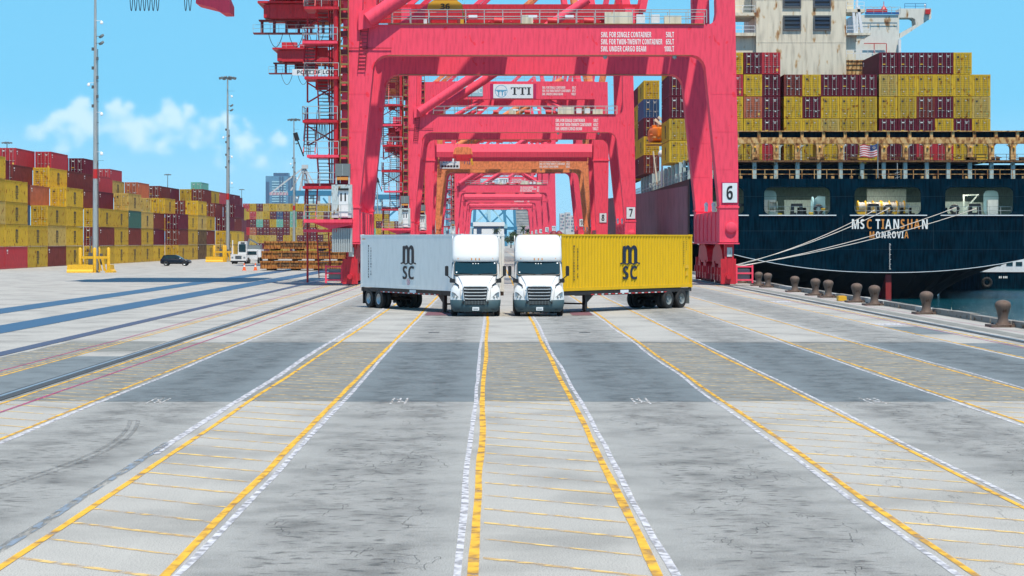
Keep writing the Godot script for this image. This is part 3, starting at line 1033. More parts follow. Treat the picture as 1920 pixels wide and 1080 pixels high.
func shell(st: SurfaceTool, rows: Array) -> void:
	var rings := []
	for q in rows: rings.append(plan_ring(q[0], q[1], q[2], q[3], q[4], q[5] if q.size() > 5 else 3.0))
	loft(st, rings)

func wheel_parts(parent: Node, called: String, at: Vector3, axis: Vector3, r: float, w: float, rim_m: Material) -> void:
	var b := along(Vector3.ZERO, axis)
	var st := mb()
	lathe(st, Vector3.ZERO, [Vector2(r * 0.58, -w / 2), Vector2(r * 0.86, -w / 2), Vector2(r * 0.965, -w * 0.42), Vector2(r, -w * 0.28), Vector2(r, w * 0.28), Vector2(r * 0.965, w * 0.42), Vector2(r * 0.86, w / 2), Vector2(r * 0.58, w / 2), Vector2(r * 0.56, w * 0.3)], 28, b)
	var wheel := part(called, st, M.rubber, parent, at)
	st = mb()
	lathe(st, Vector3.ZERO, [Vector2(0.0, w * 0.06), Vector2(r * 0.30, w * 0.06), Vector2(r * 0.48, w * 0.20), Vector2(r * 0.56, w * 0.42), Vector2(r * 0.595, w * 0.47), Vector2(r * 0.60, w * 0.30)].duplicate().map(func(v): return Vector2(v.x, v.y)), 24, Basis(b.x, b.y, b.z))
	lathe(st, Vector3.ZERO, [Vector2(r * 0.18, w * 0.06), Vector2(r * 0.17, w * 0.26), Vector2(0.0, w * 0.30)], 12, b)
	for i in 8:
		var a := TAU * i / 8.0
		var p := b * Vector3(cos(a) * r * 0.36, w * 0.10, sin(a) * r * 0.36)
		tube(st, p, p + axis.normalized() * w * 0.10, r * 0.04, r * 0.03, 6)
	part("rim", st, rim_m, wheel)

func tractor(label: String, at: Vector3, turn: float, bright: bool) -> Node3D:
	var t := thing("tractor_unit", label, "truck", at, turn, "white tractor units parked nose to the camera")
	var white: Material = M.truck_white
	# bumper, with rounded corners and darker intake
	var st := mb()
	shell(st, [[0.23, 1.02, -0.16, -0.9, 0.30, 4], [0.32, 1.13, -0.05, -0.9, 0.36, 3.4], [0.52, 1.20, 0.0, -0.9, 0.42, 3.0], [0.70, 1.225, -0.03, -0.9, 0.42, 3.0], [0.80, 1.225, -0.08, -0.9, 0.42, 3.0]])
	var bumper := part("bumper", st, M.bumper, t)
	st = mb()
	box(st, Vector3(0, 0.68, -0.01), Vector3(0.98, 0.20, 0.06))
	part("air_intake", st, M.black, bumper)
	st = mb()
	for i in 7: box(st, Vector3(-0.45 + i * 0.15, 0.68, 0.024), Vector3(0.012, 0.19, 0.02))
	for y in [0.63, 0.68, 0.73]: box(st, Vector3(0, y, 0.022), Vector3(0.96, 0.012, 0.02))
	part("intake_mesh", st, M.box_grey, bumper)
	st = mb()
	for s in [-1, 1]:
		prism(st, pv([s * 0.56, 0.74, s * 0.66, 0.74, s * 0.60, 0.60, s * 0.55, 0.64]), -0.06, 0.012)
		# the pressed line that runs down the corners of the bumper
		for k in 6:
			var a := 0.78 + 0.05 * k
			var b := 0.83 + 0.05 * k
			var ya := 0.34 - 0.03 * sin(k * 0.5) - 0.010 * k
			bar(st, Vector3(s * a, ya + 0.02 * k * 0.4, 0.012 - 0.42 * pow(a / 1.2, 3)), Vector3(s * b, ya + 0.02 * (k + 1) * 0.4, 0.012 - 0.42 * pow(b / 1.2, 3)), 0.022, 0.03)
	part("bumper_vent", st, M.black, bumper)
	st = mb()
	box(st, Vector3(0.02, 0.385, 0.018), Vector3(0.33, 0.165, 0.02))
	part("number_plate", st, M.sign_white, t)
	st = mb()
	box(st, Vector3(0.02, 0.372, 0.03), Vector3(0.24, 0.045, 0.004))
	part("plate_print", st, M.box_grey, t.get_node("number_plate"))
	# under the bumper: axle and brackets
	st = mb()
	tube(st, Vector3(-1.0, 0.42, -1.28), Vector3(1.0, 0.42, -1.28), 0.075)
	for x in [-0.45, 0.45]: span(st, Vector3(x - 0.05, 0.35, -7.1), Vector3(x + 0.05, 0.62, -0.6))
	for x in [-0.6, -0.28, 0.1, 0.42]: span(st, Vector3(x - 0.05, 0.17, -0.5), Vector3(x + 0.05, 0.30, -0.3))
	part("chassis_frame", st, M.chassis, t)
	# hood: fenders wide, nose sloping up to the windscreen
	st = mb()
	shell(st, [[0.805, 1.215, -0.10, -2.0, 0.42, 3.0], [1.00, 1.215, -0.13, -2.0, 0.43, 3.0], [1.20, 1.20, -0.18, -2.0, 0.45, 3.0], [1.36, 1.16, -0.25, -2.0, 0.46, 3.0], [1.47, 1.09, -0.36, -2.0, 0.42, 3.0], [1.56, 1.00, -0.52, -2.0, 0.36, 3.2], [1.70, 0.97, -0.82, -2.0, 0.24, 3.5], [1.84, 0.985, -1.12, -2.0, 0.14, 4.0], [1.95, 1.00, -1.36, -2.0, 0.08, 4.0]])
	var hood := part("hood", st, white, t)
	st = mb()
	shell(st, [[1.30, 0.66, -0.15, -1.9, 0.10, 3.0], [1.46, 0.64, -0.24, -1.9, 0.10, 3.0], [1.58, 0.66, -0.46, -1.9, 0.08, 3.0], [1.74, 0.74, -0.80, -1.9, 0.07, 3.5], [1.90, 0.84, -1.16, -1.9, 0.05, 4.0], [1.975, 0.90, -1.34, -1.9, 0.04, 4.0]])
	part("hood_bulge", st, white, hood)
	# panel gaps of the bonnet and the trim below it
	st = mb()
	for s in [-1, 1]:
		var last := Vector3.ZERO
		for k in 9:
			var y := 0.84 + k * 0.078
			var x: float = 0.70 + 0.035 * sin(k * 0.35)
			var z: float = -0.115 - 0.30 * pow(maxf(0.0, (y - 0.9) / 0.62), 2.0) - 0.43 * pow(x / 1.2, 3) + 0.012
			var p := Vector3(s * x, y, z)
			if k > 0: bar(st, last, p, 0.016, 0.02)
			last = p
		bar(st, Vector3(s * 0.98, 1.955, -1.37), Vector3(s * 1.17, 1.30, -1.52), 0.02)
	part("panel_gap", st, M.box_grey, hood)
	st = mb()
	box(st, Vector3(0, 1.975, -1.335), Vector3(1.9, 0.025, 0.05))
	part("cowl", st, M.black, hood)
	# grille
	st = mb()
	prism(st, pv([-0.535, 0.76, 0.535, 0.76, 0.615, 1.36, 0.56, 1.46, -0.56, 1.46, -0.615, 1.36]), -0.25, -0.055)
	var grille := part("grille", st, M.black, t)
	var bar_m: Material = M.chrome if bright else M.silver
	for i in 4:
		st = mb()
		var y := 0.87 + i * 0.155
		var w := 0.50 + 0.02 * i
		prism(st, pv([-w, y - 0.022, -w * 0.62, y - 0.030, w * 0.62, y - 0.030, w, y - 0.022, w, y + 0.028, w * 0.64, y + 0.010, -w * 0.64, y + 0.010, -w, y + 0.028]), -0.06, -0.005)
		part("grille_bar", st, bar_m, grille)
	st = mb()
	var rim := [Vector3(-0.535, 0.76, -0.045), Vector3(-0.615, 1.36, -0.05), Vector3(-0.56, 1.46, -0.07), Vector3(0.56, 1.46, -0.07), Vector3(0.615, 1.36, -0.05), Vector3(0.535, 0.76, -0.045)]
	for i in 5: bar(st, rim[i], rim[i + 1], 0.035, 0.05)
	box(st, Vector3(0, 1.475, -0.10), Vector3(0.66, 0.05, 0.06))
	part("grille_surround", st, M.silver if not bright else M.chrome, grille)
	# headlights, set into the corners
	for s in [-1, 1]:
		st = mb()
		var outl := [Vector2(1.14, 0.86), Vector2(0.75, 0.845), Vector2(0.80, 0.93), Vector2(0.98, 1.12), Vector2(1.10, 1.185), Vector2(1.155, 1.17)]
		var fr := []
		var bk := []
		for q in outl:
			var z: float = -0.145 - 0.43 * pow(q.x / 1.215, 3) + 0.035 - 0.05 * (q.y - 0.85)
			fr.append(Vector3(s * q.x, q.y, z))
			bk.append(Vector3(s * q.x, q.y, z - 0.12))
		loft(st, [bk, fr] if s < 0 else [fr, bk], true, false)
		var hl := part("headlight", st, M.lamp_glass, t)
		st = mb()
		for k in 2:
			var q := Vector3(s * (0.90 + 0.14 * k), 0.93 + 0.035 * k, 0.0)
			q.z = -0.145 - 0.43 * pow(absf(q.x) / 1.215, 3) + 0.040
			lathe(st, q, [Vector2(0.055, -0.02), Vector2(0.055, 0.012), Vector2(0.0, 0.02)], 12, Basis(Vector3(1, 0, 0), Vector3(0, 0.2, 1).normalized(), Vector3(0, -1, 0.2).normalized()))
		part("projector_lens", st, M.box_grey, hl)
	# cab and roof fairing
	st = mb()
	shell(st, [[0.75, 1.20, -1.55, -3.15, 0.05, 6], [1.60, 1.20, -1.50, -3.15, 0.06, 6], [1.97, 1.165, -1.37, -3.15, 0.16, 5], [2.30, 1.14, -1.60, -3.15, 0.17, 5], [2.68, 1.115, -1.87, -3.15, 0.18, 5]])
	var cab := part("cab", st, white, t)
	st = mb()
	shell(st, [[2.64, 1.13, -1.74, -3.2, 0.16, 5], [2.72, 1.145, -1.70, -3.2, 0.16, 5], [2.95, 1.145, -1.76, -3.2, 0.16, 5], [3.30, 1.14, -1.92, -3.2, 0.17, 5], [3.62, 1.12, -2.10, -3.2, 0.18, 5], [3.82, 1.08, -2.26, -3.2, 0.20, 5], [3.92, 1.02, -2.42, -3.2, 0.22, 5], [3.965, 0.93, -2.62, -3.2, 0.24, 5]])
	part("roof_fairing", st, white, cab)
	for s in [-1, 1]:
		st = mb()
		prism(st, pv([-3.75, 0.95, -3.16, 0.95, -3.16, 3.78, -3.30, 3.92, -3.75, 3.92]), s * 1.15 - 0.02, s * 1.15 + 0.02, Transform3D(Basis(Vector3(0, 0, 1), Vector3(0, 1, 0), Vector3(1, 0, 0)), Vector3.ZERO))
		part("side_extender", st, white, cab)
	# windscreen on the slope of the cab, with a dark gasket
	var lean := Basis(Vector3(1, 0, 0), -atan2(0.50, 0.70))
	var seat := Transform3D(lean, Vector3(0, 1.985, -1.385))
	st = mb()
	prism(st, rrect(-1.075, -0.01, 1.075, 0.80, 0.13), -0.10, 0.020, seat)
	part("windscreen_gasket", st, M.black, cab)
	st = mb()
	prism(st, rrect(-1.04, 0.025, 1.04, 0.77, 0.11), -0.02, 0.028, seat)
	var screen := part("windscreen", st, M.glass, cab)
	st = mb()
	for k in 3: box(st, seat * Vector3(-0.13 + 0.13 * k, 0.66, 0.032), Vector3(0.045, 0.035, 0.01), lean)
	for s in [-0.93, 0.93]: box(st, seat * Vector3(s, 0.69 if s > 0 else 0.15, 0.032), Vector3(0.06, 0.06, 0.01), lean)
	part("toll_tag", st, M.sign_white, screen)
	st = mb()
	for s in [-1, 1]:
		st = mb()
		bar(st, seat * Vector3(s * 0.15, 0.03, 0.04), seat * Vector3(s * 0.85, 0.10, 0.04), 0.02)
		part("wiper", st, M.black, screen)
	for s in [-1, 1]:   # side windows
		st = mb()
		prism(st, pv([-2.75, 2.02, -1.75, 2.02, -1.98, 2.60, -2.75, 2.60]), s * 1.15 - 0.02, s * 1.15 + 0.02, Transform3D(Basis(Vector3(0, 0, 1), Vector3(0, 1, 0), Vector3(1, 0, 0)), Vector3.ZERO))
		part("side_window", st, M.glass, cab)
	for x in [-0.86, -0.20, 0.0, 0.18, 0.84]:
		st = mb()
		prism(st, pv([-0.028, 0.0, 0.028, 0.0, 0.018, 0.10, -0.018, 0.10]), 0.0, 0.07, Transform3D(Basis(), Vector3(x, 2.715, -1.76 if absf(x) < 0.5 else -1.82)))
		part("marker_light", st, M.amber, cab)
	# mirrors on arms from the hood
	for s in [-1, 1]:
		st = mb()
		prism(st, rrect(-0.085, 0.0, 0.085, 0.50, 0.06), -0.08, 0.08, Transform3D(Basis(), Vector3(s * 1.41, 1.94, -1.32)))
		var mir := part("wing_mirror", st, M.black, t)
		st = mb()
		bar(st, Vector3(s * 1.40, 1.98, -1.3), Vector3(s * 1.17, 1.78, -1.28), 0.05)
		bar(st, Vector3(s * 1.20, 1.79, -1.26), Vector3(s * 1.09, 1.70, -1.18), 0.13, 0.12)
		part("mirror_arm", st, M.black, mir)
		st = mb()
		bar(st, Vector3(s * 1.12, 1.70, -1.02), Vector3(s * 0.82, 1.50, -0.52), 0.06)
		bar(st, Vector3(s * 0.82, 1.50, -0.52), Vector3(s * 0.80, 1.38, -0.40), 0.045)
		part("hood_mirror_arm", st, M.black, mir)
		st = mb()
		prism(st, rrect(-0.13, -0.08, 0.13, 0.11, 0.04), -0.06, 0.06, Transform3D(Basis(), Vector3(s * 1.13, 1.70, -1.02)))
		part("hood_mirror", st, M.black, mir)
	# wheels, tanks, drive axles
	for s in [-1, 1]:
		wheel_parts(t, "front_wheel", Vector3(s * 1.04, 0.50, -1.28), Vector3(s, 0, 0), 0.50, 0.30, M.steel)
		for z in [-5.35, -6.65]:
			wheel_parts(t, "drive_wheel", Vector3(s * 1.06, 0.50, z), Vector3(s, 0, 0), 0.50, 0.28, M.steel)
			wheel_parts(t, "drive_wheel", Vector3(s * 0.74, 0.50, z), Vector3(s, 0, 0), 0.50, 0.28, M.steel)
		st = mb()
		tube(st, Vector3(s * 0.88, 0.72, -2.3), Vector3(s * 0.88, 0.72, -3.9), 0.31, 0.31, 16)
		part("fuel_tank", st, M.silver, t)
		st = mb()
		span(st, Vector3(minf(s * 0.86, s * 1.18), 0.34, -2.2), Vector3(maxf(s * 0.86, s * 1.18), 0.40, -1.9))
		span(st, Vector3(minf(s * 0.86, s * 1.18), 0.64, -2.2), Vector3(maxf(s * 0.86, s * 1.18), 0.70, -1.9))
		part("step", st, M.black, t)
	st = mb()
	span(st, Vector3(-0.45, 1.0, -6.4), Vector3(0.45, 1.08, -5.4))
	span(st, Vector3(-0.4, 0.6, -6.2), Vector3(0.4, 1.0, -5.6))
	part("fifth_wheel", st, M.black, t)
	return t

# container chassis; x runs from the front to the rear, z across
func trailer(label: String, at: Vector3, turn: float, m: Material, rim_m: Material) -> Node3D:
	var t := thing("chassis_trailer", label, "trailer", at, turn, "black container chassis trailers behind the tractors")
	var st := mb()
	for z in [-0.48, 0.48]:
		span(st, Vector3(0.1, 0.98, z - 0.06), Vector3(2.2, 1.12, z + 0.06))
		prism(st, pv([2.2, 0.84, 12.1, 0.80, 12.1, 1.12, 2.2, 1.12]), z - 0.06, z + 0.06)
	for z in [-1.14, 1.14]: span(st, Vector3(0.0, 0.90, z - 0.05), Vector3(12.15, 1.105, z + 0.05))
	for x in [0.12, 2.3, 4.7, 7.1, 9.4, 12.0]: span(st, Vector3(x - 0.10, 0.93, -1.2), Vector3(x + 0.10, 1.09, 1.2))
	part("frame", st, m, t)
	st = mb()
	for i in 12:
		for z in [-1.195, 1.195]: box(st, Vector3(2.7 + i * 0.62, 0.915, z), Vector3(0.28, 0.045, 0.012))
	part("reflective_tape", st, M.tape_red, t)
	st = mb()
	for i in 12:
		for z in [-1.195, 1.195]: box(st, Vector3(3.0 + i * 0.62, 0.915, z), Vector3(0.20, 0.045, 0.012))
	part("reflective_tape", st, M.sign_white, t)
	st = mb()
	for z in [-1.197, 1.197]:
		box(st, Vector3(5.6, 1.02, z), Vector3(0.75, 0.15, 0.014))
	part("maker_plate", st, M.sign_white, t)
	for z in [-1, 1]:    # landing gear
		st = mb()
		span(st, Vector3(2.25, 0.12, z * 0.95 - 0.09), Vector3(2.45, 0.95, z * 0.95 + 0.09))
		span(st, Vector3(2.19, 0.0, z * 0.95 - 0.15), Vector3(2.51, 0.06, z * 0.95 + 0.15))
		span(st, Vector3(2.29, 0.06, z * 0.95 - 0.06), Vector3(2.41, 0.14, z * 0.95 + 0.06))
		prism(st, pv([2.45, 0.9, 3.15, 0.9, 2.45, 0.45]), z * 0.95 - 0.03, z * 0.95 + 0.03)
		part("landing_leg", st, m, t)
	st = mb()
	span(st, Vector3(2.29, 0.40, -0.86), Vector3(2.41, 0.48, 0.86))
	part("landing_brace", st, m, t)
	st = mb()
	span(st, Vector3(8.9, 0.62, -0.56), Vector3(12.0, 0.80, -0.42))
	span(st, Vector3(8.9, 0.62, 0.42), Vector3(12.0, 0.80, 0.56))
	for x in [9.85, 11.15]: tube(st, Vector3(x, 0.51, -1.0), Vector3(x, 0.51, 1.0), 0.08)
	part("suspension", st, m, t)
	for x in [9.85, 11.15]:
		for z in [-1, 1]:
			wheel_parts(t, "wheel", Vector3(x, 0.51, z * 1.08), Vector3(0, 0, z), 0.51, 0.27, rim_m)
			wheel_parts(t, "inner_wheel", Vector3(x, 0.51, z * 0.76), Vector3(0, 0, z), 0.51, 0.27, rim_m)
	for z in [-1, 1]:
		st = mb()
		span(st, Vector3(11.86, 0.22, z * 0.92 - 0.30), Vector3(11.90, 0.98, z * 0.92 + 0.30))
		part("mud_flap", st, M.box_grey if z > 0 else M.black, t)
		st = mb()
		span(st, Vector3(12.155, 0.94, z * 0.95 - 0.14), Vector3(12.185, 1.06, z * 0.95 + 0.14))
		part("tail_light", st, M.tape_red, t)
	return t

func loaded_box(label: String, at: Vector3, turn: float, m: Material, ink: Material, smooth_wall: bool) -> Node3D:
	var h := 2.896
	var L := 12.19
	var t := thing("shipping_container", label, "container", at, turn, "containers on the two trailers")
	part("body", body_mesh(L, h, 0.278, smooth_wall), m, t)
	for s in [-1, 1]: part("door", door_mesh(h), m, t, Vector3(s * 0.53, 0, L / 2.0 - 0.03))
	part("lock_rods", rods_mesh(h), M.rod, t, Vector3(0, 0, L / 2.0 - 0.012))
	for s in [-1, 1]:
		for e in [-1, 1]:
			for y in [0.06, h - 0.06]:
				var st := mb()
				box(st, Vector3(s * 1.15, y, e * (L / 2.0 - 0.08)), Vector3(0.16, 0.13, 0.18))
				part("corner_casting", st, m, t)
	part("emblem", both_sides(logo_mesh(), 0.0, 1.40, 1.216), ink, t)
	# the line's name in two upright rows of letters, wall codes at the other end
	for row in 2:
		var st := SurfaceTool.new()
		st.begin(Mesh.PRIMITIVE_TRIANGLES)
		var words: String = ["MEDITERRANEAN", "SHIPPING CO"][row]
		for i in words.length():
			if words[i] == " ": continue
			var g := letters(words[i], 0.098, true, 0.008)
			g.curve_step = 6.0
			st.append_from(g, 0, Transform3D(Basis(), Vector3(0, -i * 0.141, 0)))
		part("company_name", both_sides(st.commit(), -L / 2.0 + 1.05 + row * 0.32, h - 0.62 - row * 0.14, 1.217), ink, t)
	if not smooth_wall:
		var st := mb()
		for i in 14: box(st, Vector3(0, -0.10 * i, 0), Vector3(0.045, 0.06 if i % 5 else 0.02, 0.006))
		for i in 6: box(st, Vector3(0.26, -0.11 * i, 0), Vector3(0.035, 0.05, 0.006))
		box(st, Vector3(0.28, -1.45, 0), Vector3(0.06, 0.16, 0.006))
		part("side_code", both_sides(done(st), L / 2.0 - 0.85, h - 0.28, 1.219), ink, t)
		st = mb()
		box(st, Vector3(0, 0, 0), Vector3(0.34, 0.18, 0.006))
		prism(st, pv([-0.16, -0.50, 0.16, -0.50, 0.0, -0.22]), 0, 0.006)
		part("warning_sticker", both_sides(done(st), L / 2.0 - 0.55, h - 1.75, 1.220), M.placard_yellow, t)
	else:
		var st := mb()
		lathe(st, Vector3.ZERO, [Vector2(0.155, 0), Vector2(0.175, 0), Vector2(0.175, 0.006), Vector2(0.155, 0.006), Vector2(0.155, 0)], 20, Basis(Vector3(1, 0, 0), Vector3(0, 0, 1), Vector3(0, -1, 0)))
		bar(st, Vector3(-0.04, 0.09, 0.003), Vector3(0.05, -0.09, 0.003), 0.03, 0.006)
		part("round_badge", both_sides(done(st), 0.0, 0.40, 1.216), M.frame_magenta, t)
		st = mb()
		box(st, Vector3.ZERO, Vector3(0.42, 0.05, 0.006))
		part("side_marker", both_sides(done(st), -L / 2.0 + 0.42, h - 0.24, 1.222), M.amber, t)
	return t

func make_trucks() -> void:
	# left set: trailer folded away to the left; right set: to the right
	tractor("left one of the two white tractor units, in front of the white container", Vector3(-0.79, 0, -96.0), 0.0, false)
	tractor("right one of the two white tractor units, with shiny chrome grille, before the yellow container", Vector3(2.29, 0, -96.0), 0.0, true)
	var a := deg_to_rad(118.0)
	var ax := Vector3(cos(a), 0, -sin(a))
	var out := Vector3(-sin(a), 0, -cos(a))     # the wall that faces the camera
	var rear := Vector3(gx(676.0, 110.0), 0, -110.0)
	var front := rear - ax * 12.19 - out * 1.22
	trailer("brown-black chassis trailer under the white container, with pale blue wheel rims", front, a, M.chassis_brown, M.rim)
	loaded_box("white smooth-walled container with black emblem on the left trailer", front + ax * 6.095 + Vector3(0, 1.11, 0), atan2(ax.x, ax.z), M.box_white, M.logo_brown, true)
	a = deg_to_rad(52.0)
	ax = Vector3(cos(a), 0, -sin(a))
	out = Vector3(sin(a), 0, cos(a))
	rear = Vector3(gx(1298.0, 109.5), 0, -109.5)
	front = rear - ax * 12.19 - out * 1.22
	trailer("black chassis trailer with grey rims under the yellow container", front, a, M.chassis, M.box_grey)
	loaded_box("bright yellow corrugated container with navy emblem on the right trailer", front + ax * 6.095 + Vector3(0, 1.11, 0), atan2(ax.x, ax.z), M.truck_yellow, M.logo_navy, false)

# ---------- quay cranes ----------
# x is the world's x (rails at -11.44 and 19.25), z = 0 is the portal frame nearest the camera
func railing(st: SurfaceTool, p: Vector3, q: Vector3, h := 1.05, gap := 1.6, r := 0.03) -> void:
	var n := maxi(1, int(p.distance_to(q) / gap))
	for i in n + 1:
		var a := p.lerp(q, float(i) / n)
		bar(st, a, a + Vector3(0, h, 0), r * 2.0)
	for k in [0.5, 1.0]: bar(st, p + Vector3(0, h * k, 0), q + Vector3(0, h * k, 0), r * 2.0)

func stair_flight(t: Node, lo: Vector3, hi: Vector3, wide: float, n: int) -> void:
	# seen from the quay as a ladder of treads: the flight runs along z while it climbs
	var st := mb()
	for s in [-1, 1]:
		bar(st, lo + Vector3(s * wide / 2, 0, 0), hi + Vector3(s * wide / 2, 0, 0), 0.06, 0.22)
		bar(st, lo + Vector3(s * wide / 2, 1.0, 0), hi + Vector3(s * wide / 2, 1.0, 0), 0.05)
	var fl := part("stair_flight", st, M.crane_red, t)
	st = mb()
	for i in n: box(st, lo.lerp(hi, (i + 0.5) / n), Vector3(wide - 0.06, 0.05, 0.26))
	part("treads", st, M.tread, fl)

func platform(t: Node, lo: Vector3, hi: Vector3, m: Material, rails := true) -> void:
	var st := mb()
	span(st, lo, hi)
	var p := part("platform", st, m, t)
	if rails:
		st = mb()
		var y := hi.y
		railing(st, Vector3(lo.x, y, hi.z), Vector3(hi.x, y, hi.z), 1.1, 1.4, 0.025)
		railing(st, Vector3(lo.x, y, lo.z), Vector3(lo.x, y, hi.z), 1.1, 1.4, 0.025)
		part("railing", st, M.rail_grey, p)

func portal_leg(t: Node, side: int, z: float, m: Material, top := 34.5) -> void:
	# side -1 landside, 1 waterside; mirrored about x = 3.9
	var q := func(x: float, y: float) -> Vector2: return Vector2(3.9 + side * (x - 3.9), y)
	var p := PackedVector2Array([q.call(20.2, 3.55), q.call(20.2, 9.0), q.call(19.88, 26.0), q.call(19.6, top), q.call(18.2, top), q.call(18.42, 22.4), q.call(18.30, 21.75), q.call(17.95, 21.45), q.call(17.5, 21.40), q.call(17.5, 18.05), q.call(18.66, 6.55), q.call(18.66, 3.55)])
	var st := mb()
	prism(st, p, z - 0.9, z + 0.9)
	part("leg", st, m, t)
	st = mb()
	var y := 6.35
	prism(st, PackedVector2Array([q.call(18.58, y), q.call(20.28, y), q.call(20.28, y + 0.16), q.call(18.58, y + 0.16)]), z - 0.95, z + 0.95)
	part("leg_flange", st, m, t)

func portal_beam(t: Node, z: float, m: Material) -> void:
	var p := PackedVector2Array()
	p.append(Vector2(-9.7, 21.4))
	p.append(Vector2(-9.7, 17.9))
	arc(p, Vector2(-8.55, 17.75), 1.15, 180, 90, 6)
	arc(p, Vector2(16.35, 17.75), 1.15, 90, 0, 6)
	p.append(Vector2(17.5, 17.9))
	p.append(Vector2(17.5, 21.4))
	var st := mb()
	prism(st, p, z - 0.895, z + 0.895)
	# bottom lip, a plate edge
	var b := part("portal_beam", st, m, t)
	st = mb()
	span(st, Vector3(-8.5, 18.86, z + 0.80), Vector3(16.3, 18.90, z + 0.96))
	span(st, Vector3(-8.5, 21.402, z - 0.9), Vector3(17.4, 21.46, z + 1.02))
	part("beam_flange", st, M.gold, b)

func bogie(t: Node, x: float, z0: float, dirz: float) -> void:
	# one corner: main equaliser, two lesser ones, eight wheels; z0 is the outer end
	var st := mb()
	var c := z0 - dirz * 4.6
	prism(st, pv([-4.2, 1.9, -3.0, 1.75, 3.0, 1.75, 4.2, 1.9, 3.2, 2.9, 1.0, 3.5, -1.0, 3.5, -3.2, 2.9]), x - 0.42, x + 0.42, Transform3D(Basis(Vector3(0, 0, -1), Vector3(0, 1, 0), Vector3(1, 0, 0)), Vector3(0, 0, c)))
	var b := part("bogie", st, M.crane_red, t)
	for s in [-1, 1]:
		st = mb()
		var cc: float = c + s * 2.35
		prism(st, pv([-1.9, 0.75, 1.9, 0.75, 1.6, 1.35, 0.5, 1.95, -0.5, 1.95, -1.6, 1.35]), x - 0.50, x + 0.50, Transform3D(Basis(Vector3(0, 0, -1), Vector3(0, 1, 0), Vector3(1, 0, 0)), Vector3(0, 0, cc)))
		for k in [-1.05, 1.05]:
			span(st, Vector3(x - 0.56, 0.35, cc + k - 0.55), Vector3(x + 0.56, 1.0, cc + k + 0.55))
			span(st, Vector3(x - 0.80, 0.9, cc + k - 0.25), Vector3(x - 0.5, 1.45, cc + k + 0.25))
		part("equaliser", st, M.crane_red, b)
		for k in [-1.55, -0.55, 0.55, 1.55]:
			st = mb()
			tube(st, Vector3(x - 0.16, 0.42, cc + k), Vector3(x + 0.16, 0.42, cc + k), 0.36, 0.36, 14)
			part("rail_wheel", st, M.crane_dark, b)
	# end frame with buffer, ladder-like guard and a lamp box
	st = mb()
	span(st, Vector3(x - 0.62, 0.12, z0 - dirz * 0.25), Vector3(x + 0.62, 2.2, z0 - dirz * 0.65))
	span(st, Vector3(x - 0.30, 2.2, z0 - dirz * 0.3), Vector3(x + 0.45, 3.4, z0 - dirz * 0.8))
	tube(st, Vector3(x, 0.75, z0 - dirz * 0.25), Vector3(x, 0.75, z0 + dirz * 0.25), 0.22, 0.22, 12)
	part("buffer_frame", st, M.crane_red, b)
	st = mb()
	box(st, Vector3(x + 0.1, 2.75, z0 - dirz * 0.27), Vector3(0.42, 0.75, 0.06))
	part("notice_board", st, M.cabin, b)
	st = mb()
	var w := 1.0 if x > 0 else -1.0
	for y in [0.45, 1.0, 1.55]:
		bar(st, Vector3(x + w * 0.6, y, z0 - dirz * 0.5), Vector3(x + w * 2.0, y, z0 - dirz * 0.5), 0.12)
		bar(st, Vector3(x + w * 2.0, y, z0 - dirz * 0.5), Vector3(x + w * 2.0, y, z0 - dirz * 2.2), 0.12)
	for k in [0.7, 2.0]: bar(st, Vector3(x + w * k, 0.2, z0 - dirz * 0.5), Vector3(x + w * k, 1.7, z0 - dirz * 0.5), 0.14)
	part("guard_rail", st, M.crane, b)
	st = mb()
	span(st, Vector3(x + w * 0.8, 0.5, z0 - dirz * 0.6), Vector3(x + w * 1.8, 1.35, z0 - dirz * 1.8))
	part("motor_box", st, M.box_grey, b)

func stair_tower(t: Node, m: Material) -> void:
	# zigzag stairs beside the landside leg; levels read from the photograph
	var z := 1.0
	var lv := [[0.6, 4.3, -13.85, 1], [4.75, 8.15, -14.9, 0], [8.25, 10.75, -13.85, 1], [10.85, 13.5, -14.95, 0], [13.65, 17.2, -13.85, 1], [17.2, 20.1, -14.95, 0], [20.1, 22.8, -13.85, 1], [22.8, 26.0, -14.95, 0], [26.0, 29.5, -13.85, 1], [29.5, 33.0, -14.95, 0]]
	for l in lv:
		stair_flight(t, Vector3(l[2], l[0], z - (2.2 if l[3] else 0.0)), Vector3(l[2], l[1], z - (0.0 if l[3] else 2.2)), 0.95, int((l[1] - l[0]) / 0.27))
	for p in [[4.6, -15.4, -12.6], [8.15, -15.45, -12.6], [10.7, -15.1, -12.5], [13.55, -15.45, -12.6], [17.1, -15.3, -12.5], [20.0, -15.45, -12.6], [22.8, -15.3, -12.5]]:
		platform(t, Vector3(p[1], p[0] - 0.22, z - 2.6), Vector3(p[2], p[0], z + 0.5), m if int(p[0] * 10) % 3 else M.crane_red)
	var st := mb()
	for x in [-12.75]:
		tube(st, Vector3(x, 3.6, z + 0.1), Vector3(x, 34, z + 0.1), 0.20, 0.20, 10)
	tube(st, Vector3(-15.3, 0.2, z - 2.4), Vector3(-15.3, 8, z - 2.4), 0.09, 0.09, 8)
	for y in [8.3, 13.6, 20.1, 27.0]: bar(st, Vector3(-15.4, y, z - 1.0), Vector3(-12.4, y, z - 1.0), 0.22)
	part("stair_post", st, M.crane_red, t)
	st = mb()
	for k in 5:
		var pts := []
		for i in 9: pts.append(Vector3(-14.5 + 0.22 * k + 0.16 * i / 8.0, 13.2 - 1.2 * sin(PI * i / 8.0), z + 0.2))
		path_tube(st, pts, 0.03, 5)
	part("cable_loop", st, M.pole_dark, t)
	st = mb()
	bar(st, Vector3(-15.4, 10.6, z), Vector3(-15.9, 11.9, z), 0.10)
	box(st, Vector3(-16.0, 12.2, z), Vector3(0.35, 0.65, 0.35), Basis(Vector3(0, 0, 1), 0.3))
	part("floodlight", st, M.black, t)

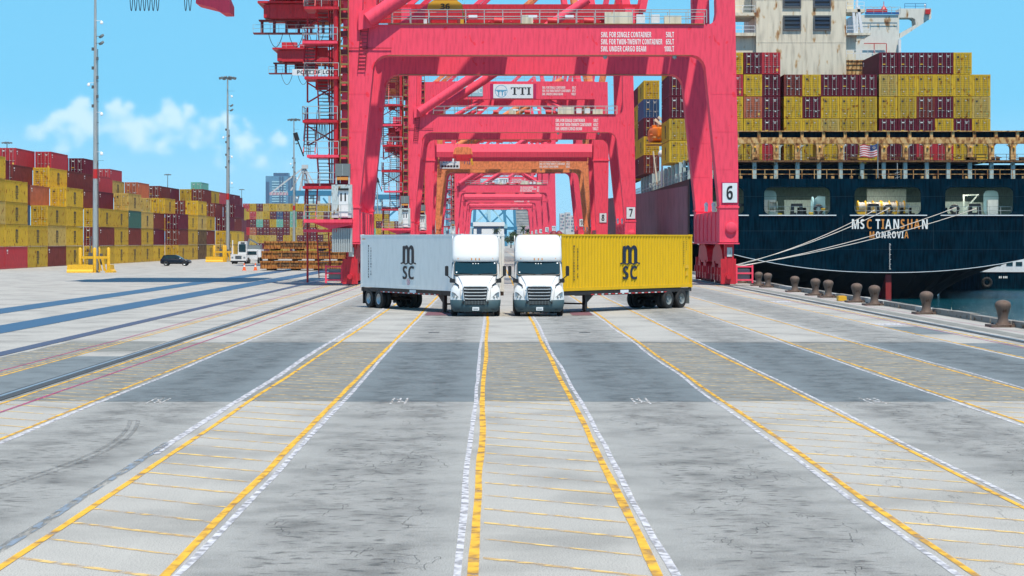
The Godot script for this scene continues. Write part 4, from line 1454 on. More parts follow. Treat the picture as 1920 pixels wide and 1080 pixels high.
func electrical_house(t: Node) -> void:
	var z := 1.0
	var st := mb()
	span(st, Vector3(-13.05, 5.55, z - 1.6), Vector3(-11.40, 8.25, z + 0.8))
	var c := part("electrical_cabin", st, M.cabin, t)
	st = mb()
	span(st, Vector3(-12.45, 5.65, z + 0.802), Vector3(-11.70, 7.85, z + 0.86))
	part("cabin_door", st, M.white, c)
	st = mb()
	for x in [-12.27, -11.93]: span(st, Vector3(x - 0.06, 6.9, z + 0.862), Vector3(x + 0.06, 7.55, z + 0.875))
	span(st, Vector3(-12.5, 7.78, z + 0.87), Vector3(-11.65, 7.95, z + 1.0))
	part("door_window", st, M.black, c)
	st = mb()
	railing(st, Vector3(-15.2, 5.5, z + 1.1), Vector3(-11.3, 5.5, z + 1.1), 1.1, 0.9, 0.022)
	part("railing", st, M.rail_grey, c)
	st = mb()
	span(st, Vector3(-15.3, 5.15, z - 1.8), Vector3(-11.35, 5.42, z + 1.15))
	prism(st, pv([-14.6, 5.15, -11.4, 5.15, -11.4, 4.95, -13.2, 4.6]), z - 1.0, z + 0.9)
	part("cabin_floor", st, M.crane, t)
	st = mb()
	for i in 9: span(st, Vector3(-13.0 + i * 0.18, 2.75, z + 0.5), Vector3(-12.9 + i * 0.18, 4.7, z + 0.62))
	span(st, Vector3(-13.05, 2.75, z - 1.2), Vector3(-11.4, 4.7, z + 0.49))
	part("cable_reel_house", st, M.rail_grey, t)
	st = mb()
	span(st, Vector3(-12.75, 8.95, z - 0.6), Vector3(-11.55, 9.95, z + 0.9))
	var j := part("junction_box", st, M.box_grey, t)
	st = mb()
	span(st, Vector3(-12.16, 9.0, z + 0.902), Vector3(-12.14, 9.9, z + 0.915))
	span(st, Vector3(-12.72, 8.28, z - 0.5), Vector3(-12.62, 8.95, z + 0.85))
	span(st, Vector3(-11.68, 8.28, z - 0.5), Vector3(-11.58, 8.95, z + 0.85))
	part("box_stand", st, M.cabin, j)
	st = mb()
	span(st, Vector3(-12.6, 8.62, z + 0.86), Vector3(-11.7, 8.86, z + 0.91))
	part("orange_notice", st, M.letter_orange, j)
	# hoist mast: two golden guides with brackets on the shaded flank of the leg
	st = mb()
	for x in [-12.38, -11.72]: tube(st, Vector3(x, 10.0, z + 0.35), Vector3(x, 34.0, z + 0.35), 0.05, 0.05, 6)
	for i in 16:
		var y := 10.6 + i * 1.50
		box(st, Vector3(-12.05, y, z + 0.20), Vector3(0.72, 0.16, 0.36))
		if i % 2: bar(st, Vector3(-12.35, y + 0.75, z + 0.35), Vector3(-11.75, y + 0.75, z + 0.35), 0.05)
	part("hoist_mast", st, M.gold, t)
	for i in 16:
		st = mb()
		box(st, Vector3(-12.06, 10.1 + i * 1.5, z + 0.02), Vector3(0.66, 0.5, 0.24))
		part("mast_bracket", st, M.crane_dark, t)

func gusset_strut(t: Node, z: float, m: Material) -> void:
	var st := mb()
	tube(st, Vector3(-10.1, 21.7, z + 1.35), Vector3(13.5, 37.6, z + 0.4), 0.62, 0.62, 22)
	part("diagonal_strut", st, m, t)
	st = mb()
	prism(st, pv([-10.9, 20.9, -9.4, 21.2, -8.6, 22.4, -9.6, 22.9, -10.9, 22.4]), z + 0.9, z + 1.25)
	part("strut_bracket", st, m, t)

func upper_works(t: Node, m: Material, length_back: float) -> void:
	# main girders, cross beams, machinery house, apex frame, raised boom: mostly above the frame, they cast the shadows
	for z in [-3.4, -9.2]:
		var st := mb()
		span(st, Vector3(-length_back, 35.3, z - 0.55), Vector3(21.0, 37.3, z + 0.55))
		for i in 24: span(st, Vector3(-length_back + 1 + i * 2.2, 35.32, z + 0.55), Vector3(-length_back + 1.08 + i * 2.2, 37.28, z + 0.62))
		part("main_girder", st, M.crane_red, t)  # deeper red than the legs: the girder's shade is in its colour
	for x in [-12.0, 19.4]:
		var st := mb()
		span(st, Vector3(x - 0.7, 34.2, -19.5), Vector3(x + 0.7, 36.4, 0.6))
		part("cross_beam", st, m, t)
	var st := mb()
	span(st, Vector3(-length_back - 0.8, 35.4, -9.8), Vector3(-length_back - 0.01, 37.2, -2.8))
	span(st, Vector3(-length_back - 1.6, 37.4, -10.8), Vector3(-length_back + 6.0, 37.7, -2.2))
	part("back_beam", st, M.crane_red, t)
	if length_back < 35:
		st = mb()
		span(st, Vector3(-31.0, 38.2, -17.0), Vector3(-16.0, 42.5, 2.0))
		part("machinery_house", st, m, t)
	st = mb()
	for z in [-3.5, -15.5]:
		bar(st, Vector3(19.4, 36.0, z), Vector3(15.0, 62.0, -9.5 + (z + 9.5) * 0.3), 1.1)
		bar(st, Vector3(15.0, 62.0, -9.5 + (z + 9.5) * 0.3), Vector3(-12.0, 37.0, z), 0.7)
	part("apex_frame", st, m, t)
	st = mb()
	for z in [-3.4, -9.2]: bar(st, Vector3(21.4, 36.4, z), Vector3(31.0, 88.0, z), 1.0, 1.8)
	for i in 6: bar(st, Vector3(22.6 + i * 1.6, 43.0 + i * 8.6, -3.4), Vector3(22.6 + i * 1.6, 43.0 + i * 8.6, -9.2), 0.5)
	part("raised_boom", st, m, t)
	for q in [[-7.6, -2.6], [0.6, 0.85], [1.4, 3.6], [10.0, 11.1], [12.9, 14.6], [15.0, 16.5], [18.0, 18.5]]:  # bars added only to drop shadow bands on the rear portal beam
		st = mb()
		span(st, Vector3(q[0], 35.4, -18.1), Vector3(q[1], 36.0, -9.8))
		part("added_shadow_bar", st, m, t)
	# hanging gallery under the back reach, with cable loops
	st = mb()
	var x0 := -length_back - 2.4
	span(st, Vector3(x0, 33.2, -5.2), Vector3(-25.0 if length_back > 30 else -24.0, 33.36, -3.6))
	for i in 6:
		var x := x0 + 1.2 + i * 1.75
		bar(st, Vector3(x, 33.3, -3.7), Vector3(x, 35.2, -3.7), 0.24)
		bar(st, Vector3(x, 33.3, -5.1), Vector3(x, 35.2, -5.1), 0.24)
	span(st, Vector3(x0 + 0.8, 35.0, -5.2), Vector3(x0 + 11.0, 35.2, -3.6))
	part("hanging_gallery", st, M.crane_dark, t)
	st = mb()
	railing(st, Vector3(x0, 33.36, -3.6), Vector3(x0 + 11, 33.36, -3.6), 1.1, 1.2, 0.025)
	railing(st, Vector3(x0 + 1.5, 37.7, -4.2), Vector3(-13, 37.7, -4.2), 1.1, 1.5, 0.025)
	part("railing", st, M.rail_grey, t)
	st = mb()
	for k in 4:
		var pts := []
		for i in 13: pts.append(Vector3(x0 + 2.2 + 2.9 * k + 2.0 * i / 12.0, 33.2 - 1.9 * pow(sin(PI * i / 12.0), 0.8), -3.8))
		path_tube(st, pts, 0.05, 5)
	part("festoon_cable", st, M.pole_dark, t)
	st = mb()
	span(st, Vector3(x0 + 2.2, 37.75, -7.0), Vector3(x0 + 4.8, 38.9, -4.6))
	span(st, Vector3(x0 + 5.4, 37.75, -6.0), Vector3(x0 + 7.6, 38.5, -4.5))
	span(st, Vector3(x0 + 5.8, 38.5, -5.6), Vector3(x0 + 6.4, 39.5, -5.0))
	span(st, Vector3(x0 + 4.6, 34.2, -6.9), Vector3(x0 + 8.5, 35.3, -5.4))
	part("winch_box", st, M.crane_red, t)
	st = mb()
	span(st, Vector3(x0 + 8.2, 34.7, -5.6), Vector3(x0 + 12.5, 35.25, -5.3))
	part("orange_trim", st, M.crane_orange, t)
	# lattice and pipes between the girders
	st = mb()
	for i in 9:
		var x := -10.0 + i * 3.2
		bar(st, Vector3(x, 35.2, -6.0), Vector3(x + 1.6, 33.4, -9.5), 0.14)
		bar(st, Vector3(x + 1.6, 33.4, -9.5), Vector3(x + 3.2, 35.2, -6.0), 0.14)
	bar(st, Vector3(-10, 33.4, -9.5), Vector3(19, 33.4, -9.5), 0.18)
	part("service_truss", st, M.crane, t)

func beam_walkway(t: Node, z: float) -> void:
	var st := mb()
	railing(st, Vector3(-8.2, 21.5, z + 0.98), Vector3(17.6, 21.5, z + 0.98), 1.1, 1.45, 0.028)
	railing(st, Vector3(-8.2, 21.5, z - 0.85), Vector3(17.6, 21.5, z - 0.85), 1.1, 1.45, 0.028)
	part("beam_railing", st, M.rail_grey, t)
	for q in [[2.5, 3.4, 22.25], [9.3, 11.6, 22.5], [14.2, 15.6, 22.2]]:
		st = mb()
		span(st, Vector3(q[0], 21.47, z - 0.3), Vector3(q[1], q[2], z + 0.25))
		part("deck_locker", st, M.ship_cream, t)
	for q in [[11.9, 21.6, 0.7, 0.1], [13.1, 21.6, 0.7, 0.1], [-1.9, 21.95, 0.2, 1.03], [3.0, 21.95, 0.2, 1.03], [6.0, 21.95, 0.2, 1.03]]:
		st = mb()
		span(st, Vector3(q[0], q[1], z + q[3]), Vector3(q[0] + 0.72, q[1] + q[2], z + q[3] + 0.05))
		part("notice_plate", st, M.sign_white, t)
	for x in [0.2, 4.6, 7.6]:
		st = mb()
		tube(st, Vector3(x, 21.78, z - 0.2), Vector3(x + 0.8, 21.78, z - 0.2), 0.3, 0.3, 12)
		part("cable_drum", st, M.crane_red, t)

func number_plate(t: Node, words: String, at: Vector3) -> void:
	var st := mb()
	box(st, at, Vector3(1.36, 1.76, 0.05))
	var p := part("number_frame", st, M.frame_magenta, t)
	st = mb()
	box(st, at + Vector3(0, 0, 0.03), Vector3(1.20, 1.60, 0.04))
	part("number_plate", st, M.sign_white, p)
	var w := 0.52 if words.length() == 1 else 0.86
	write(p, "number", words, 1.10, M.letter_black, at + Vector3(0, -0.0, 0.062), w)

func swl_rows(t: Node, x0: float, y: float, z: float, s: float, last: String) -> void:
	var rows := [["SWL FOR SINGLE CONTAINER", "50LT", 4.12], ["SWL FOR TWIN-TWENTY CONTAINER", "65LT", 5.02], ["SWL UNDER CARGO BEAM", last, 3.70]]
	for i in 3:
		write(t, "load_notice", rows[i][0], 0.44 * s, M.letter_white, Vector3(x0 + rows[i][2] * s / 2.0, y - i * 0.58 * s, z), rows[i][2] * s)
		var w: float = 0.66 * s if i < 2 else 0.80 * s
		write(t, "load_notice", rows[i][1], 0.44 * s, M.letter_white, Vector3(x0 + 5.98 * s - w / 2.0, y - i * 0.58 * s, z), w)

func crane_a(label: String, number: String, d: float) -> Node3D:
	var t := thing("quay_crane", label, "crane", Vector3(0, 0, -d), 0.0, "ship-to-shore cranes along the quay")
	var m: Material = M.crane
	for z in [0.0, -19.0]:
		portal_leg(t, -1, z, m)
		portal_leg(t, 1, z, m)
		portal_beam(t, z, m)
		gusset_strut(t, z, m)
		beam_walkway(t, z)
	for s in [-1, 1]:
		var x: float = 3.9 + s * 15.52
		var st := mb()
		span(st, Vector3(x - 0.72, 3.5, -19.9), Vector3(x + 0.72, 6.1, -0.9))
		var sill := part("sill_beam", st, m, t)
		st = mb()
		for k in 6: span(st, Vector3(x - s * 0.72, 3.6, -2.0 - k * 3.2), Vector3(x - s * 0.80, 6.0, -2.12 - k * 3.2))
		span(st, Vector3(x - 0.86, 3.40, -20.0), Vector3(x + 0.86, 3.50, 1.0))
		part("stiffener", st, m, sill)
		bogie(t, x, 0.9, 1.0)
		bogie(t, x, -19.9, -1.0)
	var st := mb()
	lathe(st, Vector3(19.62, 4.75, 0.90), [Vector2(0.46, 0), Vector2(0.46, 0.16), Vector2(0.40, 0.20), Vector2(0.12, 0.21), Vector2(0.0, 0.24)], 20, Basis(Vector3(1, 0, 0), Vector3(0, 0, 1), Vector3(0, -1, 0)))
	part("pin_cover", st, m, t)
	st = mb()
	for x in [17.7, 18.3]:
		span(st, Vector3(x, 6.1, -1.6), Vector3(x + 0.25, 6.55, -1.3))
		lathe(st, Vector3(x + 0.12, 6.55, -1.45), [Vector2(0.16, 0), Vector2(0.16, 0.2), Vector2(0, 0.36)], 8)
	part("warning_lamp", st, M.sign_white, t)
	number_plate(t, number, Vector3(19.5, 7.6, 0.93))
	swl_rows(t, 8.95, 20.55, 0.91, 1.0, "100LT")
	stair_tower(t, m)
	electrical_house(t)
	upper_works(t, m, 31.6)
	# plate joints, access hatches, pipes and cable trays
	for z in [0.0, -19.0]:
		st = mb()
		for k in 7: span(st, Vector3(-7.4 + k * 3.7, 18.95, z + 0.896), Vector3(-7.36 + k * 3.7, 21.35, z + 0.905))
		for y in [9.5, 12.6, 15.7, 24.0, 27.0, 30.0]:
			span(st, Vector3(17.9 + maxf(0.0, (15.0 - y) * 0.09), y, z + 0.901), Vector3(19.9, y + 0.04, z + 0.912))
			span(st, Vector3(-12.1, y, z + 0.901), Vector3(-10.1 - maxf(0.0, (15.0 - y) * 0.09), y + 0.04, z + 0.912))
		part("plate_joint", st, m, t)
	st = mb()
	for q in [[-13.15, 0.06], [-13.35, 0.05], [-12.55, 0.07]]: tube(st, Vector3(q[0], 8.4, 0.2), Vector3(q[0], 34, 0.2), q[1], q[1], 6)
	for y in range(10, 34, 2): bar(st, Vector3(-13.5, y, 0.25), Vector3(-12.4, y, 0.25), 0.10)
	part("cable_pipes", st, M.crane_dark, t)
	st = mb()
	for y in [11.6, 15.2, 18.4, 21.5, 24.6, 28.0]:
		bar(st, Vector3(-15.3, y, -1.8), Vector3(-12.6, y + 1.6, -1.8), 0.12)
		bar(st, Vector3(-15.3, y + 1.6, -1.8), Vector3(-12.6, y, -1.8), 0.12)
		bar(st, Vector3(-15.35, y, -1.9), Vector3(-15.35, y + 3.2, -1.9), 0.14)
	for y in [16.2, 18.9, 22.2, 25.2]: span(st, Vector3(-14.6, y, -1.5), Vector3(-13.6, y + 0.8, -0.9))
	part("tower_bracing", st, M.crane_red, t)
	# ladder with back hoops on the upper landside leg
	st = mb()
	for x in [-10.95, -10.35]: bar(st, Vector3(x, 17.6, 1.05), Vector3(x + 0.35, 22.6, 1.05), 0.06)
	for i in 16: bar(st, Vector3(-10.93 + 0.022 * i, 17.8 + i * 0.3, 1.05), Vector3(-10.33 + 0.022 * i, 17.8 + i * 0.3, 1.05), 0.04)
	bar(st, Vector3(-12.2, 19.45, 1.0), Vector3(-8.2, 19.45, 1.0), 0.05)
	part("leg_ladder", st, M.crane_dark, t)
	for x in [9.3, 15.0]:
		st = mb()
		lathe(st, Vector3(x, 18.55, 0.7), [Vector2(0.0, 0), Vector2(0.17, 0.10), Vector2(0.17, 0.3)], 10)
		part("underside_lamp", st, M.rail_grey, t)
	return t

func renumber(t: Node3D, words: String) -> void:
	var n: MeshInstance3D = t.get_node("number_frame/number")
	var g := letters(words, 1.10, true, 0.02)
	n.mesh = g
	var w := 0.52 if words.length() == 1 else 0.86
	n.basis = Basis.from_scale(Vector3(w / maxf(0.01, g.get_aabb().size.x), 1, 1))

func recolour(n: Node, from: Array, to: Material) -> void:
	if n is MeshInstance3D and n.material_override in from: n.material_override = to
	for c in n.get_children(): recolour(c, from, to)

func crane_b(label: String, number: String, d: float, board: bool) -> Node3D:
	var t := thing("tie_beam_crane", label, "crane", Vector3(0, 0, -d), 0.0, "ship-to-shore cranes along the quay")
	var m: Material = M.crane
	for z in [0.0, -17.0]:
		for s in [-1, 1]:
			var q := func(x: float, y: float) -> Vector2: return Vector2(3.9 + s * (x - 3.9), y)
			var st := mb()
			prism(st, PackedVector2Array([q.call(18.3, 3.4), q.call(20.2, 3.4), q.call(20.4, 17.6), q.call(17.75, 17.6)]), z - 0.9, z + 0.9)
			part("leg", st, m, t)
			st = mb()
			prism(st, PackedVector2Array([q.call(17.6, 17.6), q.call(20.5, 17.6), q.call(20.5, 17.85), q.call(17.6, 17.85)]), z - 1.0, z + 1.0)
			part("leg_flange", st, m, t)
			st = mb()
			prism(st, PackedVector2Array([q.call(17.72, 17.85), q.call(20.4, 17.85), q.call(20.2, 31.4), q.call(18.0, 31.4)]), z - 0.88, z + 0.88)
			part("upper_leg", st, m, t)
		var st := mb()
		span(st, Vector3(-10.2, 28.4, z - 0.86), Vector3(18.0, 31.5, z + 0.86))
		part("portal_beam", st, m, t)
		# tie beam with sloping top faces
		st = mb()
		prism(st, pv([-1.0, 18.3, 1.0, 18.3, 1.15, 19.2, 0.5, 20.6, -0.5, 20.6, -1.15, 19.2]), -9.6, 17.5, Transform3D(Basis(Vector3(0, 0, -1), Vector3(0, 1, 0), Vector3(1, 0, 0)), Vector3(0, 0, z)))
		part("tie_beam", st, m, t)
	for s in [-1, 1]:
		var x: float = 3.9 + s * 15.4
		var st := mb()
		span(st, Vector3(x - 0.9, 3.3, -18.0), Vector3(x + 0.9, 5.6, 0.88))
		part("sill_beam", st, M.crane_red, t)
		bogie(t, x, 0.9, 1.0)
		bogie(t, x, -17.9, -1.0)
	number_plate(t, number, Vector3(19.4, 7.7, 0.93))
	if board:
		var st := mb()
		span(st, Vector3(0.28, 28.55, 0.88), Vector3(7.2, 31.0, 0.94))
		var b := part("name_board", st, M.sign_white, t)
		st = mb()
		for x in [-0.25, 7.28]: span(st, Vector3(x, 28.45, 0.87), Vector3(x + 0.48, 31.1, 0.93))
		part("board_edge", st, M.frame_magenta, b)
		write(b, "board_letters", "TTI", 1.22, M.letter_black, Vector3(5.10, 29.75, 0.95), 3.5, Basis(), true, true)
		st = mb()
		lathe(st, Vector3(1.65, 29.78, 0.94), [Vector2(1.0, 0), Vector2(1.08, 0), Vector2(1.08, 0.012), Vector2(1.0, 0.012), Vector2(1.0, 0)], 28, Basis(Vector3(1, 0, 0), Vector3(0, 0, 1), Vector3(0, -1, 0)))
		span(st, Vector3(0.66, 29.88, 0.945), Vector3(2.64, 30.0, 0.956))
		part("board_ring", st, M.letter_blue, b)
		write(b, "ring_letters", "TTi", 0.82, M.letter_blue, Vector3(1.68, 29.40, 0.95), 1.5)
		st = mb()
		span(st, Vector3(-4.9, 28.9, 0.88), Vector3(-1.55, 30.7, 0.93))
		var z := part("maker_board", st, M.far_pale, t)
		write(z, "maker_letters", "ZPMC", 0.9, M.sign_white, Vector3(-3.2, 29.9, 0.94), 3.0)
		swl_rows(t, 8.8, 30.4, 0.89, 0.98, "100LT")
		st = mb()
		span(st, Vector3(-35.2, 32.9, -3.4), Vector3(-23.0, 34.0, -3.3))
		var p := part("port_board", st, M.sign_white, t)
		write(p, "port_letters", "PORT OF LONG BEACH", 0.62, M.letter_black, Vector3(-28.9, 33.45, -3.28), 10.9)
	stair_tower(t, m)
	electrical_house(t)
	upper_works(t, m, 37.0)
	for z in [0.0, -17.0]:
		var st := mb()
		tube(st, Vector3(-9.8, 23.5, z + 0.2), Vector3(-1.5, 28.4, z + 0.2), 0.4, 0.4, 12)
		part("diagonal_strut", st, m, t)
		st = mb()
		tube(st, Vector3(17.6, 23.5, z + 0.2), Vector3(9.5, 28.4, z + 0.2), 0.4, 0.4, 12)
		part("diagonal_strut", st, m, t)
		st = mb()
		railing(st, Vector3(-9.5, 31.5, z + 0.8), Vector3(17.5, 31.5, z + 0.8), 1.1, 1.6, 0.03)
		part("beam_railing", st, M.rail_grey, t)
	return t

func spreader(label: String, at: Vector3, code: String, m: Material) -> void:
	var t := thing("spreader", label, "spreader", at, 0.0, "spreaders hanging from the cranes")
	var st := mb()
	prism(st, pv([-3.4 / 2, 0.9, 3.4 / 2, 0.9, 1.45, 1.9, 1.0, 2.2, -1.0, 2.2, -1.45, 1.9]), -0.9, 0.9)
	part("headblock", st, m, t)
	st = mb()
	span(st, Vector3(-1.55, 0.0, -6.0), Vector3(-1.15, 0.75, 6.0))
	span(st, Vector3(1.15, 0.0, -6.0), Vector3(1.55, 0.75, 6.0))
	for z in [-6.0, -2.0, 2.0, 6.0]: span(st, Vector3(-1.15, 0.1, z - 0.2), Vector3(1.15, 0.7, z + 0.2))
	part("spreader_frame", st, M.crane_red, t)
	for x in [-1.55, 1.55]:
		for z in [-5.9, 5.9]:
			st = mb()
			span(st, Vector3(x - 0.14, -0.65, z - 0.12), Vector3(x + 0.14, 0.0, z + 0.12))
			part("corner_guide", st, M.sign_white if x < 0 else M.hi_yellow, t)
	for x in [-1.2, 1.2]:
		st = mb()
		lathe(st, Vector3(x, 2.3, -0.15), [Vector2(0.55, 0), Vector2(0.55, 0.3)], 16, Basis(Vector3(1, 0, 0), Vector3(0, 0, 1), Vector3(0, -1, 0)))
		part("sheave", st, M.hi_yellow, t)
		st = mb()
		for k in [-0.3, 0.3]: tube(st, Vector3(x + k, 2.3, 0), Vector3(x + k, 35.0 - at.y, 0), 0.035, 0.035, 5)
		part("hoist_rope", st, M.pole_dark, t)
	st = mb()
	for x in [-1.05, -0.75, -0.45]: box(st, Vector3(x, 0.45, 6.02), Vector3(0.22, 0.14, 0.05))
	part("indicator_lamp", st, M.hi_yellow, t)
	if code != "": write(t, "code", code, 0.5, M.letter_black, Vector3(0, 1.65, 0.915), 0.8)

func make_cranes() -> void:
	var c6 := crane_a("nearest red quay crane straddling the trucks, its plate marked 6", "6", 164.0)
	var list := [[280.0, "7", "second nearest red quay crane, plate marked 7, seen through the portal of crane six"], [430.0, "10", "red quay crane marked 10, just behind the orange crane"], [626.0, "11", "far red quay crane seen under crane 10, white load notice on its beam"], [790.0, "14", "small far red crane portal between those marked 13 and 15"], [949.0, "16", "farthest and smallest red crane portal on the quay"]]
	for l in list:
		var c := copy(c6, Vector3(0, 0, -l[0]), l[2])
		renumber(c, l[1])
	var o := copy(c6, Vector3(0.4, 0, -386.0), "orange-painted quay crane marked 9 among the red ones")
	o.scale = Vector3(0.985, 0.93, 1)
	renumber(o, "9")
	recolour(o, [M.crane, M.crane_red], M.crane_orange)
	var st := mb()
	span(st, Vector3(-10.6, 19.0, 0.92), Vector3(-6.7, 21.3, 0.98))
	var z := part("maker_board", st, M.sign_white, o)
	write(z, "maker_letters", "ZPMC", 0.75, M.letter_blue, Vector3(-8.65, 20.55, 0.99), 2.7)
	st = mb()
	for i in 6: span(st, Vector3(-10.3 + i * 0.58, 19.25, 0.985), Vector3(-9.85 + i * 0.58, 19.7, 0.995))
	part("board_print", st, M.letter_black, z)
	write(o, "faded_letters", "TTI", 0.8, mk(0.17, 0.10, 0.18, 0.7), Vector3(-5.3, 20.3, 0.92), 1.4)
	var c8 := crane_b("red quay crane marked 8 with a white TTI name board on its high beam", "8", 348.0, true)
	var c13 := copy(c8, Vector3(0, 0, -700.0), "far red crane marked 13, a pale tie beam under its portal")
	renumber(c13, "13")
	var c15 := copy(c8, Vector3(0, 0, -863.0), "far red crane marked 15, small white name board above its tie beam")
	renumber(c15, "15")
	spreader("yellow headblock spreader marked 36 hanging above the portal beam of crane six", Vector3(gx(835, 174), gy(50, 174), -174.0), "36", M.hi_yellow)
	spreader("orange spreader hanging under the far portals, left of the centre", Vector3(gx(868, 340), gy(300, 340), -340.0), "", M.crane_orange)
	# crane six's own back reach pieces that show at the top edge
	st = mb()
	for k in 7:
		var pts := []
		for i in 9: pts.append(Vector3(gx(243 + 8.2 * k + 6.6 * i / 8.0, 170), 23.6 + 1.2 - 1.5 * sin(PI * i / 8.0), -6.0))
		path_tube(st, pts, 0.035, 5)
	for k in 2:
		var pts := []
		for i in 9: pts.append(Vector3(gx(345 + 8.0 * k + 6.4 * i / 8.0, 170), 23.6 + 1.2 - 1.5 * sin(PI * i / 8.0), -6.0))
		path_tube(st, pts, 0.035, 5)
	tube(st, Vector3(-31, 24.8, -6), Vector3(-24, 24.8, -6), 0.06)
	for x in [-30.5, -27.5, -25.0]: tube(st, Vector3(x, 24.8, -6), Vector3(x, 35.4, -6), 0.05)
	part("trolley_cable", st, M.pole_dark, c6)
	st = mb()
	prism(st, pv([-25.2, 23.9, -23.6, 23.5, -23.0, 23.1, -22.3, 23.1, -22.3, 23.9, -22.6, 24.6, -25.2, 24.6]), -8.5, -5.5)
	for x in [-24.9, -22.6]: tube(st, Vector3(x, 24.6, -7), Vector3(x, 35.4, -7), 0.09)
	part("trolley_cabin", st, M.crane, c6)

# ---------- the ship alongside ----------
const SX := 49.5       # its centre line
const HB := 24.85      # half its beam
const SD := 248.0      # distance of the transom

func hull_bottom(s: float, u: float) -> float:
	var y0 := -0.25 + 3.9 * pow(absf(u), 2.2)
	return lerpf(y0, -11.0, clampf(s / (15.0 + 400.0 * pow(absf(u), 2.5)), 0, 1))

func make_ship() -> void:
	var t := thing("container_ship", "huge dark blue container ship berthed on the right, stern to the camera", "ship")
	# hull
	var rings := []
	var n := 28
	for s in [0.0, 6.0, 14.0, 26.0, 42.0, 64.0, 100.0, 160.0, 230.0, 270.0, 300.0]:
		var r := []
		var k: float = 1.0 if s < 200 else maxf(0.04, 1.0 - pow((s - 200) / 100.0, 1.6))
		for i in n + 1:
			var u := -1.0 + 2.0 * i / n
			r.append(Vector3(SX + HB * u * k + 4.0 * (1.0 - k) * 0.0, hull_bottom(s, u), -SD - s))
		r.append(Vector3(SX + HB * k, 11.4, -SD - s))
		r.append(Vector3(SX - HB * k, 11.4, -SD - s))
		r.reverse()
		rings.append(r)
	var st := mb()
	loft(st, rings, false, false)
	part("hull_shell", st, M.hull_under, t)
	# quay-side plating with bounced light in its mauve, a few cm proud of the shell
	st = mb()
	for k in 9:
		var a := 2.0 + k * 22.0
		var b := a + 22.0
		quad(st, Vector3(SX - HB - 0.04, 3.4, -SD - b), Vector3(SX - HB - 0.04, 3.4, -SD - a), Vector3(SX - HB - 0.04, 10.6 + 0.012 * (a - 2), -SD - a), Vector3(SX - HB - 0.04, 10.6 + 0.012 * (b - 2), -SD - b))
		quad(st, Vector3(SX - HB - 0.04, -3.6, -SD - b), Vector3(SX - HB - 0.04, -3.6, -SD - a), Vector3(SX - HB - 0.04, 3.4, -SD - a), Vector3(SX - HB - 0.04, 3.4, -SD - b))
	part("side_plating", st, M.hull_side_bounce, t)
	# transom with five mooring openings
	st = mb()
	var low := PackedVector2Array()
	for i in n + 1:
		var u := -1.0 + 2.0 * i / n
		low.append(Vector2(SX + HB * u, hull_bottom(0, u)))
	low.append(Vector2(SX + HB, 6.95))
	low.append(Vector2(SX - HB, 6.95))
	prism(st, low, -SD - 0.3, -SD + 0.01)
	prism(st, pv([SX - HB, 10.35, SX + HB, 10.35, SX + HB, 11.42, SX - HB, 11.42]), -SD - 0.3, -SD + 0.01)
	var gaps := [[24.66, 25.8], [31.4, 33.95], [42.2, 45.2], [53.5, 56.5], [65.0, 67.4], [73.2, 74.34]]
	for i in gaps.size():
		var a: float = gaps[i][0]
		var b: float = gaps[i][1]
		var r := 0.75
		var p := PackedVector2Array()
		if i > 0: p.append(Vector2(a - r, 6.95))
		else: p.append(Vector2(a, 6.95))
		if i < 5:
			arc(p, Vector2(b + r, 6.95 + r), r, 270, 180, 4)
			arc(p, Vector2(b + r, 10.35 - r), r, 180, 90, 4)
		else:
			p.append(Vector2(b, 6.95))
			p.append(Vector2(b, 10.35))
		if i > 0:
			arc(p, Vector2(a - r, 10.35 - r), r, 90, 0, 4)
			arc(p, Vector2(a - r, 6.95 + r), r, 0, -90, 4)
			p.remove_at(p.size() - 1)
		else: p.append(Vector2(a, 10.35))
		prism(st, p, -SD - 0.3, -SD + 0.01)
	part("transom", st, M.hull, t)
	st = mb()
	for i in n:
		var u := -1.0 + 2.0 * i / n
		var v := -1.0 + 2.0 * (i + 1) / n
		bar(st, Vector3(SX + HB * u, hull_bottom(0, u) - 0.02, -SD + 0.03), Vector3(SX + HB * v, hull_bottom(0, v) - 0.02, -SD + 0.03), 0.07, 0.10)
	part("knuckle_line", st, M.sign_white, t)
	st = mb()
	for g in [[33.4, 66.2]]:
		span(st, Vector3(33.3, 6.80, -SD - 0.02), Vector3(42.9, 6.92, -SD + 0.16))
		span(st, Vector3(44.6, 6.80, -SD - 0.02), Vector3(54.2, 6.92, -SD + 0.16))
		span(st, Vector3(55.9, 6.80, -SD - 0.02), Vector3(g[1], 6.92, -SD + 0.16))
		span(st, Vector3(24.7, 6.80, -SD - 0.02), Vector3(32.0, 6.92, -SD + 0.16))
	part("sill_fender", st, M.sign_white, t)
	# weld seams of the plates
	st = mb()
	for y in [9.2, 4.9, 2.6]: span(st, Vector3(SX - HB * 0.86, y, -SD + 0.011), Vector3(SX + HB * 0.86, y + 0.03, -SD + 0.022))
	for x in [30.0, 43.7, 55.0, 66.2]: span(st, Vector3(x, 2.6 if x < 60 else 3.0, -SD + 0.011), Vector3(x + 0.03, 6.9, -SD + 0.02))
	part("plate_seam", st, M.hull_seam, t)
	# name and port of registry, some letters stained rusty
	var words := "MSC TIANSHAN"
	var x := gx(1596, SD)
	var total := gx(1740, SD) - x
	var full := letters(words, 1.25).get_aabb().size.x
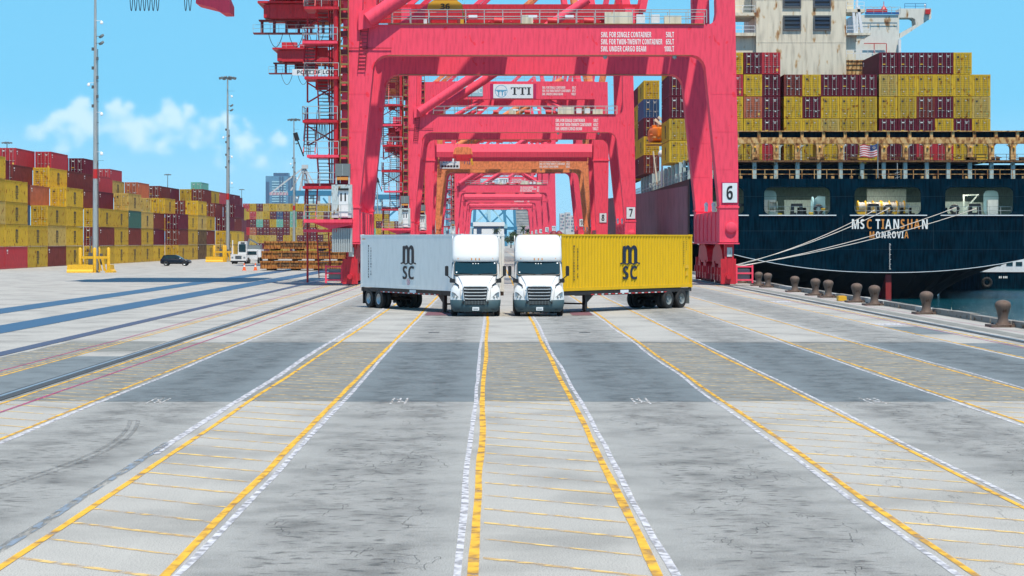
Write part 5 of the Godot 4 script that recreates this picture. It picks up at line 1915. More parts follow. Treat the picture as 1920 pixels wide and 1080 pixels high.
	for i in words.length():
		if words[i] == " ": continue
		var x0 := letters(words.substr(0, i + 1), 1.25).get_aabb().size.x - letters(words[i], 1.25).get_aabb().size.x
		var orange: bool = i in [2, 5, 8, 9, 10]
		var g := letters(words[i], 1.25, true, 0.03)
		var o := part("name_letter", g, M.letter_orange if orange else M.letter_white, t, Vector3(x + (x0 + g.get_aabb().size.x / 2.0) * total / full, gy(420.5, SD), -SD + 0.03))
		o.basis = Basis.from_scale(Vector3(0.86 * total / full, 0.97, 1))
	var w2 := "MONROVIA"
	x = gx(1629.5, SD)
	total = gx(1704, SD) - x
	full = letters(w2, 0.86).get_aabb().size.x
	for i in w2.length():
		var x0 := letters(w2.substr(0, i + 1), 0.86).get_aabb().size.x - letters(w2[i], 0.86).get_aabb().size.x
		var g := letters(w2[i], 0.86, true, 0.03)
		var o := part("port_letter", g, M.letter_orange if i in [0, 7] else M.letter_white, t, Vector3(x + (x0 + g.get_aabb().size.x / 2.0) * total / full, gy(440.5, SD), -SD + 0.03))
		o.basis = Basis.from_scale(Vector3(0.86 * total / full, 0.97, 1))
	st = mb()
	for i in 22: span(st, Vector3(SX + 0.02, 0.15 + i * 0.15, -SD + 0.012), Vector3(SX + (0.22 if i % 4 == 0 else 0.14), 0.21 + i * 0.15, -SD + 0.03))
	part("draught_marks", st, M.letter_white, t)
	# rudder
	st = mb()
	prism(st, pv([-0.15, -5.0, 0.55, -5.0, 0.55, -0.2, -0.15, -0.2]), -3.0, 0.0, Transform3D(Basis(), Vector3(SX - 0.2, 0, -SD - 0.4)))
	span(st, Vector3(SX - 0.85, -6.0, -SD - 7.0), Vector3(SX + 0.45, -0.4, -SD - 3.41))
	part("rudder", st, M.rudder, t)
	mooring_deck(t)
	lashing_bridge(t)
	superstructure(t)
	# hatch pedestal below the aft stack
	st = mb()
	span(st, Vector3(25.2, 11.42, -290.0), Vector3(73.8, 13.4, -262.0))
	part("hatch_coaming", st, M.hull, t)
	st = mb()
	for k in 14: bar(st, Vector3(24.75, 11.4, -SD - 8 - k * 5.5), Vector3(24.75, 14.0, -SD - 8 - k * 5.5), 0.35, 0.8)
	part("lashing_post", st, M.ship_grey, t)
	st = mb()
	railing(st, Vector3(24.7, 11.4, -SD - 1), Vector3(24.7, 11.4, -SD - 150), 1.1, 2.0, 0.035)
	part("side_railing", st, M.rail_grey, t)
	st = mb()
	for k in 12: span(st, Vector3(25.0, 11.42, -SD - 20 - k * 6.0), Vector3(25.4, 13.9, -SD - 16.5 - k * 6.0))
	part("bulwark_panel", st, M.far_pale, t)
	st = mb()
	for k in 22: span(st, Vector3(24.4, -3.0 + k * 0.62, -SD - 96), Vector3(24.58, -2.92 + k * 0.62, -SD - 94.8))
	for z in [-94.8, -96.0]: span(st, Vector3(24.4, -3.2, -SD + z - 0.06), Vector3(24.58, 10.8, -SD + z + 0.06))
	part("pilot_ladder", st, M.bark, t)

func mooring_deck(t: Node) -> void:
	var st := mb()
	span(st, Vector3(SX - HB + 0.3, 6.6, -SD - 11.5), Vector3(SX + HB - 0.3, 6.94, -SD - 0.31))
	var deck := part("mooring_deck", st, M.deck_green, t)
	st = mb()
	span(st, Vector3(SX - HB + 0.3, 6.95, -SD - 11.9), Vector3(SX + HB - 0.3, 10.8, -SD - 11.51))
	span(st, Vector3(SX - HB + 0.3, 10.6, -SD - 11.5), Vector3(SX + HB - 0.3, 10.8, -SD - 0.31))
	part("bulkhead", st, M.deck_green, t)
	for b in [[37.4, 42.6, 8.9], [48.0, 53.0, 10.3], [53.0, 55.0, 8.6], [56.0, 61.5, 8.7], [61.5, 64.5, 8.6], [27.0, 31.0, 8.7]]:
		st = mb()
		span(st, Vector3(b[0], 6.95, -SD - 7.0), Vector3(b[1], b[2], -SD - 6.6))
		part("deck_bulkhead", st, M.deck_pale, t)
	for g in [[33.95, 36.3], [62.6, 64.6]]:     # pale solid panels, the daylight of side openings put into their colour
		st = mb()
		prism(st, rrect(g[0] + 0.1, 7.0, g[1], 10.1, 0.6), -SD - 6.0, -SD - 5.8)
		var p := part("daylight_panel", st, M.far_pale, t)
		st = mb()
		span(st, Vector3(g[0] + 0.5, 7.0, -SD - 5.79), Vector3(g[1] - 0.2, 8.9, -SD - 5.2))
		part("screen_locker", st, M.sign_white, p)
	# rope winches
	for wx in [[46.2, 3], [49.2, 3], [35.0, 1]]:
		st = mb()
		for k in int(wx[1]) + 1:
			var fx: float = wx[0] + k * 0.95
			tube(st, Vector3(fx - 0.05, 8.05, -SD - 3.4), Vector3(fx + 0.05, 8.05, -SD - 3.4), 0.72, 0.72, 18)
		span(st, Vector3(wx[0] - 0.1, 6.95, -SD - 3.9), Vector3(wx[0] + 2.95 if wx[1] > 1 else wx[0] + 1.1, 7.35, -SD - 2.9))
		var w := part("mooring_winch", st, M.hi_yellow if wx[1] > 1 else M.deck_pale, t)
		for k in int(wx[1]):
			st = mb()
			for j in 7:
				var a: float = wx[0] + k * 0.95 + 0.06 + j * 0.12
				tube(st, Vector3(a, 8.05, -SD - 3.4), Vector3(a + 0.11, 8.05, -SD - 3.4), 0.50 + 0.04 * sin(j * 2.0 + k), 0.50 + 0.04 * sin(j * 2.0 + k), 16)
			part("wound_rope", st, M.rope, w)
	st = mb()
	tube(st, Vector3(52.0, 8.0, -SD - 3.4), Vector3(52.7, 8.0, -SD - 3.4), 0.36, 0.30, 14)
	part("warping_drum", st, M.sign_white, t)
	st = mb()
	tube(st, Vector3(40.4, 8.1, -SD - 3.2), Vector3(40.5, 8.1, -SD - 3.2), 1.15, 1.15, 22)
	prism(st, pv([40.3, 6.95, 42.1, 6.95, 42.1, 9.3, 41.2, 9.35, 40.3, 8.6]), -SD - 3.6, -SD - 3.3)
	part("chain_wheel_cover", st, M.far_pale, t)
	# fairleads: rounded rings and square chocks at the edge
	for f in [[1496, 0], [1537, 1], [1640, 0], [1668, 1], [1793, 1], [1831, 0], [1392, 0]]:
		var c := Vector3(gx(f[0], SD), 7.62, -SD - 0.9)
		st = mb()
		if f[1]:
			for i in 16:
				var a := TAU * i / 16.0
				var b := TAU * (i + 1) / 16.0
				tube(st, c + Vector3(cos(a) * 0.48, sin(a) * 0.48, 0), c + Vector3(cos(b) * 0.48, sin(b) * 0.48, 0), 0.19, 0.19, 8, false)
			span(st, c + Vector3(-0.62, -0.68, -0.35), c + Vector3(0.62, -0.52, 0.35))
		else:
			prism(st, pv([-0.80, -0.67, -0.36, -0.67, -0.36, 0.38, 0.36, 0.38, 0.36, -0.67, 0.80, -0.67, 0.66, 0.72, -0.66, 0.72]), -0.4, 0.3, Transform3D(Basis(), c))
			span(st, c + Vector3(-0.36, -0.67, -0.35), c + Vector3(0.36, -0.42, 0.25))
		part("fairlead", st, M.black, t)
	st = mb()
	for b in [[38.2, 39.6], [56.2, 57.2], [50.9, 53.0], [29.0, 30.4]]:
		span(st, Vector3(b[0], 6.95, -SD - 2.2), Vector3(b[1], 7.15, -SD - 1.4))
		for k in [0.25, 0.75]: tube(st, Vector3(lerpf(b[0], b[1], k), 7.15, -SD - 1.8), Vector3(lerpf(b[0], b[1], k), 7.85, -SD - 1.8), 0.22, 0.22, 10)
	part("deck_bitts", st, M.hull_under, t)
	st = mb()
	for g in [[34.0, 42.1], [45.3, 53.4], [56.6, 64.9]]: railing(st, Vector3(g[0], 6.95, -SD - 0.5), Vector3(g[1], 6.95, -SD - 0.5), 1.0, 1.3, 0.022)
	part("deck_railing", st, M.rail_grey, t)
	for c in [[38.3, 40.1], [62.0, 64.0], [45.5, 46.6], [48.5, 50.0], [58.0, 59.6], [28.0, 29.5]]:
		st = mb()
		span(st, Vector3(c[0], 10.42, -SD - 2.2), Vector3(c[1], 10.56, -SD - 1.9))
		part("ceiling_lamp", st, M.lamp_glow, t)
		var l := AreaLight3D.new()
		l.name = "ceiling_lamp_light"
		l.area_size = Vector2(c[1] - c[0], 0.3)
		l.light_color = Color(1.0, 0.97, 0.90)
		l.light_energy = 13.0
		l.shadow_enabled = true
		l.position = Vector3((c[0] + c[1]) / 2.0, 10.40, -SD - 2.05)
		l.rotation_degrees = Vector3(-90, 0, 0)
		t.add_child(l, true)
	st = mb()
	span(st, Vector3(51.2, 8.25, -SD - 6.58), Vector3(51.9, 8.7, -SD - 6.5))
	part("notice_board", st, M.tape_red, t)
	st = mb()
	bar(st, Vector3(59.4, 9.4, -SD - 3), Vector3(61.4, 9.5, -SD - 3), 0.16)
	bar(st, Vector3(59.5, 7.0, -SD - 3), Vector3(59.5, 9.5, -SD - 3), 0.2)
	bar(st, Vector3(59.7, 7.6, -SD - 3), Vector3(61.2, 9.4, -SD - 3), 0.16)
	part("deck_davit", st, M.deck_pale, t)
	st = mb()
	for p in [[39.9, 7.1], [36.0, 7.0], [41.4, 7.6]]: box(st, Vector3(p[0], p[1], -SD - 0.8), Vector3(0.5, 0.3, 0.3))
	part("yellow_fitting", st, M.hi_yellow, deck)

func lashing_bridge(t: Node) -> void:
	var z := -SD - 3.5
	var st := mb()
	span(st, Vector3(24.8, 15.95, z - 0.6), Vector3(74.2, 16.72, z + 0.4))
	var b := part("lashing_bridge", st, M.ship_rust, t)
	st = mb()
	span(st, Vector3(24.8, 16.73, z - 0.5), Vector3(74.2, 17.45, z - 0.2))
	part("upper_panel", st, M.hull, b)
	st = mb()
	span(st, Vector3(24.7, 17.46, z - 0.8), Vector3(74.3, 17.58, z + 0.45))
	for i in 20: span(st, Vector3(25.4 + i * 2.72, 16.73, z - 0.19), Vector3(25.75 + i * 2.72, 17.45, z + 0.3))
	part("upper_rail", st, M.ship_rust, b)
	for i in 19:
		var x := 25.0 + i * 2.72
		st = mb()
		var p := PackedVector2Array()
		p.append_array(pv([x - 0.33, 13.85, x + 0.33, 13.85]))
		arc(p, Vector2(x + 0.33 + 0.45, 15.94 - 0.45), 0.45, 180, 90, 4)
		arc(p, Vector2(x - 0.33 - 0.45, 15.94 - 0.45), 0.45, 90, 0, 4)
		prism(st, p, z - 0.25, z + 0.36)
		part("bridge_post", st, M.ship_rust, b)
		st = mb()
		span(st, Vector3(x - 0.24, 11.43, z - 0.2), Vector3(x + 0.24, 13.6, z + 0.3))
		part("lower_post", st, M.ship_grey, b)
		st = mb()
		lathe(st, Vector3(x + 0.05, 15.45, z + 0.45), [Vector2(0.0, -0.14), Vector2(0.13, -0.05), Vector2(0.13, 0.07), Vector2(0.0, 0.16)], 8)
		part("post_lamp", st, M.hi_yellow, b)
		# second frame behind, standing half a bay aside
		st = mb()
		var x2 := x + 0.75
		var p2 := PackedVector2Array()
		p2.append_array(pv([x2 - 0.3, 13.6, x2 + 0.3, 13.6]))
		arc(p2, Vector2(x2 + 0.3 + 0.5, 15.94 - 0.5), 0.5, 180, 90, 4)
		arc(p2, Vector2(x2 - 0.3 - 0.5, 15.94 - 0.5), 0.5, 90, 0, 4)
		prism(st, p2, z - 3.4, z - 3.0)
		part("rear_post", st, M.ship_grey if i % 3 else M.ship_rust, b)
	st = mb()
	span(st, Vector3(24.8, 13.6, z - 3.6), Vector3(74.2, 13.85, z + 0.7))
	part("walkway", st, M.hatch_dark, b)
	st = mb()
	span(st, Vector3(24.9, 11.43, z - 0.9), Vector3(74.1, 13.3, z - 0.7))
	part("lower_panel", st, M.hull, b)
	st = mb()
	railing(st, Vector3(24.8, 11.42, -SD - 0.3), Vector3(74.2, 11.42, -SD - 0.3), 1.15, 1.5, 0.035)
	part("stern_railing", st, M.ship_rust, b)
	st = mb()
	railing(st, Vector3(24.8, 13.85, z + 0.65), Vector3(74.2, 13.85, z + 0.65), 0.75, 1.3, 0.025)
	part("walkway_railing", st, M.hatch_dark, b)
	st = mb()
	for q in [29.5, 33.1, 37.8, 40.8, 71.0]: span(st, Vector3(q, 13.86, z - 1.5), Vector3(q + 0.35, 15.9, z - 1.2))
	part("yellow_ladder_post", st, M.hi_yellow, b)
	var r := RandomNumberGenerator.new()
	r.seed = 9
	st = mb()
	for i in 70:
		var x := r.randf_range(25.2, 73.6)
		bar(st, Vector3(x, 13.9 + r.randf_range(0, 0.3), z + r.randf_range(-0.2, 0.3)), Vector3(x + r.randf_range(-1.2, 1.2), 14.0 + r.randf_range(0, 0.55), z + r.randf_range(-0.2, 0.3)), 0.07)
	for i in 16:
		var x := r.randf_range(25.2, 73.6)
		box(st, Vector3(x, 14.05, z + 0.2), Vector3(r.randf_range(0.4, 1.1), 0.35, 0.4))
	part("lashing_rods", st, M.hatch_dark, b)
	for x in [46.1, 61.1]:
		st = mb()
		span(st, Vector3(x, 13.9, z + 0.30), Vector3(x + 1.25, 14.6, z + 0.62))
		span(st, Vector3(x + 0.2, 13.45, z + 0.30), Vector3(x + 0.5, 13.9, z + 0.6))
		span(st, Vector3(x + 0.8, 13.45, z + 0.30), Vector3(x + 1.1, 13.9, z + 0.6))
		part("yellow_winch", st, M.hi_yellow, b)
	st = mb()
	for i in 24:
		var x := r.randf_range(25.2, 73.6)
		box(st, Vector3(x, 11.6, -SD - 0.7), Vector3(0.35, 0.35, 0.3))
	part("deck_vent", st, M.ship_rust, b)
	st = mb()
	tube(st, Vector3(50.6, 11.42, -SD - 0.4), Vector3(50.6, 13.4, -SD - 0.4), 0.05, 0.05, 6)
	for k in 3: bar(st, Vector3(50.3, 11.5 + 0.3 * k, -SD - 0.4), Vector3(51.0, 11.7 + 0.3 * k, -SD - 0.4), 0.05)
	part("stern_light_post", st, M.rail_grey, b)

func superstructure(t: Node) -> void:
	# funnel casing with louvred vents
	var d := 285.0
	var st := mb()
	span(st, Vector3(gx(1418, d), 13.4, -299), Vector3(gx(1586, d), 46, -d))
	var f := part("funnel_casing", st, M.ship_cream, t)
	for v in [[1468, 1502], [1525, 1558]]:
		for y in [[57.0, 29.0], [14.5, -14.0]]:
			st = mb()
			var lo := Vector3(gx(v[0], d), gy(y[0], d), -d)
			var hi := Vector3(gx(v[1], d), gy(y[1], d), -d)
			for e in [[lo.x, lo.y, lo.x + 0.2, hi.y], [hi.x - 0.2, lo.y, hi.x, hi.y], [lo.x + 0.2, lo.y, hi.x - 0.2, lo.y + 0.2], [lo.x + 0.2, hi.y - 0.2, hi.x - 0.2, hi.y]]:
				span(st, Vector3(e[0], e[1], -d + 0.002), Vector3(e[2], e[3], -d + 0.22))
			part("louvre_frame", st, M.pole_dark, f)
			st = mb()
			span(st, Vector3(lo.x + 0.2, lo.y + 0.2, -d + 0.003), Vector3(hi.x - 0.2, hi.y - 0.2, -d + 0.02))
			part("louvre_recess", st, M.black, f)
			for k in 3:
				st = mb()
				var yy := lo.y + 0.32 + k * 0.60
				quad(st, Vector3(lo.x + 0.22, yy, -d + 0.05), Vector3(hi.x - 0.22, yy, -d + 0.05), Vector3(hi.x - 0.22, yy + 0.28, -d + 0.20), Vector3(lo.x + 0.22, yy + 0.28, -d + 0.20))
				part("louvre_slat", st, M.far_glass, f)
	st = mb()
	for x in [1440, 1505, 1512, 1586]: span(st, Vector3(gx(x, d) - 0.03, 13.5, -d + 0.001), Vector3(gx(x, d) + 0.03, 45.9, -d + 0.03))
	for y in [0.0, 80.0]: span(st, Vector3(gx(1418.5, d), gy(y, d), -d + 0.0015), Vector3(gx(1585.5, d), gy(y, d) + 0.05, -d + 0.025))
	part("plate_seam", st, M.ship_cream, f)
	# side decks left of the casing
	st = mb()
	span(st, Vector3(gx(1376, d), gy(130, d), -d - 8), Vector3(gx(1417.5, d), gy(67, d), -d - 1.0))
	for y in [29.0, 67.0]: span(st, Vector3(gx(1370, d), gy(y, d), -d - 8), Vector3(gx(1417.5, d), gy(y - 6.0, d), -d - 0.2))
	span(st, Vector3(gx(1372, d), gy(29, d), -d - 8.5), Vector3(gx(1417, d), 46, -d - 5))
	part("side_deck", st, M.ship_cream, t)
	st = mb()
	for y in [23.0, 61.0]: railing(st, Vector3(gx(1370, d), gy(y, d), -d - 0.3), Vector3(gx(1416, d), gy(y, d), -d - 0.3), 1.0, 1.2, 0.03)
	part("deck_railing", st, M.sign_white, t)
	# stair landings right of the casing
	st = mb()
	span(st, Vector3(gx(1587, d), gy(23, d), -d - 5), Vector3(gx(1621, d), gy(17, d), -d + 0.2))
	span(st, Vector3(gx(1587, d), gy(66, d), -d - 5), Vector3(gx(1632, d), gy(62, d), -d + 0.2))
	span(st, Vector3(gx(1587, d), gy(112, d), -d - 5), Vector3(gx(1606, d), gy(66, d), -d - 0.6))
	span(st, Vector3(gx(1587, d), gy(16, d), -d - 5), Vector3(gx(1602, d), 46, -d - 0.6))
	prism(st, pv([gx(1606, d), gy(66, d), gx(1632, d), gy(66, d), gx(1606, d), gy(78, d)]), -d - 2, -d)
	part("stair_landing", st, M.ship_cream, t)
	st = mb()
	bar(st, Vector3(gx(1603, d), gy(62, d), -d), Vector3(gx(1600, d), gy(23, d), -d), 0.35)
	bar(st, Vector3(gx(1616, d), gy(62, d), -d), Vector3(gx(1609, d), gy(12, d), -d), 0.40)
	bar(st, Vector3(gx(1607, d), gy(66, d), -d), Vector3(gx(1607, d), gy(0, d), -d), 0.25)
	part("white_brace", st, M.sign_white, t)
	st = mb()
	for q in [[1587, 1630, 62.0], [1587, 1640, 107.0], [1587, 1620, 17.0]]: railing(st, Vector3(gx(q[0], d), gy(q[2], d), -d + 0.1), Vector3(gx(q[1], d), gy(q[2], d), -d + 0.1), 1.0, 0.9, 0.03)
	part("landing_railing", st, M.sign_white, t)
	st = mb()
	span(st, Vector3(gx(1588, 283), gy(140, 283), -283.6), Vector3(gx(1622, 283), gy(112, 283), -283.3))
	part("rusty_screen", st, M.ship_rust, t)
	st = mb()
	for i in 5: bar(st, Vector3(gx(1590 + i * 7.5, 283), gy(140, 283), -283.25), Vector3(gx(1592 + i * 7.5, 283), gy(112, 283), -283.25), 0.06)
	for y in [114.0, 121.0, 130.0]: bar(st, Vector3(gx(1588, 283), gy(y, 283), -283.25), Vector3(gx(1622, 283), gy(y, 283), -283.25), 0.06)
	part("screen_bars", st, M.hatch_dark, t)
	# accommodation block with its bridge wing
	d = 330.0
	st = mb()
	span(st, Vector3(gx(1600, d), 14, -d - 12), Vector3(gx(1686, d), gy(28, d), -d))
	var a := part("deckhouse", st, M.ship_white, t)
	st = mb()
	prism(st, pv([gx(1686, d), gy(33, d), gx(1686, d), gy(16, d), gx(1746, d), gy(16, d), gx(1746, d), gy(35, d), gx(1739, d), gy(38.5, d), gx(1717, d), gy(46, d), gx(1716, d), gy(36, d), gx(1711, d), gy(33, d)]), -d - 3, -d + 0.02)
	prism(st, pv([gx(1717, d), gy(46, d), gx(1739, d), gy(38.5, d), gx(1688, d), gy(72, d), gx(1686, d), gy(73, d), gx(1688, d), gy(62, d)]), -d - 3, -d + 0.02)
	part("bridge_wing", st, M.ship_white, a)
	st = mb()
	span(st, Vector3(gx(1683, d), 14, -d + 0.3), Vector3(gx(1687.5, d), gy(75, d), -d + 0.9))
	part("white_pillar", st, M.sign_white, a)
	st = mb()
	span(st, Vector3(gx(1622, d), gy(27, d), -d + 0.02), Vector3(gx(1685, d), gy(23, d), -d + 0.22))
	part("blue_gangway", st, M.ship_blue, a)
	st = mb()
	span(st, Vector3(gx(1625, d), gy(22.5, d), -d - 0.6), Vector3(gx(1664, d), gy(17, d), -d - 0.02))
	part("red_awning", st, M.tape_red, a)
	st = mb()
	lathe(st, Vector3(gx(1658, d), gy(18, d), -d - 0.4), [Vector2(0.5, 0), Vector2(0.3, 0.5), Vector2(0.06, 0.7), Vector2(0.05, 1.4)], 8)
	part("red_buoy", st, M.tape_red, a)
	st = mb()
	span(st, Vector3(gx(1734, d), gy(27, d), -d + 0.03), Vector3(gx(1743, d), gy(18, d), -d + 0.6))
	part("red_locker", st, M.tape_red, a)
	st = mb()
	railing(st, Vector3(gx(1697, d), gy(16, d), -d - 0.3), Vector3(gx(1737, d), gy(16, d), -d - 0.3), 0.85, 1.5, 0.035)
	part("wing_rail", st, M.ship_blue, a)
	st = mb()
	lathe(st, Vector3(gx(1735, d), gy(13, d), -d - 0.3), [Vector2(0.06, -0.4), Vector2(0.06, 0.1), Vector2(0.16, 0.2), Vector2(0.16, 0.4), Vector2(0, 0.55)], 10)
	part("wing_lamp", st, M.sign_white, a)
	st = mb()
	railing(st, Vector3(gx(1603, d), gy(27, d), -d + 1.0), Vector3(gx(1686, d), gy(27, d), -d + 1.0), 1.1, 1.4, 0.03)
	for i in 6: bar(st, Vector3(gx(1630 + i * 9, d), gy(12, d), -d - 2), Vector3(gx(1639 + i * 9, d), gy(9 + 3 * (i % 2), d), -d - 2), 0.06)
	part("roof_railing", st, M.rail_grey, a)
	st = mb()
	bar(st, Vector3(gx(1619, d), gy(82, d), -d + 0.5), Vector3(gx(1660, d), gy(82, d), -d + 0.5), 0.12)
	for x in [1638, 1661]: bar(st, Vector3(gx(x, d), gy(100, d), -d + 0.5), Vector3(gx(x, d), gy(82, d), -d + 0.5), 0.12)
	part("red_handrail", st, M.tape_red, a)

func make_flag() -> void:
	var t := thing("stern_flag", "striped red and white flag with one star at the ship's stern", "flag", Vector3(0, 0, -SD + 0.6))
	var x0 := gx(1610, SD)
	var x1 := gx(1643, SD)
	var y1 := gy(272, SD)
	var y0 := gy(296, SD)
	var wave := func(u: float, v: float) -> Vector3: return Vector3(lerpf(x0, x1, u), lerpf(y0, y1, v) + 0.10 * sin(u * 7.0) - 0.25 * (1 - u) * (0.4 + v * 0.3) + 0.1, 0.16 * sin(u * 9.0 + v))
	var a := mb()
	var b := mb()
	var c := mb()
	for i in 11:
		for k in 10:
			var u0 := k / 10.0
			var u1 := (k + 1) / 10.0
			var st: SurfaceTool = a if i % 2 == 0 else b
			if i >= 6 and k >= 6: st = c
			quad(st, wave.call(u0, i / 11.0), wave.call(u1, i / 11.0), wave.call(u1, (i + 1) / 11.0), wave.call(u0, (i + 1) / 11.0))
	part("red_stripes", a, M.flag_red, t)
	part("white_stripes", b, M.flag_white, t)
	part("blue_canton", c, M.flag_blue, t)
	var st := mb()
	var ctr: Vector3 = wave.call(0.8, 0.77) + Vector3(0, 0, 0.04)
	for i in 5:
		var an := TAU * i / 5.0 + PI / 2
		tri(st, ctr + Vector3(cos(an), sin(an), 0) * 0.28, ctr + Vector3(cos(an + 2.2), sin(an + 2.2), 0) * 0.12, ctr + Vector3(cos(an - 2.2), sin(an - 2.2), 0) * 0.12)
	part("star", st, M.flag_white, t)
	st = mb()
	tube(st, Vector3(x1 + 0.08, 11.5, 0), Vector3(x1 + 0.08, y1 + 0.4, 0), 0.05, 0.04, 6)
	part("staff", st, M.rail_grey, t)

func make_ship_cargo() -> void:
	var D := 266.0
	var px := [1255.0, 1290.0, 1324.5, 1359.0, 1394.5, 1428.8, 1470.0, 1504.7, 1539.5, 1574.5, 1610.0, 1648.5, 1684.0, 1718.7, 1753.5, 1788.0, 1823.0]
	# tiers from the deck up; y yellow, o ochre, m maroon, r red, b brown, u mustard
	var cols := ["yummy", "myyuy", "yomyy", "uyyry", "uyaym", "rmmmr", "uyyb", "uymy", "yoym", "muym", "yuum", "mmyom", "mmuym", "rmbym", "rymym", "ymuyy", "yyoy"]
	var names := {"y": [M.c_yellow, "yellow", 0], "u": [M.c_mustard, "mustard", 0], "o": [M.c_ochre, "ochre", 0], "m": [M.c_maroon, "maroon", 1], "r": [M.c_red, "red", 2], "b": [M.c_brown, "brown", 1], "e": [M.c_blue, "blue", 1], "a": [M.c_orange, "faded orange", 2]}
	var ords := ["first", "second", "third", "fourth", "fifth", "sixth", "seventh", "eighth", "ninth", "tenth", "eleventh", "twelfth", "thirteenth", "fourteenth", "fifteenth", "sixteenth", "seventeenth"]
	var tiers := ["lowest tier", "second tier", "third tier", "fourth tier", "fifth tier"]
	for i in px.size():
		var s: String = cols[i]
		for k in s.length():
			var q = names[s[k]]
			var at := Vector3(gx(px[i], D) + 1.22, 14.16 + k * 2.95, -D - 6.1)
			stacked_container("%s container of the ship's stern stack, %s column from the quay, %s" % [q[1], ords[i], tiers[k]], "containers stacked on the ship's stern", at, 12.19, 2.9, q[0], q[2], [-1] if i in [0, 11] else [])
	# next bays forward along the quay side
	var fwd := [[310.0, "bymey"], [322.6, "myuym"], [335.2, "ymmyb"], [348.0, "mybmy"]]
	for r in fwd.size():
		for k in 5:
			var q = names[String(fwd[r][1])[k]]
			stacked_container("%s container at the ship's quay side, %s bay from the lifeboat, %s" % [q[1], ords[r], ["lowest tier", "second tier", "third tier", "fourth tier", "top tier"][k]], "containers along the ship's quay side", Vector3(gx(1207, 310.0) + 1.22, 14.16 + k * 2.9, -float(fwd[r][0]) - 6.1), 12.19, 2.9, q[0], q[2], [-1])

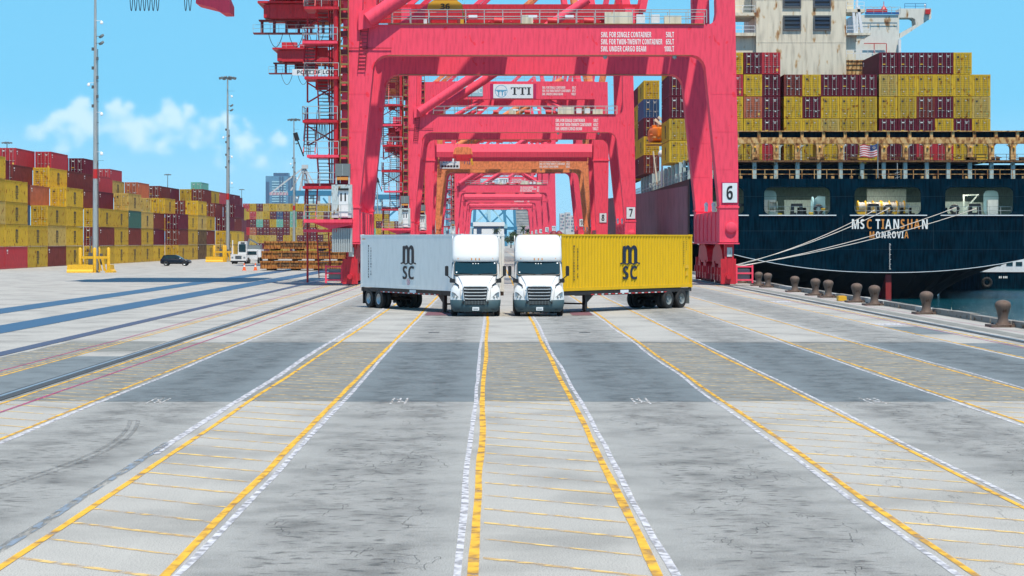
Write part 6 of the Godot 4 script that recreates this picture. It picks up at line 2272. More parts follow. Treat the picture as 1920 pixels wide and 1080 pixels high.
func make_lifeboat_and_lines() -> void:
	var t := thing("lifeboat", "bright orange lifeboat hanging at the ship's side, seen through crane six", "lifeboat", Vector3(23.9, 17.9, -289))
	var st := mb()
	var rings := []
	for s in [[-4.2, 0.15, 0.9], [-3.6, 0.7, 0.3], [-2.0, 1.1, 0.0], [2.0, 1.1, 0.0], [3.6, 0.75, 0.25], [4.2, 0.2, 0.9]]:
		var r := []
		for i in 16:
			var a := TAU * i / 16.0
			r.append(Vector3(signf(cos(a)) * pow(absf(cos(a)), 0.55) * s[1], 1.1 + s[2] * 0.3 + signf(sin(a)) * pow(absf(sin(a)), 0.6) * (1.15 - s[2] * 0.6), -s[0]))
		r.reverse()
		rings.append(r)
	loft(st, rings)
	part("hull", st, M.lifeboat, t)
	st = mb()
	span(st, Vector3(-0.8, 1.9, -2.0), Vector3(0.8, 2.45, 2.6))
	part("canopy", st, M.lifeboat, t)
	st = mb()
	span(st, Vector3(-0.16, 0.4, 2.2), Vector3(0.16, 2.2, 4.0))
	span(st, Vector3(-0.9, 0.55, 3.2), Vector3(0.9, 0.75, 3.9))
	part("stern_gear", st, M.ship_rust, t)
	st = mb()
	span(st, Vector3(-1.3, -0.32, -3.5), Vector3(1.3, -0.18, 4.0))
	part("cradle", st, M.hi_yellow, t)
	st = mb()
	span(st, Vector3(-1.18, 0.98, -3.2), Vector3(1.18, 1.1, 3.2))
	part("rubbing_strake", st, M.crane_orange, t)
	st = mb()
	for z in [-3.0, 3.0]:
		bar(st, Vector3(1.2, -3.0, z), Vector3(1.3, 2.6, z), 0.35)
		bar(st, Vector3(1.3, 2.6, z), Vector3(0.0, 3.6, z), 0.35)
		bar(st, Vector3(0.0, 3.6, z), Vector3(0.0, 2.3, z), 0.08)
	single("lifeboat_davit", st, M.ship_cream, "cream davit arms that hold the orange lifeboat", "davit", Vector3(23.9, 17.9, -289))
	st = mb()
	for z in [-270.0]:
		tube(st, Vector3(24.6, 12.0, -296), Vector3(24.0, 17.0, -296), 0.12)
	single("boat_boom", st, M.ship_cream, "thin cream boom at the ship's side below the lifeboat", "boom")
	st = mb()
	lathe(st, Vector3(24.3, 16.1, -284), [Vector2(0.0, -0.6), Vector2(0.45, -0.4), Vector2(0.6, 0.0), Vector2(0.45, 0.4), Vector2(0, 0.6)], 12)
	tube(st, Vector3(24.3, 11.4, -284), Vector3(24.3, 15.6, -284), 0.15)
	single("satellite_dome", st, M.sign_white, "white dome on a post below the orange lifeboat", "dome")
	var words := ["topmost mooring rope, from the square chock above the ship's name", "second mooring rope from the left at the ship's stern", "long mooring rope crossing the last letters of the ship's name", "lowest and longest mooring rope from the ship's right-hand chock"]
	var from := [[1640, 394], [1668, 390], [1793, 389], [1831, 391]]
	for i in 4:
		var a := Vector3(gx(from[i][0], SD - 0.4), gy(from[i][1], SD - 0.4), -SD + 0.4)
		var b := Vector3(21.75, 0.55 + 0.12 * (i % 2), -200.0 - (i % 2) * 0.6 + (2.0 if i < 2 else 0.0))
		var pts := [Vector3(a.x, a.y, -SD - 1.5)]
		for k in 13:
			var u := k / 12.0
			pts.append(a.lerp(b, u) - Vector3(0, 1.1 * 4.0 * u * (1.0 - u) * 0.7, 0))
		st = mb()
		path_tube(st, pts, 0.042, 6)
		single("mooring_rope", st, M.rope, words[i], "rope", Vector3.ZERO, "mooring ropes from the ship's stern")
	# the small dark vessel beyond the ship's far quarter
	t = thing("moored_workboat", "dark low boat with white deckhouse beyond the ship's far quarter", "boat", Vector3(0, 0, -300))
	st = mb()
	prism(st, pv([gx(1778, 300), -1.25, gx(1790, 300), -4.2, gx(2100, 300), -4.2, gx(2100, 300), -1.0, gx(1800, 300), -1.0]), -9, 0)
	part("hull", st, M.hull, t)
	st = mb()
	span(st, Vector3(gx(1790, 300), -1.02, 0.002), Vector3(gx(2100, 300), -0.85, 0.12))
	part("deck_edge", st, M.sign_white, t)
	st = mb()
	prism(st, pv([gx(1836, 300), -0.9, gx(2000, 300), -0.9, gx(2000, 300), 0.9, gx(1890, 300), 0.9, gx(1862, 300), 0.1]), -6, -1)
	part("deckhouse", st, M.sign_white, t)
	st = mb()
	for x in [1868, 1890, 1908]: span(st, Vector3(gx(x, 300), -0.1, -1.0), Vector3(gx(x + 12, 300), 0.5, -0.95))
	part("window", st, M.glass, t)
	st = mb()
	for i in 5: span(st, Vector3(gx(1873, 300) + i * 0.24 + (0.15 if i > 1 else 0.0), -1.95, 0.002), Vector3(gx(1873, 300) + i * 0.24 + 0.16 + (0.15 if i > 1 else 0.0), -1.65, 0.02))
	part("painted_name", st, M.letter_white, t)
	st = mb()
	var c := Vector3(gx(1852, 299), gy(530, 299), 0.5)
	for i in 14:
		var a := TAU * i / 14.0
		var b := TAU * (i + 1) / 14.0
		tube(st, c + Vector3(cos(a) * 0.62, sin(a) * 0.62, 0), c + Vector3(cos(b) * 0.62, sin(b) * 0.62, 0), 0.24, 0.24, 8, false)
	single("fender_tyre", st, M.rubber, "black tyre fender on the side of the dark workboat", "tyre", Vector3(0, 0, -300))

# ---------- the container yard on the left ----------
func make_yard() -> void:
	var ords := ["first", "second", "third", "fourth", "fifth", "sixth", "seventh", "eighth", "ninth", "tenth", "eleventh", "twelfth", "thirteenth", "fourteenth", "fifteenth", "sixteenth", "seventeenth", "eighteenth", "nineteenth", "twentieth", "twenty-first", "twenty-second", "twenty-third", "twenty-fourth", "twenty-fifth"]
	var tiers := ["on the ground", "second tier", "third tier", "fourth tier", "fifth tier", "sixth tier"]
	var q := {"y": [M.c_yellow, "yellow", 0], "u": [M.c_mustard, "mustard", 0], "o": [M.c_ochre, "ochre", 0], "m": [M.c_maroon, "maroon", 1], "r": [M.c_red, "red", 2], "b": [M.c_brown, "brown", 1], "a": [M.c_orange, "faded orange", 1], "g": [M.c_green, "dark green", 1], "t": [M.c_mint, "mint green", 1], "e": [M.c_blue, "blue", 1], "s": [M.c_scorched, "scorched", 3]}
	# per bay: distance, row where it begins (0 is the front row, negative is nearer the lane), stack heights row by row, colours of the outermost stack from the ground up
	var bays := [[246.6, 0, [5, 5, 5], "ryouyb"], [258.9, 0, [4, 5, 5, 5], "ryuyb"], [271.2, 0, [2, 4, 4, 5], "uuau"], [283.5, 0, [3, 4, 5, 5, 5], "bouym"], [295.8, 0, [4, 5, 5, 6, 6], "uyyyy"], [308.1, -1, [3, 4, 5, 6, 6, 6, 6], "ubub"], [320.4, -1, [3, 4, 5, 5, 6, 6, 6], "yuub"], [332.7, -1, [4, 4, 5, 6, 6, 6], "ubgou"], [345.0, -1, [3, 4, 4, 5, 6, 6], "uuoyu"], [357.3, -1, [3, 3, 4, 5, 5, 6], "ymba"], [369.6, -2, [3, 4, 4, 5, 5, 5], "ubmu"], [381.9, -2, [3, 3, 4, 4, 5, 5, 6], "uuy"], [394.2, -2, [4, 4, 4, 5, 5, 5], "ssoy"], [406.5, -2, [3, 4, 4, 5, 5], "ubuy"], [418.8, -3, [3, 4, 5, 5, 5], "oymo"], [431.1, -3, [4, 4, 5, 5, 5], "uybm"], [443.4, -2, [4, 5, 5, 5], "ymbb"], [455.7, -2, [4, 5, 5, 5], "bumm"], [468.0, -1, [5, 5, 5, 5], "uabmm"], [480.3, -1, [4, 5, 5], "obmu"], [492.6, 0, [5, 5, 5], "yumy"]]
	var r := RandomNumberGenerator.new()
	r.seed = 2024
	var height := {}
	for k in bays.size():
		for i in bays[k][2].size(): height[Vector2i(k, bays[k][1] + i)] = bays[k][2][i]
	var pool := "yyyyyuuuuoommmmmmbbbbbrrrae"
	var count := 0
	for k in bays.size():
		var d: float = bays[k][0]
		var n: int = bays[k][2].size()
		var first: int = bays[k][1]
		for i in n + 7:
			var row := first + i
			var right := -63.2 - 2.50 * row
			if 922.0 + right * F / (d + 12.2) < -2.0: break
			var h: int = height.get(Vector2i(k, row), height.get(Vector2i(k, first + n - 1), 5))
			for j in h:
				var hue: String = pool[r.randi() % pool.length()]
				var before: int = height.get(Vector2i(k - 1, row), 0 if k == 0 or row < bays[k - 1][1] else height.get(Vector2i(k - 1, bays[k - 1][1] + bays[k - 1][2].size() - 1), 5))
				var beside: int = height.get(Vector2i(k, row - 1), 0)
				if before > j and beside > j: continue
				if i == 0 and j < String(bays[k][3]).length(): hue = bays[k][3][j]
				if j == 5: hue = "mmrmbmym"[r.randi() % 8]
				if k == 0 and row == 0 and j == 0: hue = "r"
				var c = q[hue]
				var len := 12.19
				stacked_container("%s yard container, %s bay away, %s, %s" % [c[1], ords[k], "nearest the lane" if i == 0 else ords[i] + " row in from the lane", tiers[j]], "containers stacked in the yard", Vector3(right - 1.22, j * 2.92, -d - 6.1), len, 2.9, c[0], c[2], [1] if beside <= j else [])
				count += 1
	# the block at the far end of the yard, doors to the camera
	var far := ["umrmm", "obrmur", "uoamru", "mumtom", "mumbuo", "uobumu", "ummteo", "oumbmo", "muottu", "umoumu", "ombbtu", "ummouo", "emouou", "uoubmu", "bmouom", "yumuo", "umoum"]
	for i in far.size():
		for j in String(far[i]).length():
			var c = q[String(far[i])[j]]
			stacked_container("small %s container in the far block, %s stack from its left, %s" % [c[1], ords[i], tiers[j]], "containers of the far yard block", Vector3(gx(449 + i * 12.6, 735), j * 2.92, -741.0), 12.19, 2.9, c[0], c[2], [])
	# lone mint container on top, and more stacks seen under crane six
	stacked_container("mint green container alone on top of the stacks, left of the middle light pole", "", Vector3(gx(362, 470) + 1.0, 5 * 2.92, -474.0), 12.19, 2.9, M.c_mint, 1, [1])
	var under := ["mytyu", "yuymy", "umyou", "myuoy", "ouymt", "yomuy"]
	for i in under.size():
		for j in String(under[i]).length():
			var c = q[String(under[i])[j]]
			if i > 2 and j > 3: continue
			stacked_container("small %s container seen under crane six, %s stack from the left, %s" % [c[1], ords[i], tiers[j]], "containers seen under crane six", Vector3(gx(699 + i * 11.5, 800), j * 2.92, -806.0), 12.19, 2.9, c[0], c[2], [1] if i == 5 else [])

func light_pole(label: String, x: float, d: float, top: float, lamps: bool, small := false) -> void:
	var t := thing("light_pole", label, "light pole", Vector3(x, 0, -d), 0.0, "tall light poles of the yard")
	var st := mb()
	lathe(st, Vector3.ZERO, [Vector2(0.46, 0), Vector2(0.46, 0.12), Vector2(0.34, 0.13), Vector2(0.29, 6), Vector2(0.22, 18), Vector2(0.12, top)], 12)
	part("mast", st, M.pole if not small else M.pole_dark, t)
	if not small:
		st = mb()
		tube(st, Vector3(0.38, 0.3, 0.1), Vector3(0.30, top * 0.72, 0.1), 0.05, 0.05, 6)
		for i in 9: bar(st, Vector3(0.2, 3.0 + i * 2.4, 0.1), Vector3(0.44, 3.0 + i * 2.4, 0.1), 0.06)
		part("conduit", st, M.pole_dark, t)
		st = mb()
		tube(st, Vector3(0, 10.9, 0), Vector3(0, 12.0, 0), 0.285, 0.28, 12)
		part("red_band", st, M.tape_red, t)
		for q in [[14.0, 1, 0], [18.6, 1, 0], [22.0, -1, 0], [26.6, 1, 1], [27.4, 1, 1], [29.2, 1, 0]]:
			st = mb()
			var y: float = q[0]
			var s: float = q[1]
			bar(st, Vector3(0, y, 0.1), Vector3(s * 0.75, y, 0.1), 0.06)
			if q[2]: lathe(st, Vector3(s * 0.85, y - 0.15, 0.1), [Vector2(0.0, 0), Vector2(0.32, 0.1), Vector2(0.34, 0.3)], 10, Basis(Vector3(0, 0, 1), 0.6))
			else: lathe(st, Vector3(s * 0.75, y - 0.42, 0.1), [Vector2(0.0, 0), Vector2(0.18, 0.08), Vector2(0.18, 0.30), Vector2(0.06, 0.42)], 10)
			part("camera_dome", st, M.sign_white if not q[2] else M.box_grey, t)
		st = mb()
		for i in 7: box(st, Vector3(-0.28 + 0.56 * (i % 2), top * 0.72 - i * 1.1, 0.12), Vector3(0.22, 0.36, 0.22))
		bar(st, Vector3(0.2, top * 0.93, 0), Vector3(1.3, top * 0.93, 0), 0.03)
		bar(st, Vector3(0.2, 13.0, 0), Vector3(1.0, 13.0, 0), 0.03)
		part("bracket", st, M.pole_dark, t)
	if lamps:
		st = mb()
		lathe(st, Vector3(0, top - 0.05, 0), [Vector2(1.0, 0), Vector2(1.04, 0.0), Vector2(1.04, 0.14), Vector2(1.0, 0.14), Vector2(1.0, 0)], 16)
		for k in 4: bar(st, Vector3(cos(k * PI / 4), top + 0.02, sin(k * PI / 4)), Vector3(-cos(k * PI / 4), top + 0.02, -sin(k * PI / 4)), 0.08)
		part("lamp_ring", st, M.pole_dark, t)
		for k in 8:
			var a := TAU * k / 8.0 + 0.2
			st = mb()
			box(st, Vector3(cos(a) * 1.28, top + 0.02, sin(a) * 1.28), Vector3(0.52, 0.34, 0.5), Basis(Vector3(0, 1, 0), -a) * Basis(Vector3(0, 0, 1), -0.3))
			box(st, Vector3(cos(a) * 0.6, top + 0.22, sin(a) * 0.6), Vector3(0.2, 0.25, 0.2))
			part("floodlight", st, M.box_grey, t)

func pole_guard(label: String, x: float, d: float) -> void:
	var t := thing("pole_guard", label, "barrier", Vector3(x, 0, -d), 0.0, "yellow guards round the light poles")
	var prof := pv([-0.45, 0.0, 0.45, 0.0, 0.42, 0.16, 0.20, 0.38, 0.14, 0.92, -0.14, 0.92, -0.20, 0.38, -0.42, 0.16])
	for z in [1.6, -1.6]:
		var st := mb()
		prism(st, prof, -2.6, 0.4, Transform3D(Basis(Vector3(0, 0, -1), Vector3(0, 1, 0), Vector3(1, 0, 0)), Vector3(-0.1, 0, z)))
		part("concrete_barrier", st, M.guard_yellow, t)
	var st := mb()
	prism(st, prof, -1.2, 1.2, Transform3D(Basis(), Vector3(2.0, 0, 0)))
	part("concrete_barrier", st, M.guard_yellow, t)
	for p in [[-1.35, 1.0], [0.35, 1.15], [1.85, 0.6], [0.35, -1.2]]:
		st = mb()
		lathe(st, Vector3(p[0], 0, p[1]), [Vector2(0.20, 0), Vector2(0.20, 2.75), Vector2(0.12, 2.88), Vector2(0.0, 2.92)], 12)
		part("guard_post", st, M.guard_yellow, t)
	st = mb()
	for q in [[-1.35, 1.0, 0.35, 1.15], [0.35, 1.15, 1.85, 0.6]]: bar(st, Vector3(q[0], 1.75, q[1]), Vector3(q[2], 1.75, q[3]), 0.30)
	bar(st, Vector3(1.5, 0.2, 0.9), Vector3(1.2, 1.7, 1.0), 0.26)
	bar(st, Vector3(1.1, 0.2, 0.9), Vector3(0.75, 1.7, 1.1), 0.14)
	part("guard_rail", st, M.guard_yellow, t)
	st = mb()
	span(st, Vector3(-0.5, 0.9, 0.3), Vector3(-0.05, 2.3, 0.6))
	span(st, Vector3(0.8, 0.9, 0.2), Vector3(1.1, 2.2, 0.5))
	tube(st, Vector3(-0.35, 2.3, 0.4), Vector3(-0.2, 4.2, 0.3), 0.06)
	part("switch_box", st, M.pole_dark, t)

func traffic_cone(label: String, x: float, d: float) -> void:
	var t := thing("traffic_cone", label, "traffic cone", Vector3(x, 0, -d), 0.0, "orange traffic cones by the rusty frames")
	var st := mb()
	box(st, Vector3(0, 0.03, 0), Vector3(0.5, 0.06, 0.5))
	part("foot", st, M.cone, t)
	st = mb()
	lathe(st, Vector3(0, 0.06, 0), [Vector2(0.20, 0), Vector2(0.06, 0.84), Vector2(0.0, 0.85)], 14)
	part("cone", st, M.cone, t)
	st = mb()
	lathe(st, Vector3(0, 0.46, 0), [Vector2(0.139, 0), Vector2(0.110, 0.18)], 14)
	part("reflective_collar", st, M.placard_white, t)

func make_hatch_covers() -> void:
	var words := ["lowest of the three rusty hatch covers stacked on the apron", "middle one of the three stacked rusty hatch covers", "topmost of the three rusty stacked hatch covers"]
	for i in 3:
		var t := thing("hatch_cover", words[i], "hatch cover", Vector3(-21.9 + [0.0, 0.15, 0.45][i], 0.12 + i * 1.22, -246.0), 0.0, "rusty hatch covers stacked on the apron")
		var st := mb()
		span(st, Vector3(-6.7, 0.10, -6.0), Vector3(6.7, 1.06, 0.0))
		part("box_girder", st, M.hatch, t)
		st = mb()
		for k in 12: span(st, Vector3(-6.6 + k * 1.17, 0.16, 0.001), Vector3(-6.48 + k * 1.17, 0.99, 0.09))
		span(st, Vector3(-6.72, 0.88, 0.0), Vector3(6.72, 1.02, 0.12))
		span(st, Vector3(-6.72, 0.14, 0.0), Vector3(6.72, 0.24, 0.11))
		part("stiffener", st, M.hatch, t)
		st = mb()
		span(st, Vector3(-4.6, 0.42, 0.002), Vector3(-1.6, 0.80, 0.05))
		part("recess_plate", st, M.hatch_dark, t)
		st = mb()
		for x in [-5.6, -2.6, 0.2, 3.0, 5.8]:
			for z in [-5.5, -0.6]: span(st, Vector3(x - 0.35, -0.10, z - 0.3), Vector3(x + 0.35, 0.14, z + 0.3))
		part("dunnage", st, M.hatch_dark, t)

func make_car() -> void:
	# dark hatchback-like SUV, side on, nose to the right
	var t := thing("parked_car", "dark navy sport utility car driving across the yard", "car", Vector3(gx(330, 293), 0, -293.0))
	var st := mb()
	var half := func(u: float, y: float) -> float: return 0.92 - 0.10 * pow(absf(u), 6) - (0.16 * clampf((y - 0.95) / 0.6, 0, 1))
	var prof := [[-2.18, 0.42, 0.95], [-2.10, 0.34, 1.05], [-1.9, 0.30, 1.10], [-1.2, 0.28, 1.10], [0.0, 0.28, 1.06], [0.9, 0.28, 1.02], [1.5, 0.30, 0.96], [1.95, 0.34, 0.86], [2.16, 0.40, 0.72]]
	var rings := []
	for p in prof:
		var w: float = half.call(p[0] / 2.2, 0.8)
		rings.append([Vector3(p[0], p[1], -w * 0.94), Vector3(p[0], p[1] + 0.22, -w), Vector3(p[0], p[2] - 0.1, -w * 0.98), Vector3(p[0], p[2], -w * 0.86), Vector3(p[0], p[2], w * 0.86), Vector3(p[0], p[2] - 0.1, w * 0.98), Vector3(p[0], p[1] + 0.22, w), Vector3(p[0], p[1], w * 0.94)])
	for q in rings: q.reverse()
	loft(st, rings)
	part("body", st, M.car, t)
	st = mb()
	prism(st, pv([-2.05, 1.02, 1.15, 0.98, 0.35, 1.50, -0.1, 1.62, -1.1, 1.64, -1.75, 1.55]), -0.70, 0.70)
	part("roof", st, M.car, t)
	for s in [-1, 1]:
		st = mb()
		prism(st, pv([-1.75, 1.10, -0.95, 1.09, -0.95, 1.52, -1.45, 1.50]), s * 0.701 - 0.012, s * 0.701 + 0.012)
		prism(st, pv([-0.87, 1.09, 0.0, 1.08, 0.0, 1.54, -0.87, 1.53]), s * 0.701 - 0.012, s * 0.701 + 0.012)
		prism(st, pv([0.08, 1.08, 0.85, 1.06, 0.30, 1.44, 0.08, 1.53]), s * 0.701 - 0.012, s * 0.701 + 0.012)
		part("side_window", st, M.glass, t)
		for x in [-1.35, 1.38]: wheel_parts(t, "wheel", Vector3(x, 0.36, s * 0.82), Vector3(0, 0, s), 0.36, 0.22, M.rim)
		st = mb()
		box(st, Vector3(1.95, 0.76, s * 0.70), Vector3(0.24, 0.12, 0.2))
		part("headlight", st, M.lamp_glass, t)
		st = mb()
		box(st, Vector3(-2.10, 0.88, s * 0.72), Vector3(0.12, 0.18, 0.2))
		part("tail_light", st, M.tape_red, t)
		st = mb()
		box(st, Vector3(0.75, 1.12, s * 0.98), Vector3(0.12, 0.14, 0.20))
		part("wing_mirror", st, M.sign_white if s > 0 else M.car, t)

func make_yard_truck() -> void:
	var t := thing("yard_truck", "white terminal yard truck facing the camera beside the rusty frames", "truck", Vector3(gx(447, 317), 0, -317.0))
	var st := mb()
	span(st, Vector3(-1.25, 0.55, -1.6), Vector3(1.25, 1.55, 0.0))
	span(st, Vector3(-1.25, 0.35, -0.6), Vector3(1.25, 0.62, 0.12))
	part("nose", st, M.truck_white, t)
	st = mb()
	for k in 5: span(st, Vector3(-0.5, 0.8 + k * 0.11, 0.001), Vector3(0.5, 0.86 + k * 0.11, 0.03))
	span(st, Vector3(-1.25, 0.30, 0.0), Vector3(1.25, 0.52, 0.20))
	part("grille", st, M.black, t)
	st = mb()
	prism(st, pv([-0.15, 1.5, 1.25, 1.5, 1.22, 3.5, 1.1, 3.6, 0.0, 3.6, -0.12, 3.5]), -2.2, -0.5)
	part("cab", st, M.truck_white, t)
	st = mb()
	prism(st, rrect(0.0, 1.9, 1.12, 3.15, 0.1), -0.5, -0.47)
	part("windscreen", st, M.glass, t)
	st = mb()
	span(st, Vector3(0.3, 3.25, -0.5), Vector3(0.95, 3.45, -0.46))
	part("fleet_panel", st, M.black, t)
	for s in [-1, 1]:
		wheel_parts(t, "wheel", Vector3(s * 1.0, 0.5, -0.9), Vector3(s, 0, 0), 0.5, 0.3, M.steel)
		wheel_parts(t, "wheel", Vector3(s * 0.95, 0.5, -4.2), Vector3(s, 0, 0), 0.5, 0.55, M.steel)
		st = mb()
		box(st, Vector3(s * 0.95, 1.05, 0.02), Vector3(0.28, 0.2, 0.06))
		part("headlight", st, M.lamp_glass, t)
	st = mb()
	bar(st, Vector3(-1.0, 1.5, -0.7), Vector3(-1.0, 3.8, -0.7), 0.14)
	bar(st, Vector3(-1.25, 1.5, -1.2), Vector3(-1.25, 2.6, -1.2), 0.08)
	part("exhaust_stack", st, M.sign_white, t)
	st = mb()
	span(st, Vector3(-0.5, 0.7, -6.0), Vector3(0.5, 1.0, -1.6))
	part("chassis", st, M.chassis, t)
	# a second vehicle with gear on its back, partly behind the frames
	t = thing("service_truck", "white service truck with a lifting arm beside the yard truck", "truck", Vector3(gx(473, 322), 0, -322.0))
	st = mb()
	span(st, Vector3(-1.3, 1.1, -5.0), Vector3(1.3, 2.3, -0.8))
	part("body", st, M.sign_white, t)
	st = mb()
	prism(st, pv([-0.9, 0.7, 0.9, 0.7, 0.85, 2.2, -0.85, 2.2]), -0.8, 0.4)
	part("cab", st, M.sign_white, t)
	st = mb()
	span(st, Vector3(-0.75, 1.45, 0.401), Vector3(0.75, 2.0, 0.43))
	part("windscreen", st, M.glass, t)
	st = mb()
	span(st, Vector3(-1.1, 2.3, -3.5), Vector3(1.2, 3.0, -1.0))
	bar(st, Vector3(-1.0, 2.3, -1.2), Vector3(-0.6, 4.0, -1.2), 0.3)
	bar(st, Vector3(-0.6, 4.0, -1.2), Vector3(0.8, 3.2, -1.2), 0.25)
	part("lifting_arm", st, M.box_grey, t)
	for s in [-1, 1]:
		wheel_parts(t, "wheel", Vector3(s * 1.0, 0.5, -0.2), Vector3(s, 0, 0), 0.5, 0.3, M.rim)
		wheel_parts(t, "wheel", Vector3(s * 1.0, 0.5, -3.8), Vector3(s, 0, 0), 0.5, 0.4, M.rim)

# ---------- far background ----------
func palm(label: String, x: float, d: float, h: float) -> void:
	var t := thing("palm_tree", label, "palm", Vector3(x, 0, -d), 0.0, "palms beyond the last cranes")
	var st := mb()
	tube(st, Vector3.ZERO, Vector3(0.1, h - 0.5, 0), 0.35, 0.22, 7)
	part("trunk", st, M.bark, t)
	var a := mb()
	var r := RandomNumberGenerator.new()
	r.seed = int(absf(x) * 10.0)
	for i in 26:
		var an := r.randf() * TAU
		var el := r.randf_range(-0.7, 1.2)
		var len := r.randf_range(2.2, 3.4)
		var p := Vector3(0.1, h - 0.4, 0)
		var dir := Vector3(cos(an) * cos(el), sin(el), sin(an) * cos(el))
		for s in 5:
			var q := p + dir * len / 5.0
			var side := dir.cross(Vector3.UP).normalized() * (0.55 - 0.09 * s)
			quad(a, p - side, p + side - Vector3(0, 0.15, 0), q + side * 0.8 - Vector3(0, 0.15, 0), q - side * 0.8)
			p = q
			dir = (dir + Vector3(0, -0.26, 0)).normalized()
	part("crown", a, M.leaf, t)

func bushy_tree(label: String, x: float, d: float, h: float, w: float) -> void:
	var t := thing("broadleaf_tree", label, "tree", Vector3(x, 0, -d), 0.0, "trees beyond the last cranes")
	var st := mb()
	tube(st, Vector3.ZERO, Vector3(0.1, h * 0.6, 0), 0.35, 0.18, 7)
	for k in 4: tube(st, Vector3(0.05, h * 0.4, 0), Vector3(cos(k * 1.6) * w * 0.35, h * 0.75, sin(k * 1.6) * w * 0.35), 0.16, 0.06, 5)
	part("trunk", st, M.bark, t)
	var r := RandomNumberGenerator.new()
	r.seed = int(absf(x) * 13.0) + 3
	var a := mb()
	for c in 9:
		var ctr := Vector3(r.randf_range(-0.36, 0.36) * w, r.randf_range(0.45, 0.85) * h, r.randf_range(-0.36, 0.36) * w)
		for i in 60:
			var v := Vector3(r.randfn(0, 1), r.randfn(0, 0.8), r.randfn(0, 1)) * w * 0.11
			var u := Vector3(r.randf_range(-1, 1), r.randf_range(-1, 1), r.randf_range(-1, 1)).normalized()
			var s := u.cross(Vector3(0.3, 1, 0.2)).normalized() * 0.42
			var e := u.cross(s).normalized() * 0.42
			quad(a, ctr + v - s, ctr + v + e, ctr + v + s, ctr + v - e)
	part("crown", a, M.leaf, t)

func far_crane(label: String, x: float, d: float, m: Material, legs: Material, s: float, lower: bool) -> void:
	var t := thing("far_crane", label, "crane", Vector3(x, 0, -d), 0.0, "blue cranes of the next terminal")
	var st := mb()
	for lx in [-14.0, 14.0]:
		bar(st, Vector3(lx * s, 0, 0), Vector3(lx * 0.86 * s, 40 * s, -6), 2.4 * s)
		bar(st, Vector3(lx * s, 0, -18), Vector3(lx * 0.86 * s, 40 * s, -12), 2.4 * s)
	part("legs", st, legs, t)
	st = mb()
	span(st, Vector3(-15.0 * s, 15 * s, -1.5), Vector3(15.0 * s, 18 * s, 1.2))
	bar(st, Vector3(-13.5 * s, 18 * s, 0), Vector3(11 * s, 40 * s, -4), 1.6 * s)
	bar(st, Vector3(13.0 * s, 18 * s, -1), Vector3(-3 * s, 38 * s, -5), 1.3 * s)
	part("portal_beam", st, m, t)
	st = mb()
	span(st, Vector3(-30 * s, 40 * s, -12), Vector3(24 * s, 44 * s, -4))
	part("girder", st, m, t)

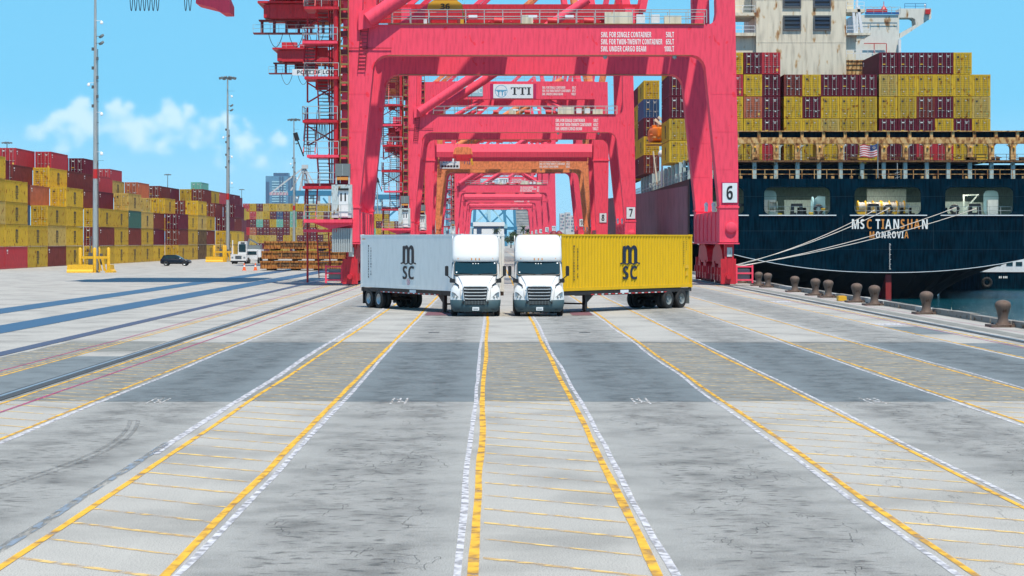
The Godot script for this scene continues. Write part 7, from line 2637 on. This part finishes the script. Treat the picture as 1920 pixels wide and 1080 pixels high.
func make_background() -> void:
	# glass tower
	var d := 2600.0
	var t := thing("glass_tower", "blue glass office tower rising behind the far container block", "building", Vector3(0, 0, -d))
	var st := mb()
	span(st, Vector3(gx(498, d), 0, -30), Vector3(gx(552, d), gy(330, d), 0))
	part("tower", st, M.far_glass, t)
	st = mb()
	span(st, Vector3(gx(512, d), gy(330, d), -24), Vector3(gx(540, d), gy(324, d), -4))
	part("roof_plant", st, M.far_glass_dark, t)
	st = mb()
	for i in 9: span(st, Vector3(gx(510, d), gy(342 + i * 4.6, d), 0.1), Vector3(gx(536, d), gy(339.6 + i * 4.6, d), 0.6))
	part("window_band", st, M.far_pale, t)
	st = mb()
	for x in [524, 529, 541, 546]: span(st, Vector3(gx(x, d), 20, 0.61), Vector3(gx(x + 2.6, d), gy(331, d), 1.2))
	part("glass_rib", st, M.far_glass_dark, t)
	st = mb()
	span(st, Vector3(gx(498.5, d), 0, 0.05), Vector3(gx(505, d), gy(341, d), 0.8))
	part("tower_wing", st, M.far_glass_dark, t)
	# pale latticed crane with its boom to the left
	d = 1150.0
	t = thing("lattice_crane", "pale pink lattice crane with a horizontal boom before the glass tower", "crane", Vector3(0, 0, -d))
	st = mb()
	var ap := Vector3(gx(571, d), gy(313, d), 0)
	for q in [[508, 362], [545, 358], [585, 362], [600, 366], [560, 362]]: bar(st, ap, Vector3(gx(q[0], d), gy(q[1], d), 0), 0.8)
	for q in [[552, 400], [592, 400]]: bar(st, ap + Vector3(0, -1, -1), Vector3(gx(q[0], d), gy(q[1], d), 0), 1.2)
	span(st, ap + Vector3(-1.6, -1, -1), ap + Vector3(2.0, 1.2, 1))
	part("apex_frame", st, M.far_wall, t)
	st = mb()
	span(st, Vector3(gx(506, d), gy(366, d), -2), Vector3(gx(602, d), gy(361, d), 2))
	part("boom", st, M.far_pink, t)
	st = mb()
	for i in 14: bar(st, Vector3(gx(510 + i * 6.5, d), gy(366, d), 2.2), Vector3(gx(513 + i * 6.5, d), gy(358, d), 2.2), 0.5)
	for x in [572, 598, 618]: bar(st, Vector3(gx(x, d), gy(366, d), 0), Vector3(gx(x, d), 0, 0), 1.4)
	part("lattice", st, M.far_wall, t)
	far_crane("far blue quay crane left of crane six's stairs", gx(612, 1100), 1100.0, M.far_blue, M.far_pale, 0.72, true)
	far_crane("blue crane seen through the left half of the farthest portal", gx(885, 1350), 1350.0, M.far_blue, M.far_pale, 0.9, true)
	far_crane("blue crane seen through the middle of the farthest portal", gx(918, 1420), 1420.0, M.far_pale, M.far_blue, 0.85, false)
	far_crane("blue crane behind the white gate building", gx(940, 1500), 1500.0, M.far_blue, M.far_blue, 0.8, false)
	far_crane("blue crane seen between cranes six and seven", gx(740, 1250), 1250.0, M.far_blue, M.far_pale, 0.75, false)
	far_crane("far blue crane at the left of cranes eleven and twelve", gx(812, 1300), 1300.0, M.far_pale, M.far_blue, 0.7, false)
	# warehouse with upright stripes
	d = 1000.0
	t = thing("striped_warehouse", "pale warehouse with upright blue stripes behind the stacks under crane six", "building", Vector3(0, 0, -d))
	st = mb()
	span(st, Vector3(gx(694, d), 0, -30), Vector3(gx(724, d), gy(386, d), 0))
	part("wall", st, M.far_wall, t)
	st = mb()
	for i in 9: span(st, Vector3(gx(695 + i * 3.3, d), 6, 0.02), Vector3(gx(696.4 + i * 3.3, d), gy(391, d), 0.3))
	span(st, Vector3(gx(694, d), gy(391, d), 0.02), Vector3(gx(724, d), gy(386, d), 0.4))
	part("stripes", st, M.far_glass, t)
	# grey silo-like building
	d = 1700.0
	t = thing("grey_silo_building", "tall plain grey building right of the blue cranes", "building", Vector3(0, 0, -d))
	st = mb()
	span(st, Vector3(gx(966, d), 0, -40), Vector3(gx(998, d), gy(385, d), 0))
	part("wall", st, M.far_stone, t)
	st = mb()
	for i in 11: span(st, Vector3(gx(966, d), gy(389 + i * 5, d), 0.01), Vector3(gx(998, d), gy(388.6 + i * 5, d), 0.3))
	part("floor_joint", st, M.far_wall, t)
	# white gate house with flat white roof
	d = 1020.0
	t = thing("gate_house", "white flat-roofed gate house straight above the gap between the trucks", "building", Vector3(0, 0, -d))
	st = mb()
	span(st, Vector3(gx(887, d), gy(424, d), -10), Vector3(gx(946, d), gy(416.5, d), 0))
	part("roof_fascia", st, M.white, t)
	st = mb()
	span(st, Vector3(gx(888, d), gy(429, d), -9), Vector3(gx(945, d), gy(424.1, d), -0.6))
	part("window_band", st, M.far_glass_dark, t)
	st = mb()
	span(st, Vector3(gx(888, d), 0, -9), Vector3(gx(945, d), gy(429.1, d), -0.5))
	part("wall", st, M.white, t)
	st = mb()
	for x in [[894, 903], [926, 934]]: span(st, Vector3(gx(x[0], d), 0, -0.49), Vector3(gx(x[1], d), gy(429, d), -0.3))
	part("doorway", st, M.far_glass_dark, t)
	# dark red machine behind the yellow container
	d = 480.0
	t = thing("straddle_machine", "dark red machine standing behind the yellow container's front end", "machine", Vector3(0, 0, -d))
	st = mb()
	for x in [1038.0, 1048.0]: lathe(st, Vector3(gx(x, d), 3.0, 0), [Vector2(0.7, 0), Vector2(1.0, 1.2), Vector2(0.9, 2.6), Vector2(0.3, 3.1), Vector2(0, 3.2)], 12)
	span(st, Vector3(gx(1033, d), 0.6, -1), Vector3(gx(1053, d), 3.6, 1))
	part("body", st, M.crane_dark, t)
	st = mb()
	span(st, Vector3(gx(1032, d), 0, -1.2), Vector3(gx(1054, d), 0.6, 1.2))
	part("wheels", st, M.rubber, t)
	for p in [["leafy tree right of the white gate house", 958, 1050, 9.0, 7.5], ["broad green tree under the blue crane beside the palms", 966, 1060, 8.5, 7.0], ["small tree at the right foot of the grey building", 995, 1060, 8.0, 4.5], ["round green tree left of the apartment blocks", 1056, 1100, 9.0, 7.0], ["low tree at the left edge of the farthest portal", 880, 1060, 8.0, 6.0]]: bushy_tree(p[0], gx(p[1], p[2]), p[2], p[3], p[4])
	for p in [["single tall palm in front of the grey building", 981, 1040, 10.5], ["palm left of the white gate house's right corner", 931, 1010, 9.5], ["palm at the right edge of the grey building", 990, 1045, 9.0]]: palm(p[0], gx(p[1], p[2]), p[2], p[3])
	# town blocks
	var r := RandomNumberGenerator.new()
	r.seed = 88
	for q in [[1050, 400, 9, "left"], [1060, 398, 10, "right"], [1070, 404, 8, "farther right"]]:
		d = 1900.0
		t = thing("apartment_block", "pale apartment block of the far town, %s one right of the crane legs" % q[3], "building", Vector3(0, 0, -d))
		st = mb()
		span(st, Vector3(gx(q[0], d), 0, -20), Vector3(gx(q[0] + q[2], d), gy(q[1], d), 0))
		part("wall", st, M.far_wall, t)
		for k in 5:
			for c in 3:
				st = mb()
				var x: float = q[0] + 1.0 + c * (q[2] - 2.0) / 3.0
				span(st, Vector3(gx(x, d), gy(q[1] + 6 + k * 6, d), 0.001), Vector3(gx(x + 1.6, d), gy(q[1] + 3 + k * 6, d), 0.2))
				part("window", st, M.far_glass_dark if (k + c) % 3 else M.far_pink, t)
	# low town and sheds along the horizon
	for i in 26:
		var px := 690.0 + i * 15.5
		if px > 1080: break
		d = 1500.0 + r.randf() * 700.0
		st = mb()
		var w := r.randf_range(8, 16)
		span(st, Vector3(gx(px, d), 0, -20), Vector3(gx(px + w, d), gy(452 - r.randf_range(12, 30), d), 0))
		single("far_shed", st, [M.far_wall, M.far_pale, M.far_stone, M.far_pink][i % 4], "%s low far building on the horizon, %s along from the left under the cranes" % [["white", "pale blue", "grey", "pinkish"][i % 4], ["first", "second", "third", "fourth", "fifth", "sixth", "seventh", "eighth", "ninth", "tenth", "eleventh", "twelfth", "thirteenth", "fourteenth", "fifteenth", "sixteenth", "seventeenth", "eighteenth", "nineteenth", "twentieth", "twenty-first", "twenty-second", "twenty-third", "twenty-fourth", "twenty-fifth", "twenty-sixth"][i]], "building", Vector3(0, 0, -d), "far buildings along the horizon")

func make_yard_furniture() -> void:
	light_pole("nearest tall light pole, rising past the top of the photo at the left", -46.0, 231.0, 36.0, true)
	light_pole("second tall light pole, right of the dark car", -46.3, 349.0, 32.2, true)
	light_pole("third tall light pole, behind the rusty hatch covers", -46.6, 469.0, 32.2, true)
	light_pole("slender light pole seen through the portal of crane six", -46.3, 806.0, 32.2, true)
	light_pole("small far light pole above the red container at the left edge", -140.0, 575.0, 32.0, true, true)
	light_pole("small far light pole left of the mint container", -138.5, 851.0, 32.0, true, true)
	light_pole("tiny far light pole right of the middle light pole", -137.8, 1097.0, 32.0, true, true)
	pole_guard("yellow barriers and posts round the nearest light pole", -46.2, 231.0)
	pole_guard("yellow barriers round the foot of the second light pole, beside the yard truck", -46.9, 347.0)
	traffic_cone("left one of the two orange cones before the rusty hatch covers", gx(458, 247), 247.0)
	traffic_cone("orange cone touching the corner of the rusty hatch covers", gx(478, 247), 247.5)
	make_hatch_covers()
	make_car()
	make_yard_truck()

func _ready() -> void:
	make_materials()
	make_camera_and_light()
	make_ground()
	make_quay_edge()
	make_cranes()
	make_ship()
	make_ship_cargo()
	make_lifeboat_and_lines()
	make_flag()
	make_yard()
	make_trucks()
	make_yard_furniture()
	build_stacks()
	make_background()
